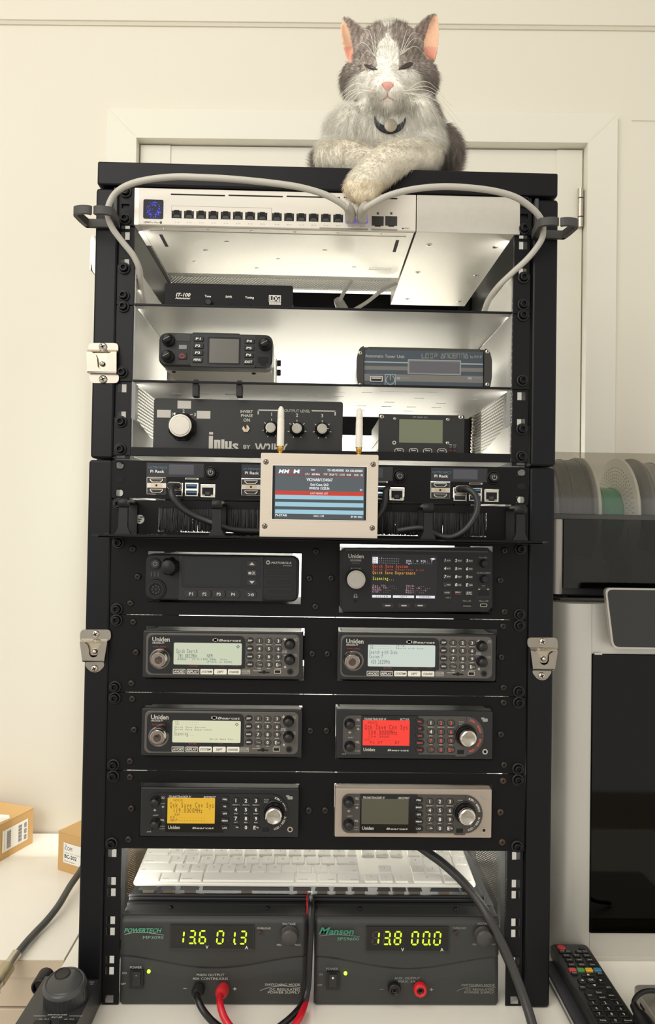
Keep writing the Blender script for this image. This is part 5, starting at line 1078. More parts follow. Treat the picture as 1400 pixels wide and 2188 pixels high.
def tracker(i, label, glow, inkc, rows, F, model, gen, bodyc, facec, redkeys, keyc):
    c = [cuts[2][1], cuts[3][0], cuts[3][1]][i]; t = thing('radio_scanner', label, 'radio scanner', ((c[0] + c[1]) / 2, 40, c[2]))
    body(t, c, PLA); y = F.Y
    part('front_panel', t, lambda m: m.R(F, 36, 72, 1355, 478, bodyc, d=0, t=14, r=10, bev=1.2))
    def f(m):
        a = F.p(88, 440, -1.3); b = F.p(246, 114, -1.3); m.prism(poly_round([(a[0], a[1]), (b[0], a[1]), (b[0], b[1]), (a[0], b[1])], 8) if 0 else [(b[0], a[1]), (b[0], b[1])] + [(a[0] + 8 - 8 * math.sin(q), b[1] - 8 + 8 * math.cos(q)) for q in np.linspace(0, 1.57, 7)] + [(a[0] + 8 - 8 * math.cos(q), a[1] + 8 - 8 * math.sin(q)) for q in np.linspace(0, 1.57, 7)], y - 1.3, y - .2, facec)
    part('knob_plate', t, f)
    def f(m):
        a = F.p(720, 442, -1.3); b = F.p(1132, 122, -1.3); r = (b[1] - a[1]) / 2; cx_ = b[0]; cz_ = (a[1] + b[1]) / 2
        m.prism([(a[0], a[1]), (cx_, a[1])] + [(cx_ + r * .92 * math.cos(q), cz_ + r * math.sin(q)) for q in np.linspace(-1.57, 1.57, 30)] + [(cx_, b[1]), (a[0], b[1])], y - 1.3, y - .2, facec)
        for q in (1.57, .08, -.08, -1.57): m.add([(cx_ + r * k * math.cos(q) * .92 + e * math.sin(q), y - 1.36, cz_ + r * k * math.sin(q) - e * math.cos(q)) for k, e in ((.72, -.18), (1, -.18), (1, .18), (.72, .18))], [(0, 1, 2, 3)], DRK)
    part('face_plate', t, f)
    part('screen_surround', t, lambda m: m.R(F, 244, 118, 728, 440, GLB, d=-1.6, t=1.5, r=4))
    def f(m):
        m.R(F, 258, 155, 652, 366, glow, d=-1.8, t=.3, r=3)
        if rows: lcdtext(m, F, [(s_, u, v, h, w, inkc) for (s_, u, v, h, w) in rows], -1.9)
    part('display', t, f)
    kt = emi('key_red_glow', (225, 90, 78), .8) if redkeys else WHT
    def f(m):
        m.T(F, gen, 360, 143, 17, LBL, d=-1.75, w=186, shear=.3, bold=1); m.T(F, model, 612, 146, 16, LBL, d=-1.75, w=76 if i == 0 else 98, shear=.25, bold=1); m.T(F, 'Uniden', 311, 400, 26, LBL, d=-1.75, w=98, bold=1); m.T(F, 'Bearcat', 558, 406, 15, LBL, d=-1.75, w=178, shear=.4, bold=1)
        m.T(F, 'SQ', 218, 150, 17, LBL, d=-1.4, w=26, bold=1); m.T(F, 'VOL', 213, 339, 17, LBL, d=-1.4, w=34, bold=1); m.T(F, 'ALERT', 157, 299, 10, LBL, d=-1.4, w=46); m.T(F, 'PUSH', 216, 200, 9, LBL, d=-1.4, w=36); m.T(F, 'LIGHT' if i else 'STATE', 212, 412, 9, LBL, d=-1.4, w=40); m.T(F, 'PUSH' if i else '', 212, 392, 9, LBL, d=-1.4, w=36) if i else None; m.T(F, 'OFF', 93, 438, 9, LBL, d=-.1, w=24); m.C(F, 112, 438, 4, LBL, d=-.15, t=.1, n=8)
        for u, v in ((149, 256), (218, 228)): m.Rg(F, u, v, 8, 5, LBL, d=-1.4, t=.1, n=12); m.Ln(F, u - 15, v, u + 15, v, 3, LBL, d=-1.4); m.Ln(F, u, v - 12, u, v + 12, 3, LBL, d=-1.4)
        for k, s_ in enumerate(('SRCH 1', 'SRCH 2', 'SRCH 3', 'IFX', 'LVL', 'DISP', 'ATT', 'REV', 'MOD')): m.T(F, s_, 833 + (k % 3) * 84, 211 + (k // 3) * 74 + (k % 3) * .8, 9, WHT, d=-1.4, w=9.2 * len(s_))
        m.T(F, 'PUSH', 1089, 168, 11, LBL, d=-1.4, w=38); m.T(F, 'FUNC', 1089, 188, 11, LBL, d=-1.4, w=38)
        # arc lettering round the tuning knob
        b = F.p(1132, 122, -1.3); a = F.p(720, 442, -1.3); r = (b[1] - a[1]) / 2; cx_, cz_ = b[0], (a[1] + b[1]) / 2; h = F.L(16)
        for s_, a0, sgn in (('SCAN / SEARCH', 74, -1), ('HOLD / RESUME', -74, 1)):
            for k, ch in enumerate(s_):
                an = math.radians(a0 + sgn * k * 5.1); m.text(ch, cx_ + r * .8 * math.cos(an) * .95, cz_ + r * .84 * math.sin(an), h, kt, y - 1.45, bold=1, rot=an + (-1.57 if sgn < 0 else 1.57))
        m.R(F, 1268, 140, 1312, 166, GRT, d=-.2, t=.3, r=8); m.R(F, 1256, 130, 1282, 146, GRT, d=-.15, t=.2, r=5)
    part('lettering', t, f)
    for k, s_ in enumerate(('PSL' if i == 0 else 'PRI', 'DP' if i == 0 else ('WX' if i == 1 else 'BAND'), 'GPS', 'MENU', 'L/O')): btn(t, F, 702, 142 + k * 60, 776, 188 + k * 60, mat('oval_key_black', (14, 14, 15), .3), s_, kt, d=-2.6, t=1.6, r=22, bev=.5, th=13, tw=12 * len(s_), bold=1)
    for k, s_ in enumerate(('1', '2', '3', '4', '5', '6', '7', '8', '9', '.', '0', 'E')):
        u, v = 832 + (k % 3) * 85, 175 + (k // 3) * 75.5 + (k % 3) * .8
        def f(m):
            m.R(F, u - 34, v - 26, u + 34, v + 26, mat('key_ring_dark', (24, 23, 22), .4), d=-1.6, t=.4, r=24); m.R(F, u - 30, v - 22, u + 30, v + 22, keyc, d=-2.6, t=1.2, r=21, bev=.6)
            tm = kt if (redkeys and s_ not in '14') else WHT
            m.T(F, s_, u - (12 if s_ in '.E' else 0), v, 28 if s_ != '.' else 6, tm, d=-2.7, bold=1); s_ in '.E' and m.T(F, 'No' if s_ == '.' else 'Yes', u + 12, v - 2, 12, tm, d=-2.7, w=22, bold=1)
        part('button', t, f)
    for v in (198, 388):
        def f(m):
            x, z = F.p(150 - (0 if i != 1 else 6), v, -9); q = F.L(1, -9); m.lathe(x, z, [(q * 46, y - 1), (q * 45, y - 3), (q * 36, y - 4), (q * 35, y - 9), (q * 31, y - 10), (.01, y - 10)], mat('knob_black', (17, 17, 18), .4), 40, 20, .03)
        part('knob', t, f)
    def f(m):
        x, z = F.p(1150, 312, -17); q = F.L(1, -15); m.lathe(x, z, [(q * 96, y - 1.2), (q * 94, y - 3), (q * 86, y - 3.2)], mat('knob_black', (17, 17, 18), .4), 48, cap=False)
        m.lathe(x, z, [(q * 84, y - 2), (q * 80, y - 12)], mat('knob_black', (17, 17, 18), .4), 48, 24, .02, cap=False)
        m.lathe(x, z, [(q * 74, y - 12), (q * 74, y - 15), (q * 68, y - 17.2), (q * 56, y - 18)], CHR, 48, cap=False); m.lathe(x, z, [(q * 56, y - 18), (q * 50, y - 17.2), (.01, y - 16.6)], CAP, 40, cap=False)
    part('tuning_knob', t, f)
    part('usb_port', t, lambda m: (m.R(F, 1038, 396, 1132, 460, facec, d=-1.6, t=1.5, r=10, bev=.3), m.R(F, 1054, 404, 1112, 440, DRK, d=-1.8, t=.4, r=4)))
    part('headphone_socket', t, lambda m: (m.Rg(F, 1289, 419, 23, 13, STL, d=-1.2, t=1.3), m.C(F, 1289, 419, 13, DRK, d=-.3, t=.4)))
    return t
FTr = [Face(-12, f_.x0, f_.y0, f_.k) for f_ in FT]
inkR, inkY = mat('ink_on_red', (96, 12, 14), .5), mat('ink_on_yellow', (84, 66, 16), .5)
BZ = mat('bezel_black', (22, 22, 23), .35)
tracker(0, 'black scanner with glowing red screen and silver tuning knob', emi('lcd_glow_red', (246, 58, 44), 1.0), inkR, [('HOLD', 302, 172, 18, 78), ('Qck Save Cnv Sys', 272, 209, 40, 368), ('134.3000MHz', 300, 256, 38, 250), ('134.3000', 300, 291, 18, 182), ('S0:----------', 272, 315, 16, 292), ('PL DT', 318, 340, 18, 108), ('BT', 526, 342, 18, 44)], FTr[0], 'BCT15X', 'TRUNKTRACKER III', BZ, mat('tracker_face_grey', (72, 68, 63), .4), True, mat('key_grey', (66, 62, 58), .35))
tracker(1, 'black scanner with glowing yellow screen, above the left end of the keyboard', emi('lcd_glow_yellow', (222, 172, 40), 1.0), inkY, [('HOLD', 306, 172, 18, 78), ('Qck Save Cnv Sys', 274, 211, 42, 372), ('119.0000MHz', 300, 258, 40, 250), ('AM', 312, 293, 18, 44), ('S0:----------', 274, 316, 18, 298), ('GRP----------', 274, 340, 18, 298)], FTr[1], 'BCD996XT', 'TRUNKTRACKER IV', BZ, BZ, False, mat('key_black2', (22, 22, 23), .35))
tracker(2, 'silver framed scanner with blank grey screen, lower right corner of the scanner rows', mat('blank_lcd_olive', (82, 80, 66), .2), inkY, None, FTr[2], 'UBCD996T', 'TRUNKTRACKER IV', mat('silver_bezel', (168, 155, 142), .42, .3), mat('tracker_face_brown', (66, 62, 57), .4), False, mat('key_grey', (66, 62, 58), .35))
# ================================================================== power supplies
def supply(label, xl, xr, lit, brandfn, term, group=None):
    Y = -2; Fp = Face(Y, 0, 0, 1); x0, x1 = Fp.p(xl, 2040)[0], Fp.p(xr, 2040)[0]; w = x1 - x0; H = 100
    t = thing('power_supply', label, 'power supply', ((x0 + x1) / 2, 120, 0), group)
    BODY = mat('power_supply_grey', (50, 50, 48), .5, var=.05, bump=.12, scale=1200)
    def ridge(x): q = (x - x0) / w; return 57 - 13.5 * (.5 - .5 * math.cos(2 * math.pi * q)) ** .85
    def off(x, z):
        d = z - ridge(x); s_ = min(1, max(0, (d + 2.2) / 3.4)); s_ = s_ * s_ * (3 - 2 * s_); y = -3.2 * s_
        if d < -2.2: y -= 3.0 * min(1, (-d - 2.2) / 13) ** .6 * .75
        y += max(0, (z - 94) / 6) ** 2 * 5 + max(0, (5 - z) / 5) ** 2 * 3; e = min(x - x0, x1 - x); y += max(0, (3 - e) / 3) ** 2 * 4; return Y + 3 + y
    def f(m):
        nx, nz = 70, 90; V = [(x0 + w * i / nx, off(x0 + w * i / nx, 1 + (H - 1) * j / nz), 1 + (H - 1) * j / nz) for j in range(nz + 1) for i in range(nx + 1)]
        m.add(V, [(j * (nx + 1) + i, j * (nx + 1) + i + 1, (j + 1) * (nx + 1) + i + 1, (j + 1) * (nx + 1) + i) for j in range(nz) for i in range(nx)], BODY, True)
        m.box(x0 + .3, x1 - .3, 6, 24, 1, H - 1, BODY)
    part('front_bezel', t, f)
    def f(m):
        z0_, z1_ = H, 103.5; m.add([(x0 + 2, 6, 98), (x1 - 2, 6, 98), (x1 - 3, 30, z1_ - .6), (x0 + 3, 30, z1_ - .6)], [(0, 1, 2, 3)], mat('power_supply_dark', (34, 35, 34), .5)); m.box(x0 + 1, x1 - 1, 24.1, 300, 2, z1_ - .6, mat('power_supply_dark', (34, 35, 34), .5))
        for k in (.25, .78): m.lathe(x0 + w * k, 19, [(2.6, 101), (2.2, 102.2), (1.2, 102.4)], SCR, 16, axis='Z')
    part('housing', t, f)
    for a in (x0 + 14, x1 - 14):
        for b in (30, 280): part('foot', t, lambda m: m.lathe(a, b, [(6, 0), (6, 2)], RUB, 16, axis='Z'))
    brandfn(t, Fp, Y); return t
SEG = {'0': 'abcdef', '1': 'bc', '3': 'abgcd', '6': 'acdefg', '8': 'abcdefg', '': ''}
def sevenseg(m, F, x0, y0, w, h, dg, on, off, d, dot=False):
    sk = .10
    def P(u, v): return F.p(x0 + u * w + (1 - v) * h * sk, y0 + v * h, d)
    th = .07
    segs = {'a': (.12, 0, .88, 0), 'g': (.12, .5, .88, .5), 'd': (.12, 1, .88, 1), 'f': (0, .06, 0, .44), 'e': (0, .56, 0, .94), 'b': (1, .06, 1, .44), 'c': (1, .56, 1, .94)}
    for k, (a, b, c, e) in segs.items():
        mm_ = on if k in SEG[dg] else off
        if mm_ is None: continue
        p = np.array(P(a, b)); q = np.array(P(c, e)); t_ = (q - p) / np.linalg.norm(q - p); n_ = np.array([-t_[1], t_[0]]) * .95; y = F.Y + d - (.1 if mm_ is on else 0)
        m.add([(r[0], y, r[1]) for r in (p - t_ * .2, p + n_ + t_ * .7, q + n_ - t_ * .7, q + t_ * .2, q - n_ - t_ * .7, p - n_ + t_ * .7)], [(5, 4, 3, 2, 1, 0)], mm_)
    if dot: x, z = F.p(x0 + w * 1.2, y0 + h, d); m.lathe(x, z, [(1.15, F.Y + d), (1.15, F.Y + d - .12)], on, 12)
LEDY = emi('led_yellow_green', (214, 244, 40), 1.25); SOFF = mat('unlit_segment', (58, 44, 42), .4); SOF2 = mat('unlit_segment_dark', (30, 25, 26), .4)
def common(t, F, Y, win, digits, offm, sw, lamp, ov, volt, o1, o2, ou, dc, texts, dull):
    TX = mat('pale_lettering', (190, 188, 180), .6) if not dull else mat('dim_lettering', (140, 140, 134), .6)
    d = -3.4
    def f(m):
        m.R(F, win[0] - 1.5, win[1] - 1.5, win[2] + 1.5, win[3] + 5, mat('window_edge', (40, 40, 38), .4), d=-2.4, t=2.4); m.R(F, *win, GLB, d=-2.6, t=1)
        for (x, y, dg, dot) in digits: sevenseg(m, F, x, y, 12.5, 26.5, dg, LEDY, offm, -2.8, dot)
        for (x, y, s_) in ((ou[0], ou[1], 'V'), (ou[2], ou[3], 'A')): m.T(F, s_, x, y, 6.2, WHT, d=-2.8, bold=1)
    part('display', t, f)
    def f(m):
        m.R(F, *sw, mat('switch_bezel', (22, 22, 22), .4), d=-3.2, t=2, r=1); a = 5
        m.R(F, sw[0] + a, sw[1] + a, sw[2] - a, sw[3] - a, mat('rocker_black', (34, 33, 32), .35), d=-5.2, t=2.4, r=1, bev=.8)
        m.C(F, (sw[0] + sw[2]) / 2, sw[1] + 12, 2.2 if dull else 1.4, WHT if dull else GRT, d=-5.4, t=.3, n=12)
    part('power_switch', t, f)
    part('power_lamp', t, lambda m: m.C(F, lamp[0], lamp[1], 3.9, emi('lamp_lime', (205, 250, 70), 1.6), d=-4.2, t=1.6, bev=.8, n=20))
    part('overload_lamp', t, lambda m: (m.C(F, ov[0], ov[1], 3.6, mat('led_dull_maroon', (60, 20, 20), .25), d=-4.4, t=1.4, bev=.8), m.Rg(F, ov[0], ov[1], 4.8, 3.8, PLG, d=-3.6, t=.6)))
    def f(m):
        x, z = F.p(volt[0] + 2, volt[1] + 8, -11); m.lathe(x, z, [(10.6, Y - 2.5), (10.4, Y - 3.4), (9.5, Y - 3.9), (9.2, Y - 10), (8.8, Y - 10.8), (.01, Y - 10.8)], PLG, 48, 36, .012)
    part('voltage_knob', t, f)
    part('lettering', t, lambda m: [m.T(F, s_, x, y, h, TX, d=d - .1, w=w_, sx=1.0, **k) for (s_, x, y, h, w_, k) in texts] + [[m.Ln(F, *q, .7, TX, d=d - .1) for q in dc]])
def arc(x0, y0, x1, y1, sag, n=14):
    P = [(x0 + (x1 - x0) * i / n, y0 + (y1 - y0) * i / n - sag * math.sin(math.pi * (i / n) ** .8)) for i in range(n + 1)]; return [(*a, *b) for a, b in zip(P, P[1:])]
GRN = mat('brand_green', (78, 158, 124), .5)
def b1(t, F, Y):
    f_ = lambda s_, x, y, h, w_, **k: (s_, x, y, h, w_, k)
    common(t, F, Y, (366, 1980, 540, 2026), [(380, 1989, '', False)][:0] + [(378.5, 1989, '1', 0), (402.5, 1989, '3', 1), (425.5, 1989, '6', 0), (463, 1989.5, '0', 0), (487.5, 1990, '1', 1), (511.5, 1990, '3', 0)], SOF2,
           (277, 2073, 305, 2112), (317.5, 2077), (556, 1993.5), (616, 1998), 0, 0, (442.5, 2023.5, 527, 2024.5), arc(266, 1997, 350, 1998, 5) + arc(556, 2117, 643, 2110, 7),
           [f_('POWER', 290.5, 2067, 5, 25), f_('ON', 266, 2079, 4, 9), f_('OFF', 264, 2102, 4, 10), f_('MAIN OUTPUT', 450, 2083, 5, 58), f_('40A CONTINUOUS', 449.5, 2091, 5, 74), f_('OVERLOAD', 564, 1983.5, 4, 29), f_('VOLTAGE', 617.5, 1974, 4.8, 28, ), f_('MIN.', 597, 2019, 3.8, 10), f_('MAX.', 637, 2019, 3.8, 13),
            f_('SWITCHING MODE', 604, 2104, 5, 74), f_('DC REGULATED', 609, 2114, 5, 64), f_('POWER SUPPLY', 607, 2119.5 + 1, 5, 68), f_('-', 395.5, 2111, 5, 7, bold=1), f_('+', 502, 2113, 8, 8, bold=1)], False)
    part('logo', t, lambda m: (m.T(F, 'POWERTECH', 305.5, 1988, 8.5, GRN, d=-3.5, w=76, shear=.3, bold=1), m.T(F, 'MP3090', 327.5, 2003, 6.5, mat('brand_pale_green', (120, 160, 140), .5), d=-3.5, w=43)))
def b2(t, F, Y):
    f_ = lambda s_, x, y, h, w_, **k: (s_, x, y, h, w_, k)
    common(t, F, Y, (785, 1983, 958, 2031), [(795.5, 1991, '1', 0), (819, 1991, '3', 1), (842.5, 1991, '8', 0), (879.5, 1991.5, '0', 0), (903.5, 1991.5, '0', 1), (927, 1992, '0', 0)], SOFF,
           (698, 2078, 725, 2115), (738.5, 2081), (974.5, 1995.5), (1034, 1999), 0, 0, (860.5, 2029, 944.5, 2029), arc(683, 2000, 769, 2001, 3) + arc(976, 2118, 1059, 2110, 7),
           [f_('POWER', 710, 2070, 4.8, 25), f_('ON', 685.5, 2082, 3.8, 8), f_('OFF', 683.5, 2105, 3.8, 10), f_('AUX. OUTPUT', 870.5, 2090, 4.6, 54), f_('MAX. 5A', 870, 2097, 4.6, 36), f_('OVERLOAD', 982, 1983, 4, 28), f_('VOLTAGE', 1034, 1973.5, 4.8, 27), f_('MIN.', 1014.5, 2018, 3.8, 9), f_('MAX', 1055, 2018, 3.6, 9),
            f_('SWITCHING MODE', 1022, 2105, 4.8, 71), f_('DC REGULATED', 1026, 2114, 4.6, 60), f_('POWER SUPPLY', 1024.5, 2120.5, 4.6, 63), f_('-', 816, 2113, 4.5, 8, bold=1), f_('+', 922, 2114.5, 8, 8, bold=1)], True)
    part('logo', t, lambda m: (m.T(F, 'M', 693.5, 1989, 14, mat('brand_teal', (45, 128, 100), .5), d=-3.5, w=18, shear=.45, bold=1), m.T(F, 'anson', 730.5, 1990, 13, mat('brand_teal', (45, 128, 100), .5), d=-3.5, w=52, shear=.25, bold=1), m.T(F, 'SPS9600', 744, 2006, 6, GRN, d=-3.5, w=46)))
p1_ = supply('grey power supply reading 13.6, thick red and black leads plugged in', 256, 655.5, 0, b1, 1)
p2_ = supply('grey power supply with script logo and reading 13.8, empty red and black terminals', 672, 1067.5, 0, b2, 0)
# terminals
def socket(root, px_, py_, col):
    def f(m):
        x, z = Face(-8, 0, 0, 1).p(px_, py_); m.lathe(x, z, [(7.6, -3.5), (7.6, -6), (7.0, -9.5), (6.2, -10), (4.2, -10), (4.0, -6)], col, 30, cap=False); m.lathe(x, z, [(4.1, -5.8), (4, -6.2)], DRK, 20); m.lathe(x, z, [(3.4, -6), (3.4, -9), (2.6, -9), (2.5, -6.4)], mat('terminal_metal', (90, 70, 66), .3, .6), 20, cap=False)
    part('terminal', root, f)
socket(p2_, 843.5, 2116, mat('terminal_black', (18, 18, 18), .35)); socket(p2_, 898.5, 2116.5, RED)
for nm, P, col, colb, lab_ in (('black', [(425, 2112, -4), (424, 2116, -10), (421.5, 2122, -18), (420.5, 2130, -26), (423, 2136, -36), (430, 2152, -42), (441, 2168, -46), (456, 2184, -48), (480, 2200, -50), (530, 2214, -52), (575, 2207, -48), (608, 2186, -40), (632, 2164, -30), (648, 2142, -16), (657, 2115, -8), (660, 2080, -6), (662, 2030, -6), (664, 1990, -5), (664, 1950, 0), (664, 1920, 18), (664, 1905, 60)], BLW, mat('knurled_black', (30, 29, 28), .45), 'black lead from the left power supply, rising between both supplies'),
                              ('red', [(477, 2112, -4), (476, 2116, -10), (472.5, 2122, -18), (470, 2131, -26), (470, 2142, -38), (474, 2160, -46), (484, 2182, -52), (505, 2205, -58), (555, 2226, -60), (610, 2212, -54), (638, 2178, -40), (650, 2150, -20), (656, 2120, 6), (658.5, 2080, 8), (660, 2030, 8), (660.5, 1990, 10), (661.5, 1950, 12), (661.5, 1920, 24), (661, 1905, 64)], REDW, mat('plug_red', (200, 40, 44), .4), 'red lead from the left power supply, rising between both supplies')):
    V = [unp(*p) for p in P]; t = thing('power_cable', lab_, 'cable', V[3], None)
    part('wire', t, lambda m: m.tube(V[2:], 3.7 if nm == 'black' else 3.9, col, 14, dens=7))
    def f(m):
        d_ = (V[3] - V[1]); m.tube([V[0], V[1], V[2], V[3] * .6 + V[2] * .4], [6.6, 7.0, 6.6, 4.6], colb, 24, dens=5, rib=.04)
    part('plug', t, f)
# thick black cable at the right
cable('thick_cable', 'thick black cable running down the right side in front of the rail', [(893, 1806, 70), (915, 1822, 62), (948, 1846, 50), (985, 1880, 32), (1015, 1915, 14), (1042, 1956, -2), (1068, 2005, -10), (1092, 2058, -16), (1110, 2105, -24), (1126, 2150, -34), (1138, 2190, -46), (1150, 2240, -62), (1160, 2300, -90)], 5.4, mat('thick_cable_rubber', (52, 50, 48), .4, bump=.3, scale=400, var=.1), 'cable')
# thin white sticker dots etc on the desk are left to the desk material
# ================================================================== keyboards
bl = unp(275, 1905, 28); br_ = unp(1037, 1911, 28)
t = thing('keyboard', 'black mechanical keyboard without light, lying under the white keyboard', 'keyboard', ((bl[0] + br_[0]) / 2, 90, 103.3))
KX0, KX1 = bl[0], br_[0]; KBK = mat('keyboard_black', (24, 24, 25), .4, bump=.06, scale=1200)
part('base', t, lambda m: (m.box(KX0, KX1, 28, 160, 103.3, 108, KBK, 1.4), m.box(KX0, KX1, 28, 31, 108, 111.5, KBK, 1)))
for k, (a, b) in enumerate([(8, 30), (34, 52), (57, 80), (84, 188), (192, 214), (218, 236), (240, 258), (262, 282), (292, 309), (311, 328), (330, 347), (356, 392), (394, 411)]):
    x_ = KX0 + 2 + a; xe = KX0 + 2 + b
    kk = part('key', t, lambda m: m.add([(x_, 34, 113.5), (xe, 34, 113.5), (xe - 2, 36, 117.2), (x_ + 2, 36, 117.2), (x_, 50, 113.5), (xe, 50, 113.5), (xe - 2, 49, 117.2), (x_ + 2, 49, 117.2)], [(0, 1, 2, 3), (3, 2, 6, 7), (1, 5, 6, 2), (4, 0, 3, 7), (5, 4, 7, 6), (4, 5, 1, 0)], KBK))
    part('switch', kk, lambda m: m.box((x_ + xe) / 2 - 6, (x_ + xe) / 2 + 6, 35, 47, 108.2, 113.4, mat('switch_amber', (124, 112, 96), .3)))
wl0 = unp(284, 1881, 33); KT = np.eye(4); ta = math.radians(5.5)
KT[:3, :3] = [[1, 0, 0], [0, math.cos(ta), -math.sin(ta)], [0, math.sin(ta), math.cos(ta)]]; KT[:3, 3] = (wl0[0], 33, 118.2)
KWID = unp(1018, 1887, 33)[0] - wl0[0]; ks = KWID / 414
t = thing('keyboard', 'white full size keyboard resting on top of the black one', 'keyboard', (wl0[0] + KWID / 2, 90, 118.2))
WK = mat('white_key', (242, 239, 230), .45); WB = mat('white_keyboard_base', (238, 235, 225), .3, .1)
def f(m):
    L_ = []
    for z, ins in ((0, 1.0), (1.2, 0), (3.4, 0), (4.2, .8)):
        for sx, sy, a0 in ((-1, -1, 180), (1, -1, 270), (1, 1, 0), (-1, 1, 90)):
            for k in range(6):
                a = math.radians(a0 + k * 18); r = 5; L_.append((KWID / 2 + sx * (KWID / 2 - r) + (r - ins) * math.cos(a), 57 + sy * (57 - r) + (r - ins) * math.sin(a), z))
    n = 24; m.add(L_, [(j * n + i, j * n + (i + 1) % n, (j + 1) * n + (i + 1) % n, (j + 1) * n + i) for j in range(3) for i in range(n)] + [tuple(range(3 * n, 4 * n)), tuple(range(n))[::-1]], WB)
part('base', t, f, M=KT)
KL = mat('key_legend', (150, 148, 140), .6)
def key(a, b, row, s_='', rows=1, small=True):
    y0_ = 3.5 + row * 19; y1_ = y0_ + 16.2 + (rows - 1) * 19; x0_, x1_ = a * ks, b * ks
    def f(m):
        r = 1.8; lo = []
        for z, ins in ((4.0, 0), (5.6, .1), (6.3, .7)):
            for sx, sy, a0 in ((-1, -1, 180), (1, -1, 270), (1, 1, 0), (-1, 1, 90)):
                for k in range(4): q = math.radians(a0 + k * 30); lo.append(((x0_ + x1_) / 2 + sx * ((x1_ - x0_) / 2 - r) + (r - ins) * math.cos(q), (y0_ + y1_) / 2 + sy * ((y1_ - y0_) / 2 - r) + (r - ins) * math.sin(q), z))
        n = 16; m.add(lo, [(j * n + i, j * n + (i + 1) % n, (j + 1) * n + (i + 1) % n, (j + 1) * n + i) for j in range(2) for i in range(n)] + [tuple(range(2 * n, 3 * n))], WK)
        if s_:
            mt = MB(); h = 3.2 if len(s_) == 1 else 2.0; al = 'c' if len(s_) == 1 else ('l' if a < 200 else 'r'); tx = (x0_ + x1_) / 2 if len(s_) == 1 else (x0_ + 2.5 if a < 200 else x1_ - 2.5); ty = (y0_ + y1_) / 2 + 1 if len(s_) == 1 else y0_ + 3
            mt.text(s_, tx, ty, h, KL, 0, align=al)
            if mt.V: V = np.vstack(mt.V); m.add(np.stack([V[:, 0], V[:, 2], np.full(len(V), 6.42)], 1), mt.P, KL)
    return part('key', t, f, M=KT)
for a, b, s_ in ((2.4, 30.4, 'control'), (32, 54, 'option'), (55.6, 82, 'command'), (83.6, 193.6, ''), (195.5, 221, 'command'), (223, 245, 'option'), (247, 272.6, 'control'), (279, 295.2, '<'), (297.4, 313.8, 'v'), (316, 332.4, '>'), (338.6, 373.6, '0'), (376.2, 392.6, '.')): key(a, b, 0, s_)
key(395, 411.4, 0, 'enter', 2)
key(2.4, 44.6, 1, 'shift'); [key(46.6 + 19 * i, 63 + 19 * i, 1, c_) for i, c_ in enumerate('ZXCVBNM,./')]; key(236.8, 272.6, 1, 'shift'); key(297.4, 313.8, 1, '^'); [key(338.6 + 18.8 * i, 355 + 18.8 * i, 1, c_) for i, c_ in enumerate('123')]
key(2.4, 35.2, 2, 'caps lock'); [key(37.2 + 19 * i, 53.6 + 19 * i, 2, c_) for i, c_ in enumerate('ASDFGHJKL;\'')]; key(246.6, 272.6, 2, 'return'); [key(338.6 + 18.8 * i, 355 + 18.8 * i, 2, c_) for i, c_ in enumerate('456+')]
key(2.4, 30.6, 3, 'tab'); [key(32.6 + 19 * i, 49 + 19 * i, 3, c_) for i, c_ in enumerate('QWERTYUIOP[]')]; key(260.6, 272.6, 3, ''); [key(279 + 18.6 * i, 295.2 + 18.6 * i, 3, c_) for i, c_ in enumerate(('delete', 'end', 'page'))]; [key(338.6 + 18.8 * i, 355 + 18.8 * i, 3, c_) for i, c_ in enumerate('789-')]
# ================================================================== left side
CARD = mat('brown_cardboard', (206, 166, 108), .8, var=.05, bump=.1, scale=300); PAP = mat('white_paper', (240, 238, 230), .7); BARI = mat('barcode_ink', (70, 66, 62), .7)
def carton(name, label, p0, p1, dep, h, fn):
    p0 = np.array(p0); p1 = np.array(p1); ex = (p1 - p0)[:2]; w = np.linalg.norm(ex); ex = ex / w; ey = np.array([-ex[1], ex[0]])
    M = np.eye(4); M[:3, 0] = (*ex, 0); M[:3, 1] = (*ey, 0); M[:3, 3] = (p0[0], p0[1], 0)
    t = thing(name, label, 'box', M[:3, 3] + M[:3, 0] * w / 2 + M[:3, 1] * dep / 2)
    part('carton', t, lambda m: (m.box(0, w, 0, dep, 0, h - 1, CARD, .8), m.box(-.6, w + .6, -.6, dep / 2 - .4, h - 1.2, h, CARD, .5), m.box(-.6, w + .6, dep / 2 + .4, dep + .6, h - 1.2, h, CARD, .5)), M=M)
    fn(t, M, w); return t
def a2(t, M, w):
    def f(m):
        m.box(13, 90, -.95, -.7, 15, 46, PAP)
        m.text('iCOM', 15.5, 38, 6.0, DRK, -1.0, align='l', w=16); m.lathe(17.6, 43, [(1.6, -.96), (1.6, -1.05), (1.2, -1.05)], DRK, 16, cap=False)
        m.text('DESKTOP CHARGER', 15.5, 31, 2.0, GRT, -1.0, align='l', w=40); m.text('BC-202', 15.5, 25.5, 5.4, DRK, -1.0, align='l', w=26, bold=1); m.text('Made in Japan', 15.5, 18.5, 2.2, DRK, -1.0, align='l', w=22)
    part('label', t, f, M=M)
    part('top_label', t, lambda m: (m.box(40, 110, 20, 52, 61.9, 62.2, PAP), m.box(52, 100, 26, 44, 62.2, 62.4, GRT)), M=M)
carton('cardboard_box', 'small brown cardboard box with white maker label, half hidden behind the rack', unz(123, 1858, 0), unz(158.6, 1869.5, 0) + (unz(158.6, 1869.5, 0) - unz(123, 1858, 0)) * 3.4, 110, 61, a2)
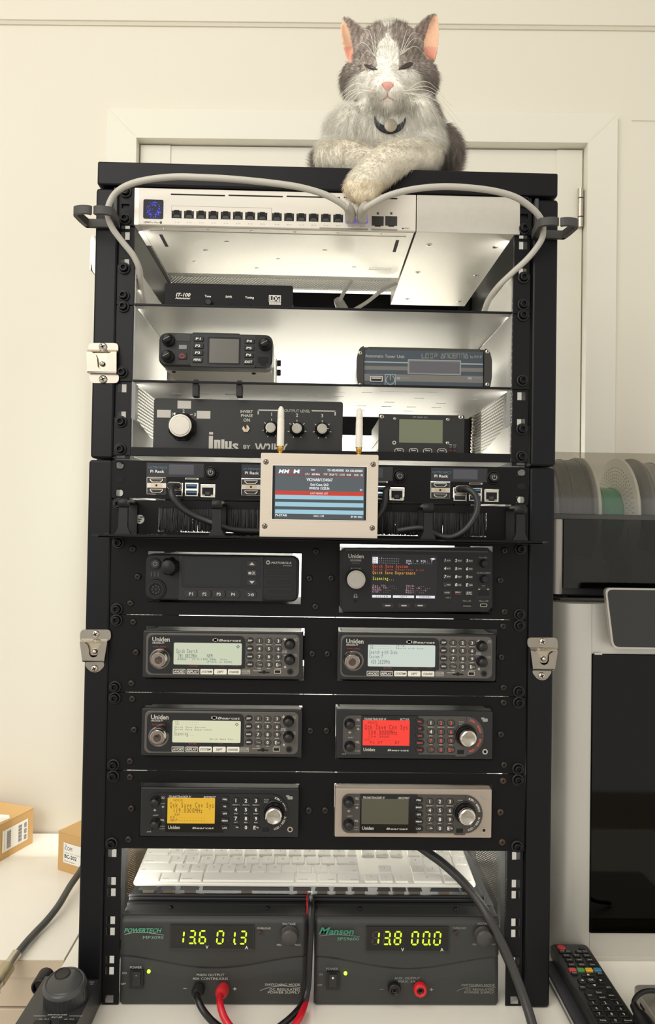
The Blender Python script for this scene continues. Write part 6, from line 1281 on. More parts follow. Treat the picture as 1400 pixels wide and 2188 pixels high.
def a1(t, M, w):
    def f(m):
        e = w; m.box(e - 72, e - 14, -.95, -.7, 12, 47, PAP); m.box(e - 150, e - 79, -.95, -.7, 12, 47, PAP)
        for k in range(26): a_ = e - 62 + 0; z = 15 + k * 1.1; m.box(a_, a_ + 9, -1.05, -.95, z, z + (.75 if k % 3 else .35), BARI)
        for k in range(20): z = 15 + k * 1.4; m.box(e - 36, e - 28, -1.05, -.95, z, z + (.9 if k % 4 else .4), BARI)
        for k in range(14): z = 15 + k * 2.0; k % 5 != 4 and m.box(e - 23, e - 17, -1.05, -.95, z, z + 1.2, BARI)
        for k in range(7): m.text('SERIAL NO 0120', e - 118, 42 - k * 4, 1.7, BARI, -1.0, w=40)
        for k in range(4): m.text('LOT 0' + str(k), e - 67, 42 - k * 8, 1.7, BARI, -1.0, rot=1.57)
    part('label', t, f, M=M)
q1 = unz(70, 1801, 0); q0 = unz(0, 1841, 0); q0 = q1 + (q0 - q1) * 1.9
carton('cardboard_box', 'long brown cardboard box with barcode labels at the far left, papers on it', q0, q1, 150, 60, a1)
ex = (q1 - q0)[:2]; ex /= np.linalg.norm(ex); PMx = np.eye(4); PMx[:3, 0] = (*ex, 0); PMx[:3, 1] = (-ex[1], ex[0], 0); PMx[:3, 3] = (q1[0], q1[1], 60.1)
def f(m): m.add([(-150, 12, .2), (-52, 3, .2), (-42, 14, .2), (-60, 90, .2), (-160, 90, .2), (-150, 12, .6), (-52, 3, .6), (-42, 14, .6), (-60, 90, .6), (-160, 90, .6)], [(4, 3, 2, 1, 0), (5, 6, 7, 8, 9), (0, 1, 6, 5), (1, 2, 7, 6)], PAP)
solo('paper_sheet', 'white folded paper lying on the long cardboard box, underneath', 'paper', f, M=PMx)
def f(m): m.add([(-170, 24, .8), (-95, 18, .9), (-38, 52, 9), (-60, 110, 4), (-170, 110, 1), (-170, 24, 1.2), (-95, 18, 1.3), (-38, 52, 9.4), (-60, 110, 4.4), (-170, 110, 1.4)], [(4, 3, 2, 1, 0), (5, 6, 7, 8, 9), (0, 1, 6, 5), (1, 2, 7, 6)], PAP)
solo('paper_sheet', 'white paper sheet with raised corner on top of the long cardboard box', 'paper', f, M=PMx)
# coax
P = [(185, 1838, 300), (170, 1864, 270), (150, 1893, 238), (125, 1935, 190), (100, 1967, 160), (78, 1990, 138), (58, 2012, 112), (40, 2034, 92), (30, 2046, 78)]
V = [unp(*p) for p in P]
for v_ in V: v_[2] = max(v_[2], 5.0)
t = thing('coaxial_cable', 'thick grey coaxial cable with silver plug crossing the desk at left', 'cable', V[4])
part('jacket', t, lambda m: m.tube(V, 4.7, mat('coax_jacket', (66, 68, 66), .45), 16, dens=7))
A = V[-1]; D_ = unp(2, 2088, 52) - A; D_ /= np.linalg.norm(D_)
part('plug', t, lambda m: (m.tube([A - D_ * 6, A + D_ * 12], [6.2, 6.2], STL, 20), m.tube([A + D_ * 12, A + D_ * 13], [7.6, 7.6], STL, 20), m.tube([A + D_ * 13, A + D_ * 34], [8.8, 8.8], mat('knurled_nickel', (190, 178, 150), .35, .9, bump=.8, scale=900), 24), m.tube([A + D_ * 34, A + D_ * 44], [8.0, 8.0], STL, 20), m.tube([A + D_ * 44, A + D_ * 46], [10, 10], STL, 6), m.tube([A + D_ * 46, A + D_ * 60], [9, 9], PLA, 20)))
# remote encoder dial box
eb = unz(97, 2086, 31); ec = unz(215, 2086, 31); EX0, EX1, EY = eb[0], ec[0], eb[1]; EW = EX1 - EX0; cxm = (EX0 + EX1) / 2
t = thing('remote_encoder', 'black tuning encoder with big ribbed dial at the lower left corner', 'remote encoder', (cxm, EY - 60, 0))
EM = np.eye(4); te = math.radians(-2.5); EM[:3, :3] = [[1, 0, 0], [0, math.cos(te), -math.sin(te)], [0, math.sin(te), math.cos(te)]]; EM[:3, 3] = (cxm, EY, 31)
ENB = mat('encoder_plastic', (50, 50, 51), .4, bump=.12, scale=1500, var=.06)
def f(m):
    y0_, y1_ = EY - 125, EY; V = [(EX0, y1_, 31), (EX1, y1_, 31), (EX1, y0_, 36), (EX0, y0_, 36), (EX0 - 1, y1_ + 2, 1.5), (EX1 + 1, y1_ + 2, 1.5), (EX1 + 1, y0_ - 2, 1.5), (EX0 - 1, y0_ - 2, 1.5)]
    m.add(V, [(3, 2, 1, 0), (4, 5, 6, 7), (0, 1, 5, 4), (1, 2, 6, 5), (2, 3, 7, 6), (3, 0, 4, 7)], ENB)
    for x, y in ((EX0 + 8, EY - 8), (EX1 - 8, EY - 8), (EX0 + 8, EY - 115), (EX1 - 8, EY - 115)): m.lathe(x, y, [(4, 0), (4, 1.6)], RUB, 14, axis='Z')
part('housing', t, f)
dc = unz(137, 2097, 57); 
def rotM(cx_, cy_, cz_, tilt): 
    M = np.eye(4); c_, s_ = math.cos(tilt), math.sin(tilt); M[:3, :3] = [[1, 0, 0], [0, c_, -s_], [0, s_, c_]]; M[:3, 3] = (cx_, cy_, cz_); return M
DMx = rotM(dc[0], dc[1] + 2, 56, math.radians(10))
def f(m):
    m.lathe(0, 0, [(22.8, -22), (22.4, -5)], ENB, 90, 30, .045, axis='Z', cap=False); m.lathe(0, 0, [(22.6, -5), (22, -2.5), (20.4, 0), (19.3, 0), (18.9, -1), (18.5, -.4), (16, .6), (.01, 1.2)], mat('dial_top', (66, 66, 67), .3), 64, axis='Z', cap=False); m.lathe(0, 0, [(21.6, -22.5), (21.6, -22)], DRK, 40, axis='Z')
dial = part('dial', t, f, M=DMx)
def f(m):
    m.lathe(-5.5, 9.5, [(8.4, .9), (8.2, 1.8), (7.2, 1.9), (6.8, 1.3)], PLA, 36, axis='Z', cap=False); m.lathe(-5.5, 9.5, [(6.9, 1.3), (5.4, 1.15), (2.5, 1.05), (.01, 1.02)], mat('dimple_dark', (22, 22, 22), .35), 30, axis='Z', cap=False)
part('finger_dimple', dial, f, M=DMx)
def flat(fn):
    """lettering laid on the tilted top of the encoder: x right, z up the slope"""
    def g(m):
        q = MB(); fn(q); V = np.vstack(q.V); M = np.eye(4)
        W_ = np.stack([V[:, 0], EY + V[:, 2], 31.25 - V[:, 2] * .04], 1)
        for f_, i_ in zip(q.P, q.I): pass
        n0 = m.n; m.V.append(W_); m.n += len(W_); [ (m.P.append(tuple(k + n0 for k in f_)), m.I.append(m.mi(q.mats[i_])), m.S.append(False)) for f_, i_ in zip(q.P, q.I)]
    return g
def etop(px_, py_): p = unz(px_, py_, 34); return p[0], p[1] - EY
def f(q):
    x, y = etop(122.5, 2168.5); q.text('REMOTE ENCODER', x, y, 1.9, WHT, 0, w=20, shear=.3); x, y = etop(121.5, 2174); q.text('RC-28', x, y, 2.4, WHT, 0, w=10.5, shear=.3)
    for a, b in ((71.5, 98), (148, 176)): x0_, y_ = etop(a, 2171.5); x1_, _ = etop(b, 2171.5); q.add([(x0_, 0, y_), (x1_, 0, y_), (x1_, 0, y_ + .5), (x0_, 0, y_ + .5)], [(0, 1, 2, 3)], WHT)
    for a, s_ in ((87, 'F-1'), (141, 'F-2')): x, y = etop(a, 2178.5); q.add([(x - 1.8, 0, y - .8), (x + 1.8, 0, y - .8), (x + 1.8, 0, y + .8), (x - 1.8, 0, y + .8)], [(0, 1, 2, 3)], GRT); q.text(s_, x + 6, y, 2.0, WHT, 0, w=4, shear=.3)
    x, y = etop(196.5, 2094); q.text('LINK', x, y, 1.8, WHT, 0, w=5.4, shear=.3); x, y = etop(196, 2098.5); q.add([(x - 1.8, 0, y - .8), (x + 1.8, 0, y - .8), (x + 1.8, 0, y + .8), (x - 1.8, 0, y + .8)], [(0, 1, 2, 3)], GRT)
part('lettering', t, flat(f))
for a, b in ((73, 110), (127, 166)):
    x0_, y_ = etop(a, 2186); x1_, _ = etop(b, 2186); part('button', t, lambda m: m.box(x0_, x1_, EY + y_ - 12, EY + y_, 34, 37, PLA, 1))
g_ = unz(76, 2114, 12)
solo('cable_plug', 'round black plug end peeking out behind the tuning encoder', 'plug', lambda m: (m.lathe(g_[0] + 3, 12, [(9.6, g_[1] + 26), (9.6, g_[1] + 4), (8.6, g_[1] + 2), (7.2, g_[1] + 2), (7, g_[1] + 5)], PLA, 30, cap=False), m.lathe(g_[0] + 3, 12, [(7.4, g_[1] + 5.5), (.01, g_[1] + 5)], GLB, 24, cap=False)))
# ================================================================== right side: remotes, drive
def remote(name, label, x0_, x1_, yb, yf, z0_, h, keys, cm):
    t = thing(name, label, 'remote control', ((x0_ + x1_) / 2, (yb + yf) / 2, z0_))
    def f(m):
        n = 14; V = []; F_ = []
        for (z, ins) in ((0, 3), (1.5, .5), (h * .45, 0), (h - 1.6, .4), (h, 2.2)):
            for sx, sy, a0 in ((-1, -1, 180), (1, -1, 270), (1, 1, 0), (-1, 1, 90)):
                for k in range(5): a = math.radians(a0 + k * 22.5); r = 7; V.append(((x0_ + x1_) / 2 + sx * ((x1_ - x0_) / 2 - r) + (r - ins) * math.cos(a), (yb + yf) / 2 + sy * ((yb - yf) / 2 - r) + (r - ins) * math.sin(a), z0_ + z))
        n = 20; m.add(V, [(j * n + i, j * n + (i + 1) % n, (j + 1) * n + (i + 1) % n, (j + 1) * n + i) for j in range(4) for i in range(n)] + [tuple(range(4 * n, 5 * n)), tuple(range(n))[::-1]], cm)
    part('housing', t, f); return t
RMT = mat('remote_black', (40, 40, 39), .4, bump=.08, scale=1500)
r0a = unp(1174, 2052, 72); 
remote('remote_control', 'dark remote with pale rim lying underneath the black remote', 285.5, 329, 74, -96, 0, 10, None, mat('remote_dark_blue', (56, 56, 60), .35))
part('pale_trim', bpy.data.objects['remote_control'], lambda m: m.box(285.2, 287.4, -92, 68, 6.5, 8.6, mat('pale_trim_grey', (190, 188, 180), .35, .4)))
z0_ = 10.2; hz = 14.5; RX0, RX1 = unz(1174, 2018, z0_ + hz)[0], unz(1256, 2018, z0_ + hz)[0]; RYB = unz(1215, 2016, z0_ + hz)[1]
t = remote('remote_control', 'black remote with red power key and coloured keys, right of the rack', RX0, RX1, RYB, RYB - 195, z0_, hz, None, RMT)
RF = 1 / 5.8333
def rp(u, v): p = unz(1160 + u * RF, 2000 + v * RF, z0_ + hz + 1.5); return p[0], p[1]
def rkey(u, v, w, d_, col, s_=None, r=1.2, h=2.0, sy=1.7, tc=None, tw=None):
    x, y = rp(u, v)
    def f(m):
        V = []
        for (z, ins) in ((0, 0), (h - .5, 0), (h, .5)):
            for sx, sy_, a0 in ((-1, -1, 180), (1, -1, 270), (1, 1, 0), (-1, 1, 90)):
                for k in range(4): a = math.radians(a0 + k * 30); rr_ = min(r, w / 2 - .01, d_ / 2 - .01); V.append((x + sx * (w / 2 - rr_) + (rr_ - ins * min(1, rr_)) * math.cos(a), y + sy_ * (d_ / 2 - rr_) + (rr_ - ins * min(1, rr_)) * math.sin(a), z0_ + hz + z))
        n = 16; m.add(V, [(j * n + i, j * n + (i + 1) % n, (j + 1) * n + (i + 1) % n, (j + 1) * n + i) for j in range(2) for i in range(n)] + [tuple(range(2 * n, 3 * n))], col)
        if s_:
            q = MB(); q.text(s_, x, 0, sy, WHT, 0, w=tw); V = np.vstack(q.V); m.add(np.stack([V[:, 0], y + V[:, 2] * 1.2, np.full(len(V), z0_ + hz + h + .12)], 1), q.P, tc or WHT)
    part('key', t, f)
RK = mat('remote_key_black', (20, 20, 20), .45)
rkey(230, 142, 10.5, 9.5, mat('remote_red', (214, 62, 62), .4), r=4.8, h=2.2)
rkey(487, 150, 7, 4.6, RK); 
for row, (v, xs, names) in enumerate(((192, (250, 316, 458, 525), ('PVR', 'Guide', 'Audio', 'Mute')), (242, (297, 424, 550), ('Media', 'TV', 'Sleep')), (298, (330, 456, 588), ('Text', 'Lang', 'Subt')), (358, (362, 490, 620), ('FAV', 'Mix', 'Size')))):
    for u, s_ in zip(xs, names): rkey(u, v, 9.5, 5.4, RK, s_, tw=5.4)
for u, c_ in ((371, (206, 70, 72)), (474, (84, 150, 84)), (577, (232, 178, 40)), (683, (62, 132, 160))): rkey(u, 418, 8.6, 6.2, mat('remote_colour_%d' % c_[0], c_, .4), h=2.2)
rkey(396, 462, 7.5, 4.8, RK, 'Menu', tw=5); rkey(712, 466, 7.5, 4.8, RK, 'Exit', tw=4.6); rkey(606, 550, 12, 9.4, RK, 'OK', r=4, sy=3.0, tw=6.2)
for u, v, w, d_, sh in ((565, 484, 16, 5, 0), (648, 622, 18, 5, 1), (488, 556, 8.4, 10, 2), (728, 556, 8, 10, 3)):
    x, y = rp(u, v); rkey(u, v, w, d_, RK, r=2.2)
    k_ = 1.7; zz = z0_ + hz + 2.15; tri = {0: [(-k_, -k_), (k_, -k_), (0, k_)], 1: [(-k_, k_), (0, -k_), (k_, k_)], 2: [(k_, -k_), (k_, k_), (-k_, 0)], 3: [(-k_, -k_), (k_, 0), (-k_, k_)]}[sh]
    part('arrow_mark', t, lambda m: m.add([(x + a, y + b, zz) for a, b in tri], [(0, 1, 2)], WHT))
rkey(498, 640, 7.5, 4.8, RK, 'Info', tw=4.6); rkey(822, 644, 7.5, 4.8, RK, 'EPG', tw=4.6)
rkey(590, 742, 9, 15, RK, 'CH', tw=4, r=2.4); rkey(855, 745, 9, 15, RK, 'VOL', tw=6, r=2.4); rkey(700, 706, 9, 5.4, RK, 'Picture', tw=6); rkey(742, 768, 9, 5.4, RK, 'Sound', tw=6)
for k, s_ in enumerate('123456789'): rkey(628 + (k % 3) * 152 + (k // 3) * 40, 836 + (k // 3) * 70 + (k % 3) * 2, 11, 6.6, RK, s_, sy=3.2)
rkey(752, 1054, 11, 6.6, RK, 'Swap', tw=6.5); rkey(908, 1056, 11, 6.6, RK, '0', sy=3.2); rkey(1068, 1058, 11, 6.6, RK, 'Recall', tw=8)
# silver drive with usb plug
da = unz(1354, 2103, 17); 
def f(m):
    V = []
    for (z, ins) in ((0, 1), (1, 0), (16, 0), (17, 1)):
        for sx, sy_, a0 in ((-1, -1, 180), (1, -1, 270), (1, 1, 0), (-1, 1, 90)):
            for k in range(6): a = math.radians(a0 + k * 18); r = 9; V.append((da[0] - 2 + 70 + sx * (70 - r) + (r - ins) * math.cos(a), da[1] - 70 + sy_ * (70 - r) + (r - ins) * math.sin(a), z))
    n = 24; m.add(V, [(j * n + i, j * n + (i + 1) % n, (j + 1) * n + (i + 1) % n, (j + 1) * n + i) for j in range(3) for i in range(n)] + [tuple(range(3 * n, 4 * n)), tuple(range(n))[::-1]], mat('anodised_silver', (168, 162, 150), .4, .5))
    m.box(da[0] - 2.3, da[0] - 1.9, da[1] - 34, da[1] - 22, 6, 10, DRK)
solo('external_drive', 'flat silver external drive at the lower right corner', 'external drive', f)
UP_ = [unz(1372, 2188, 30), unz(1362, 2172, 30), unz(1356, 2158, 28)]
t = thing('usb_cable', 'black usb cable with moulded plug arching over the flat silver drive', 'cable', UP_[0])
part('plug', t, lambda m: (m.tube([unz(1400, 2230, 30), unz(1380, 2192, 30), unz(1368, 2172, 30)], [10, 9.6, 7.6], PLA, 24, dens=3), m.tube([unz(1366, 2170, 30), unz(1356, 2150, 29)], [5.2, 4.2], PLA, 18, rib=.1)))
part('jacket', t, lambda m: m.tube([unz(1356, 2152, 29), unz(1355, 2140, 32), unz(1362, 2128, 35), unz(1376, 2119, 36), unz(1395, 2117, 33), unz(1420, 2121, 26), unz(1470, 2140, 20)], 2.6, PLA, 14))
# ================================================================== 3d printer and spool box
PY = 88; FPr = Face(PY, 0, 0, 1); PX0 = FPr.p(1181, 1500)[0]; PXs = FPr.p(1263, 1700)[0]; PX2 = PX0 + 389; PZ = 455
PS = mat('printer_silver', (206, 203, 194), .42, .45, var=.02); PD = mat('printer_dark_glass', (10, 11, 12), .1)
t = thing('printer', 'tall silver and dark glass 3d printer right of the rack', '3d printer', ((PX0 + PX2) / 2, PY + 165, 0))
def rc(m, x0_, x1_, y0_, y1_, z0_, z1_, r, mt, sides=(1, 1)):
    V = []
    for z in (z0_, z1_):
        for sx, sy_, a0 in ((-1, -1, 180), (1, -1, 270), (1, 1, 0), (-1, 1, 90)):
            rr_ = r if sides[0 if sx < 0 else 1] else 1
            for k in range(9): a = math.radians(a0 + k * 11.25); V.append(((x0_ + x1_) / 2 + sx * ((x1_ - x0_) / 2 - rr_) + rr_ * math.cos(a), (y0_ + y1_) / 2 + sy_ * ((y1_ - y0_) / 2 - rr_) + rr_ * math.sin(a), z))
    n = 36; m.add(V, [(i, (i + 1) % n, (i + 1) % n + n, i + n) for i in range(n)], mt, True); m.add(V[n:], [tuple(range(n))], mt); m.add(V[:n], [tuple(range(n))[::-1]], mt)
dz1 = FPr.p(1300, 1399)[1]; dz0 = FPr.p(1300, 1992)[1]
part('left_pillar', t, lambda m: rc(m, PX0, PXs - .3, PY, PY + 120, 0, PZ, 34, PS, (1, 0)))
part('side_panel', t, lambda m: (m.box(PX0 + 1, PXs, PY + 100, PY + 340, 4, PZ - 4, PS), m.box(PX2 - 44, PX2, PY, PY + 340, 0, PZ, PS)))
part('rear_panel', t, lambda m: m.box(PXs, PX2 - 44, PY + 330, PY + 340, 0, PZ, mat('printer_inside_dark', (40, 40, 40), .6)))
part('bottom_front', t, lambda m: (m.box(PXs, PX2 - 44.2, PY + 1, PY + 40, 0, dz0 - .8, PS, .5), m.box(PXs, PX2 - 44.2, PY + .4, PY + 41, 0, 6, PS, 1)))
part('bottom_plate', t, lambda m: m.box(PXs, PX2 - 44.2, PY + 40, PY + 330, 20, 26, mat('printer_inside_dark', (40, 40, 40), .6)))
part('top_front', t, lambda m: m.box(PXs, PX2 - 44.2, PY + 1, PY + 40, dz1 + .8, PZ, PS, .5))
part('top_plate', t, lambda m: (m.box(PX0 + 10, PX2 - 10, PY + 22, PY + 330, PZ, PZ + 2, mat('printer_top_glass', (52, 50, 46), .2)), m.box(PX0 + 20, PX2 - 20, PY + 34, PY + 300, PZ + 2, PZ + 4, mat('silica_mat_grey', (92, 90, 84), .8, bump=1, scale=600))))
GD = glassy('smoked_door_glass', (66, 66, 65), .025, .04)
def f(m): m.box(PXs + .6, PX2 - 46, PY - 2, PY + 2, dz0, dz1, GD)
dr = part('door', t, f)
part('door_handle', dr, lambda m: m.box(PXs + 2, PXs + 12, PY - 2.4, PY - 2.1, dz1 + .2, dz1 + 2.4, STL))
part('door_rim', dr, lambda m: m.plate(PXs + .3, PX2 - 45.6, dz0 - .3, dz1 + .3, PY - 1.6, PY + 3, [(PXs + 4, PX2 - 50, dz0 + 5, dz1 - 4)], GLB))
# what shows through the door: bed, rods, print head carriage
def f(m):
    m.box(PXs + 20, PX2 - 60, PY + 50, PY + 300, 96, 104, mat('bed_dark', (44, 42, 40), .5)); m.box(PXs + 16, PX2 - 56, PY + 44, PY + 50, 92, 98, mat('bed_edge', (80, 78, 74), .4))
part('print_bed', t, f)
part('bed_rod', t, lambda m: (m.lathe(PXs + 10, PY + 200, [(5, 26), (5, PZ - 8)], STL, 16, axis='Z')))
part('front_gantry', t, lambda m: (m.box(PXs + 4, PX2 - 48, PY + 60, PY + 84, PZ - 60, PZ - 34, mat('printer_inside_dark', (40, 40, 40), .6)), m.box(PXs + 90, PXs + 150, PY + 50, PY + 120, PZ - 130, PZ - 40, mat('print_head_grey', (60, 60, 58), .4), 3)))
for q_, (a, b, c, d_) in enumerate(((PXs + 4, PXs + 34, 34, 44), (PXs + 60, PXs + 150, 38, 50))): part('tray_item', t, lambda m: m.box(a, b, PY + 60, PY + 80, c - 8, d_, mat('tray_grey', (74, 72, 70), .5), 2))
# touch screen
ts0 = Face(PY - 22, 0, 0, 1).p(1293, 1256); ts1 = Face(PY - 22, 0, 0, 1).p(1312, 1386)
def f(m):
    x0_, z1_ = ts0; z0q = ts1[1]; M2 = 130; P = [(x0_ + 10, z0q), (x0_ + M2, z0q), (x0_ + M2, z1_), (x0_, z1_)]; P = poly_round(P, 8, 6)
    m.prism(P, PY - 22, PY - 15, mat('touchscreen_rim', (186, 182, 172), .3, .5)); c_ = np.mean(P, axis=0); Q = [tuple(c_ + (np.array(p) - c_) * np.array([.962, .945])) for p in P]; m.prism([(a, b) for a, b in Q], PY - 22.3, PY - 21.9, mat('touchscreen_glass', (38, 36, 34), .25))
    m.box(x0_ + 22, x0_ + 110, PY - 15, PY + .8, z0q + 16, z1_ - 24, PS)
part('touch_screen', t, f)
# spool box
AY = 112; FA = Face(AY, 0, 0, 1); AX0 = FA.p(1180, 1180)[0]; AZ0 = PZ + 4; az = lambda py_, Y=AY: Face(Y, 0, 0, 1).p(1290, py_)[1]
t = thing('spool_box', 'smoky clear filament spool box sitting on top of the 3d printer', 'filament box', (AX0 + 184, AY + 130, AZ0))
LIDC = glassy('smoky_lid', (226, 224, 220), .10, .12); FRC = glassy('smoky_front', (160, 158, 152), .035, .05)
rim = az(1105); topz = az(968, AY + 110)
def dome(m, x0_, x1_, mt, th=2.4, n=18):
    pts = [(AY + 2, rim + 4)] + [(AY + 112 - 110 * math.cos(a), rim + 4 + (topz - rim - 4) * math.sin(a) ** .8) for a in np.linspace(.12, math.pi - .12, n)] + [(AY + 222, rim + 4)]
    V = [(x, y, z) for x in (x0_, x1_) for (y, z) in pts]; k = len(pts); m.add(V, [(i + 1, i, i + k, i + 1 + k) for i in range(k - 1)], mt, True)
    return pts
def f(m):
    P = dome(m, AX0 + 2, AX0 + 366, LIDC); 
    for x in (AX0 + 2, AX0 + 366): m.add([(x, y, z) for y, z in P], [tuple(range(len(P)))], LIDC)
part('lid', t, f)
part('lid_rim', t, lambda m: (m.box(AX0, AX0 + 368, AY - 2, AY + 6, rim - 3.5, rim + 3.5, mat('rim_grey', (64, 62, 60), .35), 1), m.box(AX0, AX0 + 4, AY + 6, AY + 222, rim - 3.5, rim + 3.5, mat('rim_grey', (64, 62, 60), .35)), m.box(AX0 + 364, AX0 + 368, AY + 6, AY + 222, rim - 3.5, rim + 3.5, mat('rim_grey', (64, 62, 60), .35)), m.box(AX0 + 4, AX0 + 364, AY + 218, AY + 224, rim - 3.5, rim + 3.5, mat('rim_grey', (64, 62, 60), .35))))
part('end_cap', t, lambda m: rc(m, AX0 + .5, AX0 + 16, AY, AY + 222, AZ0 + 6, rim - 3.6, 7, mat('cap_silver', (166, 160, 152), .35, .5)))
part('front_window', t, lambda m: m.box(AX0 + 16.4, AX0 + 366, AY + 3, AY + 5, AZ0 + 14, rim - 3.6, FRC))
part('base', t, lambda m: (m.box(AX0 + 12, AX0 + 360, AY + 12, AY + 215, AZ0 + 3, AZ0 + 16, mat('box_base_black', (24, 24, 24), .4), 2), m.box(AX0 + 3, AX0 + 365, AY + 214, AY + 222, AZ0 + 16, rim - 3.6, mat('back_wall_grey', (92, 88, 84), .5)), [m.lathe(x, y, [(6, AZ0), (6, AZ0 + 3.2)], RUB, 14, axis='Z') for x in (AX0 + 24, AX0 + 340) for y in (AY + 24, AY + 200)]))
def f(m):
    for k in range(4):
        x = AX0 + 30 + k * 82
        m.box(x + 8, x + 62, AY + 32, AY + 60, AZ0 + 16, AZ0 + 52, mat('feeder_grey', (158, 155, 148), .35), 8); m.box(x + 63, x + 78, AY + 28, AY + 150, AZ0 + 16, AZ0 + 58, mat('feeder_black', (16, 16, 16), .4), 2)
        m.box(x + 14, x + 58, AY + 56, AY + 60, AZ0 + 48, rim - 14, mat('copper_panel', (176, 138, 126), .45))
part('feeder', t, f)
part('warning_label', t, lambda m: (m.box(AX0 + 120, AX0 + 142, AY + 26, AY + 26.4, AZ0 + 44, AZ0 + 64, mat('label_grey', (170, 168, 158), .5)), [m.add([(AX0 + 121 + k * 4, AY + 25.8, AZ0 + 45), (AX0 + 122.6 + k * 4, AY + 25.8, AZ0 + 45), (AX0 + 124.6 + k * 4, AY + 25.8, AZ0 + 62), (AX0 + 123 + k * 4, AY + 25.8, AZ0 + 62)], [(0, 1, 2, 3)], GRT) for k in range(4)]))
WHS = mat('white_spool', (206, 204, 192), .5); DKS = mat('dark_spool', (104, 103, 100), .4)
def spool(label, x0_, x1_, fil, flange, rf, coil):
    yc, zc = AY + 112, rim + 4; R_ = topz - rim - 12
    t2 = thing('filament_spool', label, 'filament spool', ((x0_ + x1_) / 2, yc, zc - R_), 'filament spools in the smoky box')
    def lx(m, prof, mt, n=64, **k): m.lathe(yc, zc, prof, mt, n, axis='X', **k)
    for x in (x0_, x1_ - 4):
        def f(m):
            lx(m, [(24, x), (R_, x), (R_, x + 1.2), (R_, x + 4), (R_ - 4, x + 4), (24, x + 4), (24, x)], flange, cap=False)
            for r_ in np.arange(46, R_ - 10, 5.0):
                nn = int(r_ * .9)
                for q in range(nn):
                    if flange is not WHS: break
                    a = 2 * math.pi * q / nn; c_, s_ = math.cos(a), math.sin(a); e = 1.0
                    for xx in (x - .15, x + 4.15): m.add([(xx, yc + r_ * c_ + u * c_ - v_ * s_, zc + r_ * s_ + u * s_ + v_ * c_) for u, v_ in ((-e * .8, -e), (e * .8, -e), (e * .8, e), (-e * .8, e))], [(0, 1, 2, 3)], mat('spool_slot', (130, 126, 114), .7))
        part('flange', t2, f)
    def f(m):
        lx(m, [(20, x0_ + 4.1), (rf, x0_ + 4.1), (rf, x1_ - 4.1), (20, x1_ - 4.1)], fil, cap=False); rg = random.Random(4)
        nn = int((x1_ - x0_ - 10) / 1.75)
        for k in range(nn): x = x0_ + 5 + k * 1.75 + .4; lx(m, [(rf - .3, x - .8), (rf + .5, x - .4), (rf + .8, x), (rf + .5, x + .4), (rf - .3, x + .8)], fil, n=48, cap=False)
        for k in range(coil): 
            a0 = rg.uniform(0, 6); xa_ = rg.uniform(x0_ + 8, x1_ - 8); xb_ = xa_ + rg.uniform(-18, 18); xb_ = min(max(xb_, x0_ + 6), x1_ - 6)
            m.tube([(xa_ + (xb_ - xa_) * i / 14, yc + (rf + 1.6) * math.cos(a0 + i * .22), zc + (rf + 1.6) * math.sin(a0 + i * .22)) for i in range(15)], .8, fil, 5, dens=1)
    part('filament', t2, f)
spool('spool of grey-black filament at the left end of the smoky box', AX0 + 14, AX0 + 71, mat('filament_charcoal', (88, 87, 84), .35), DKS, topz - rim - 16, 9)
spool('white slotted spool with green filament, second in the smoky box', AX0 + 73, AX0 + 131, mat('filament_green', (62, 150, 104), .35), WHS, 40, 9)
spool('grey spool right of the green filament, cut by the photo edge', AX0 + 148, AX0 + 206, mat('filament_grey', (150, 148, 142), .4), DKS, 78, 6)
# ================================================================== the cat
from mathutils.bvhtree import BVHTree
def prj(P):
    q = (np.asarray(P, float) - np.array([CX, CY, CZ])) @ _M; u = q[..., 0] / q[..., 1] * FPX; v = -q[..., 2] / q[..., 1] * FPX
    return np.stack([_cr * u - _sr * v + 700, _sr * u + _cr * v + 1094], -1)
def inpoly(p, poly):
    x, y = p[..., 0], p[..., 1]; c = np.zeros(x.shape, bool); n = len(poly)
    for i in range(n):
        (x0, y0), (x1, y1) = poly[i], poly[i - 1]
        if y0 == y1: continue
        c ^= ((y0 > y) != (y1 > y)) & (x < (x1 - x0) * (y - y0) / (y1 - y0) + x0)
    return c
cb = MB()
def ell(px_, py_, Y, rx, ry, rz, tilt=0):
    c = unp(px_, py_, Y); V = []; n, k = 24, 16
    for j in range(k + 1):
        b = math.pi * j / k
        for i in range(n):
            a = 2 * math.pi * i / n; x, y, z = rx * math.sin(b) * math.cos(a), ry * math.sin(b) * math.sin(a), rz * math.cos(b); V.append((c[0] + x * math.cos(tilt) - z * math.sin(tilt), c[1] + y, c[2] + x * math.sin(tilt) + z * math.cos(tilt)))
    cb.add(V, [(j * n + i, (j + 1) * n + i, (j + 1) * n + (i + 1) % n, j * n + (i + 1) % n) for j in range(k) for i in range(n)], DRK)
def cap(P, R):
    V = [unp(*p) for p in P]; cb.tube(V, R, DRK, 20, dens=6)
    for v, r, p in ((V[0], R[0], P[0]), (V[-1], R[-1], P[-1])): ell(p[0], p[1], p[2], r, r, r)
ell(830, 132, 46, 47, 50, 38); ell(792, 176, 44, 36, 36, 32, -.3); ell(872, 176, 44, 36, 36, 32, .3); ell(832, 165, 25, 40, 34, 34)
ell(828, 194, 2, 22, 24, 17); ell(812, 198, -10, 13, 12, 10.5); ell(845, 198, -10, 13, 12, 10.5); ell(828, 221, 0, 13, 14, 9)
cap([(830, 112, 14), (829, 145, 2), (828, 178, -12)], [13, 11.5, 8]); ell(800, 126, 13, 15, 12, 9, .25); ell(864, 124, 13, 15, 12, 9, -.25)
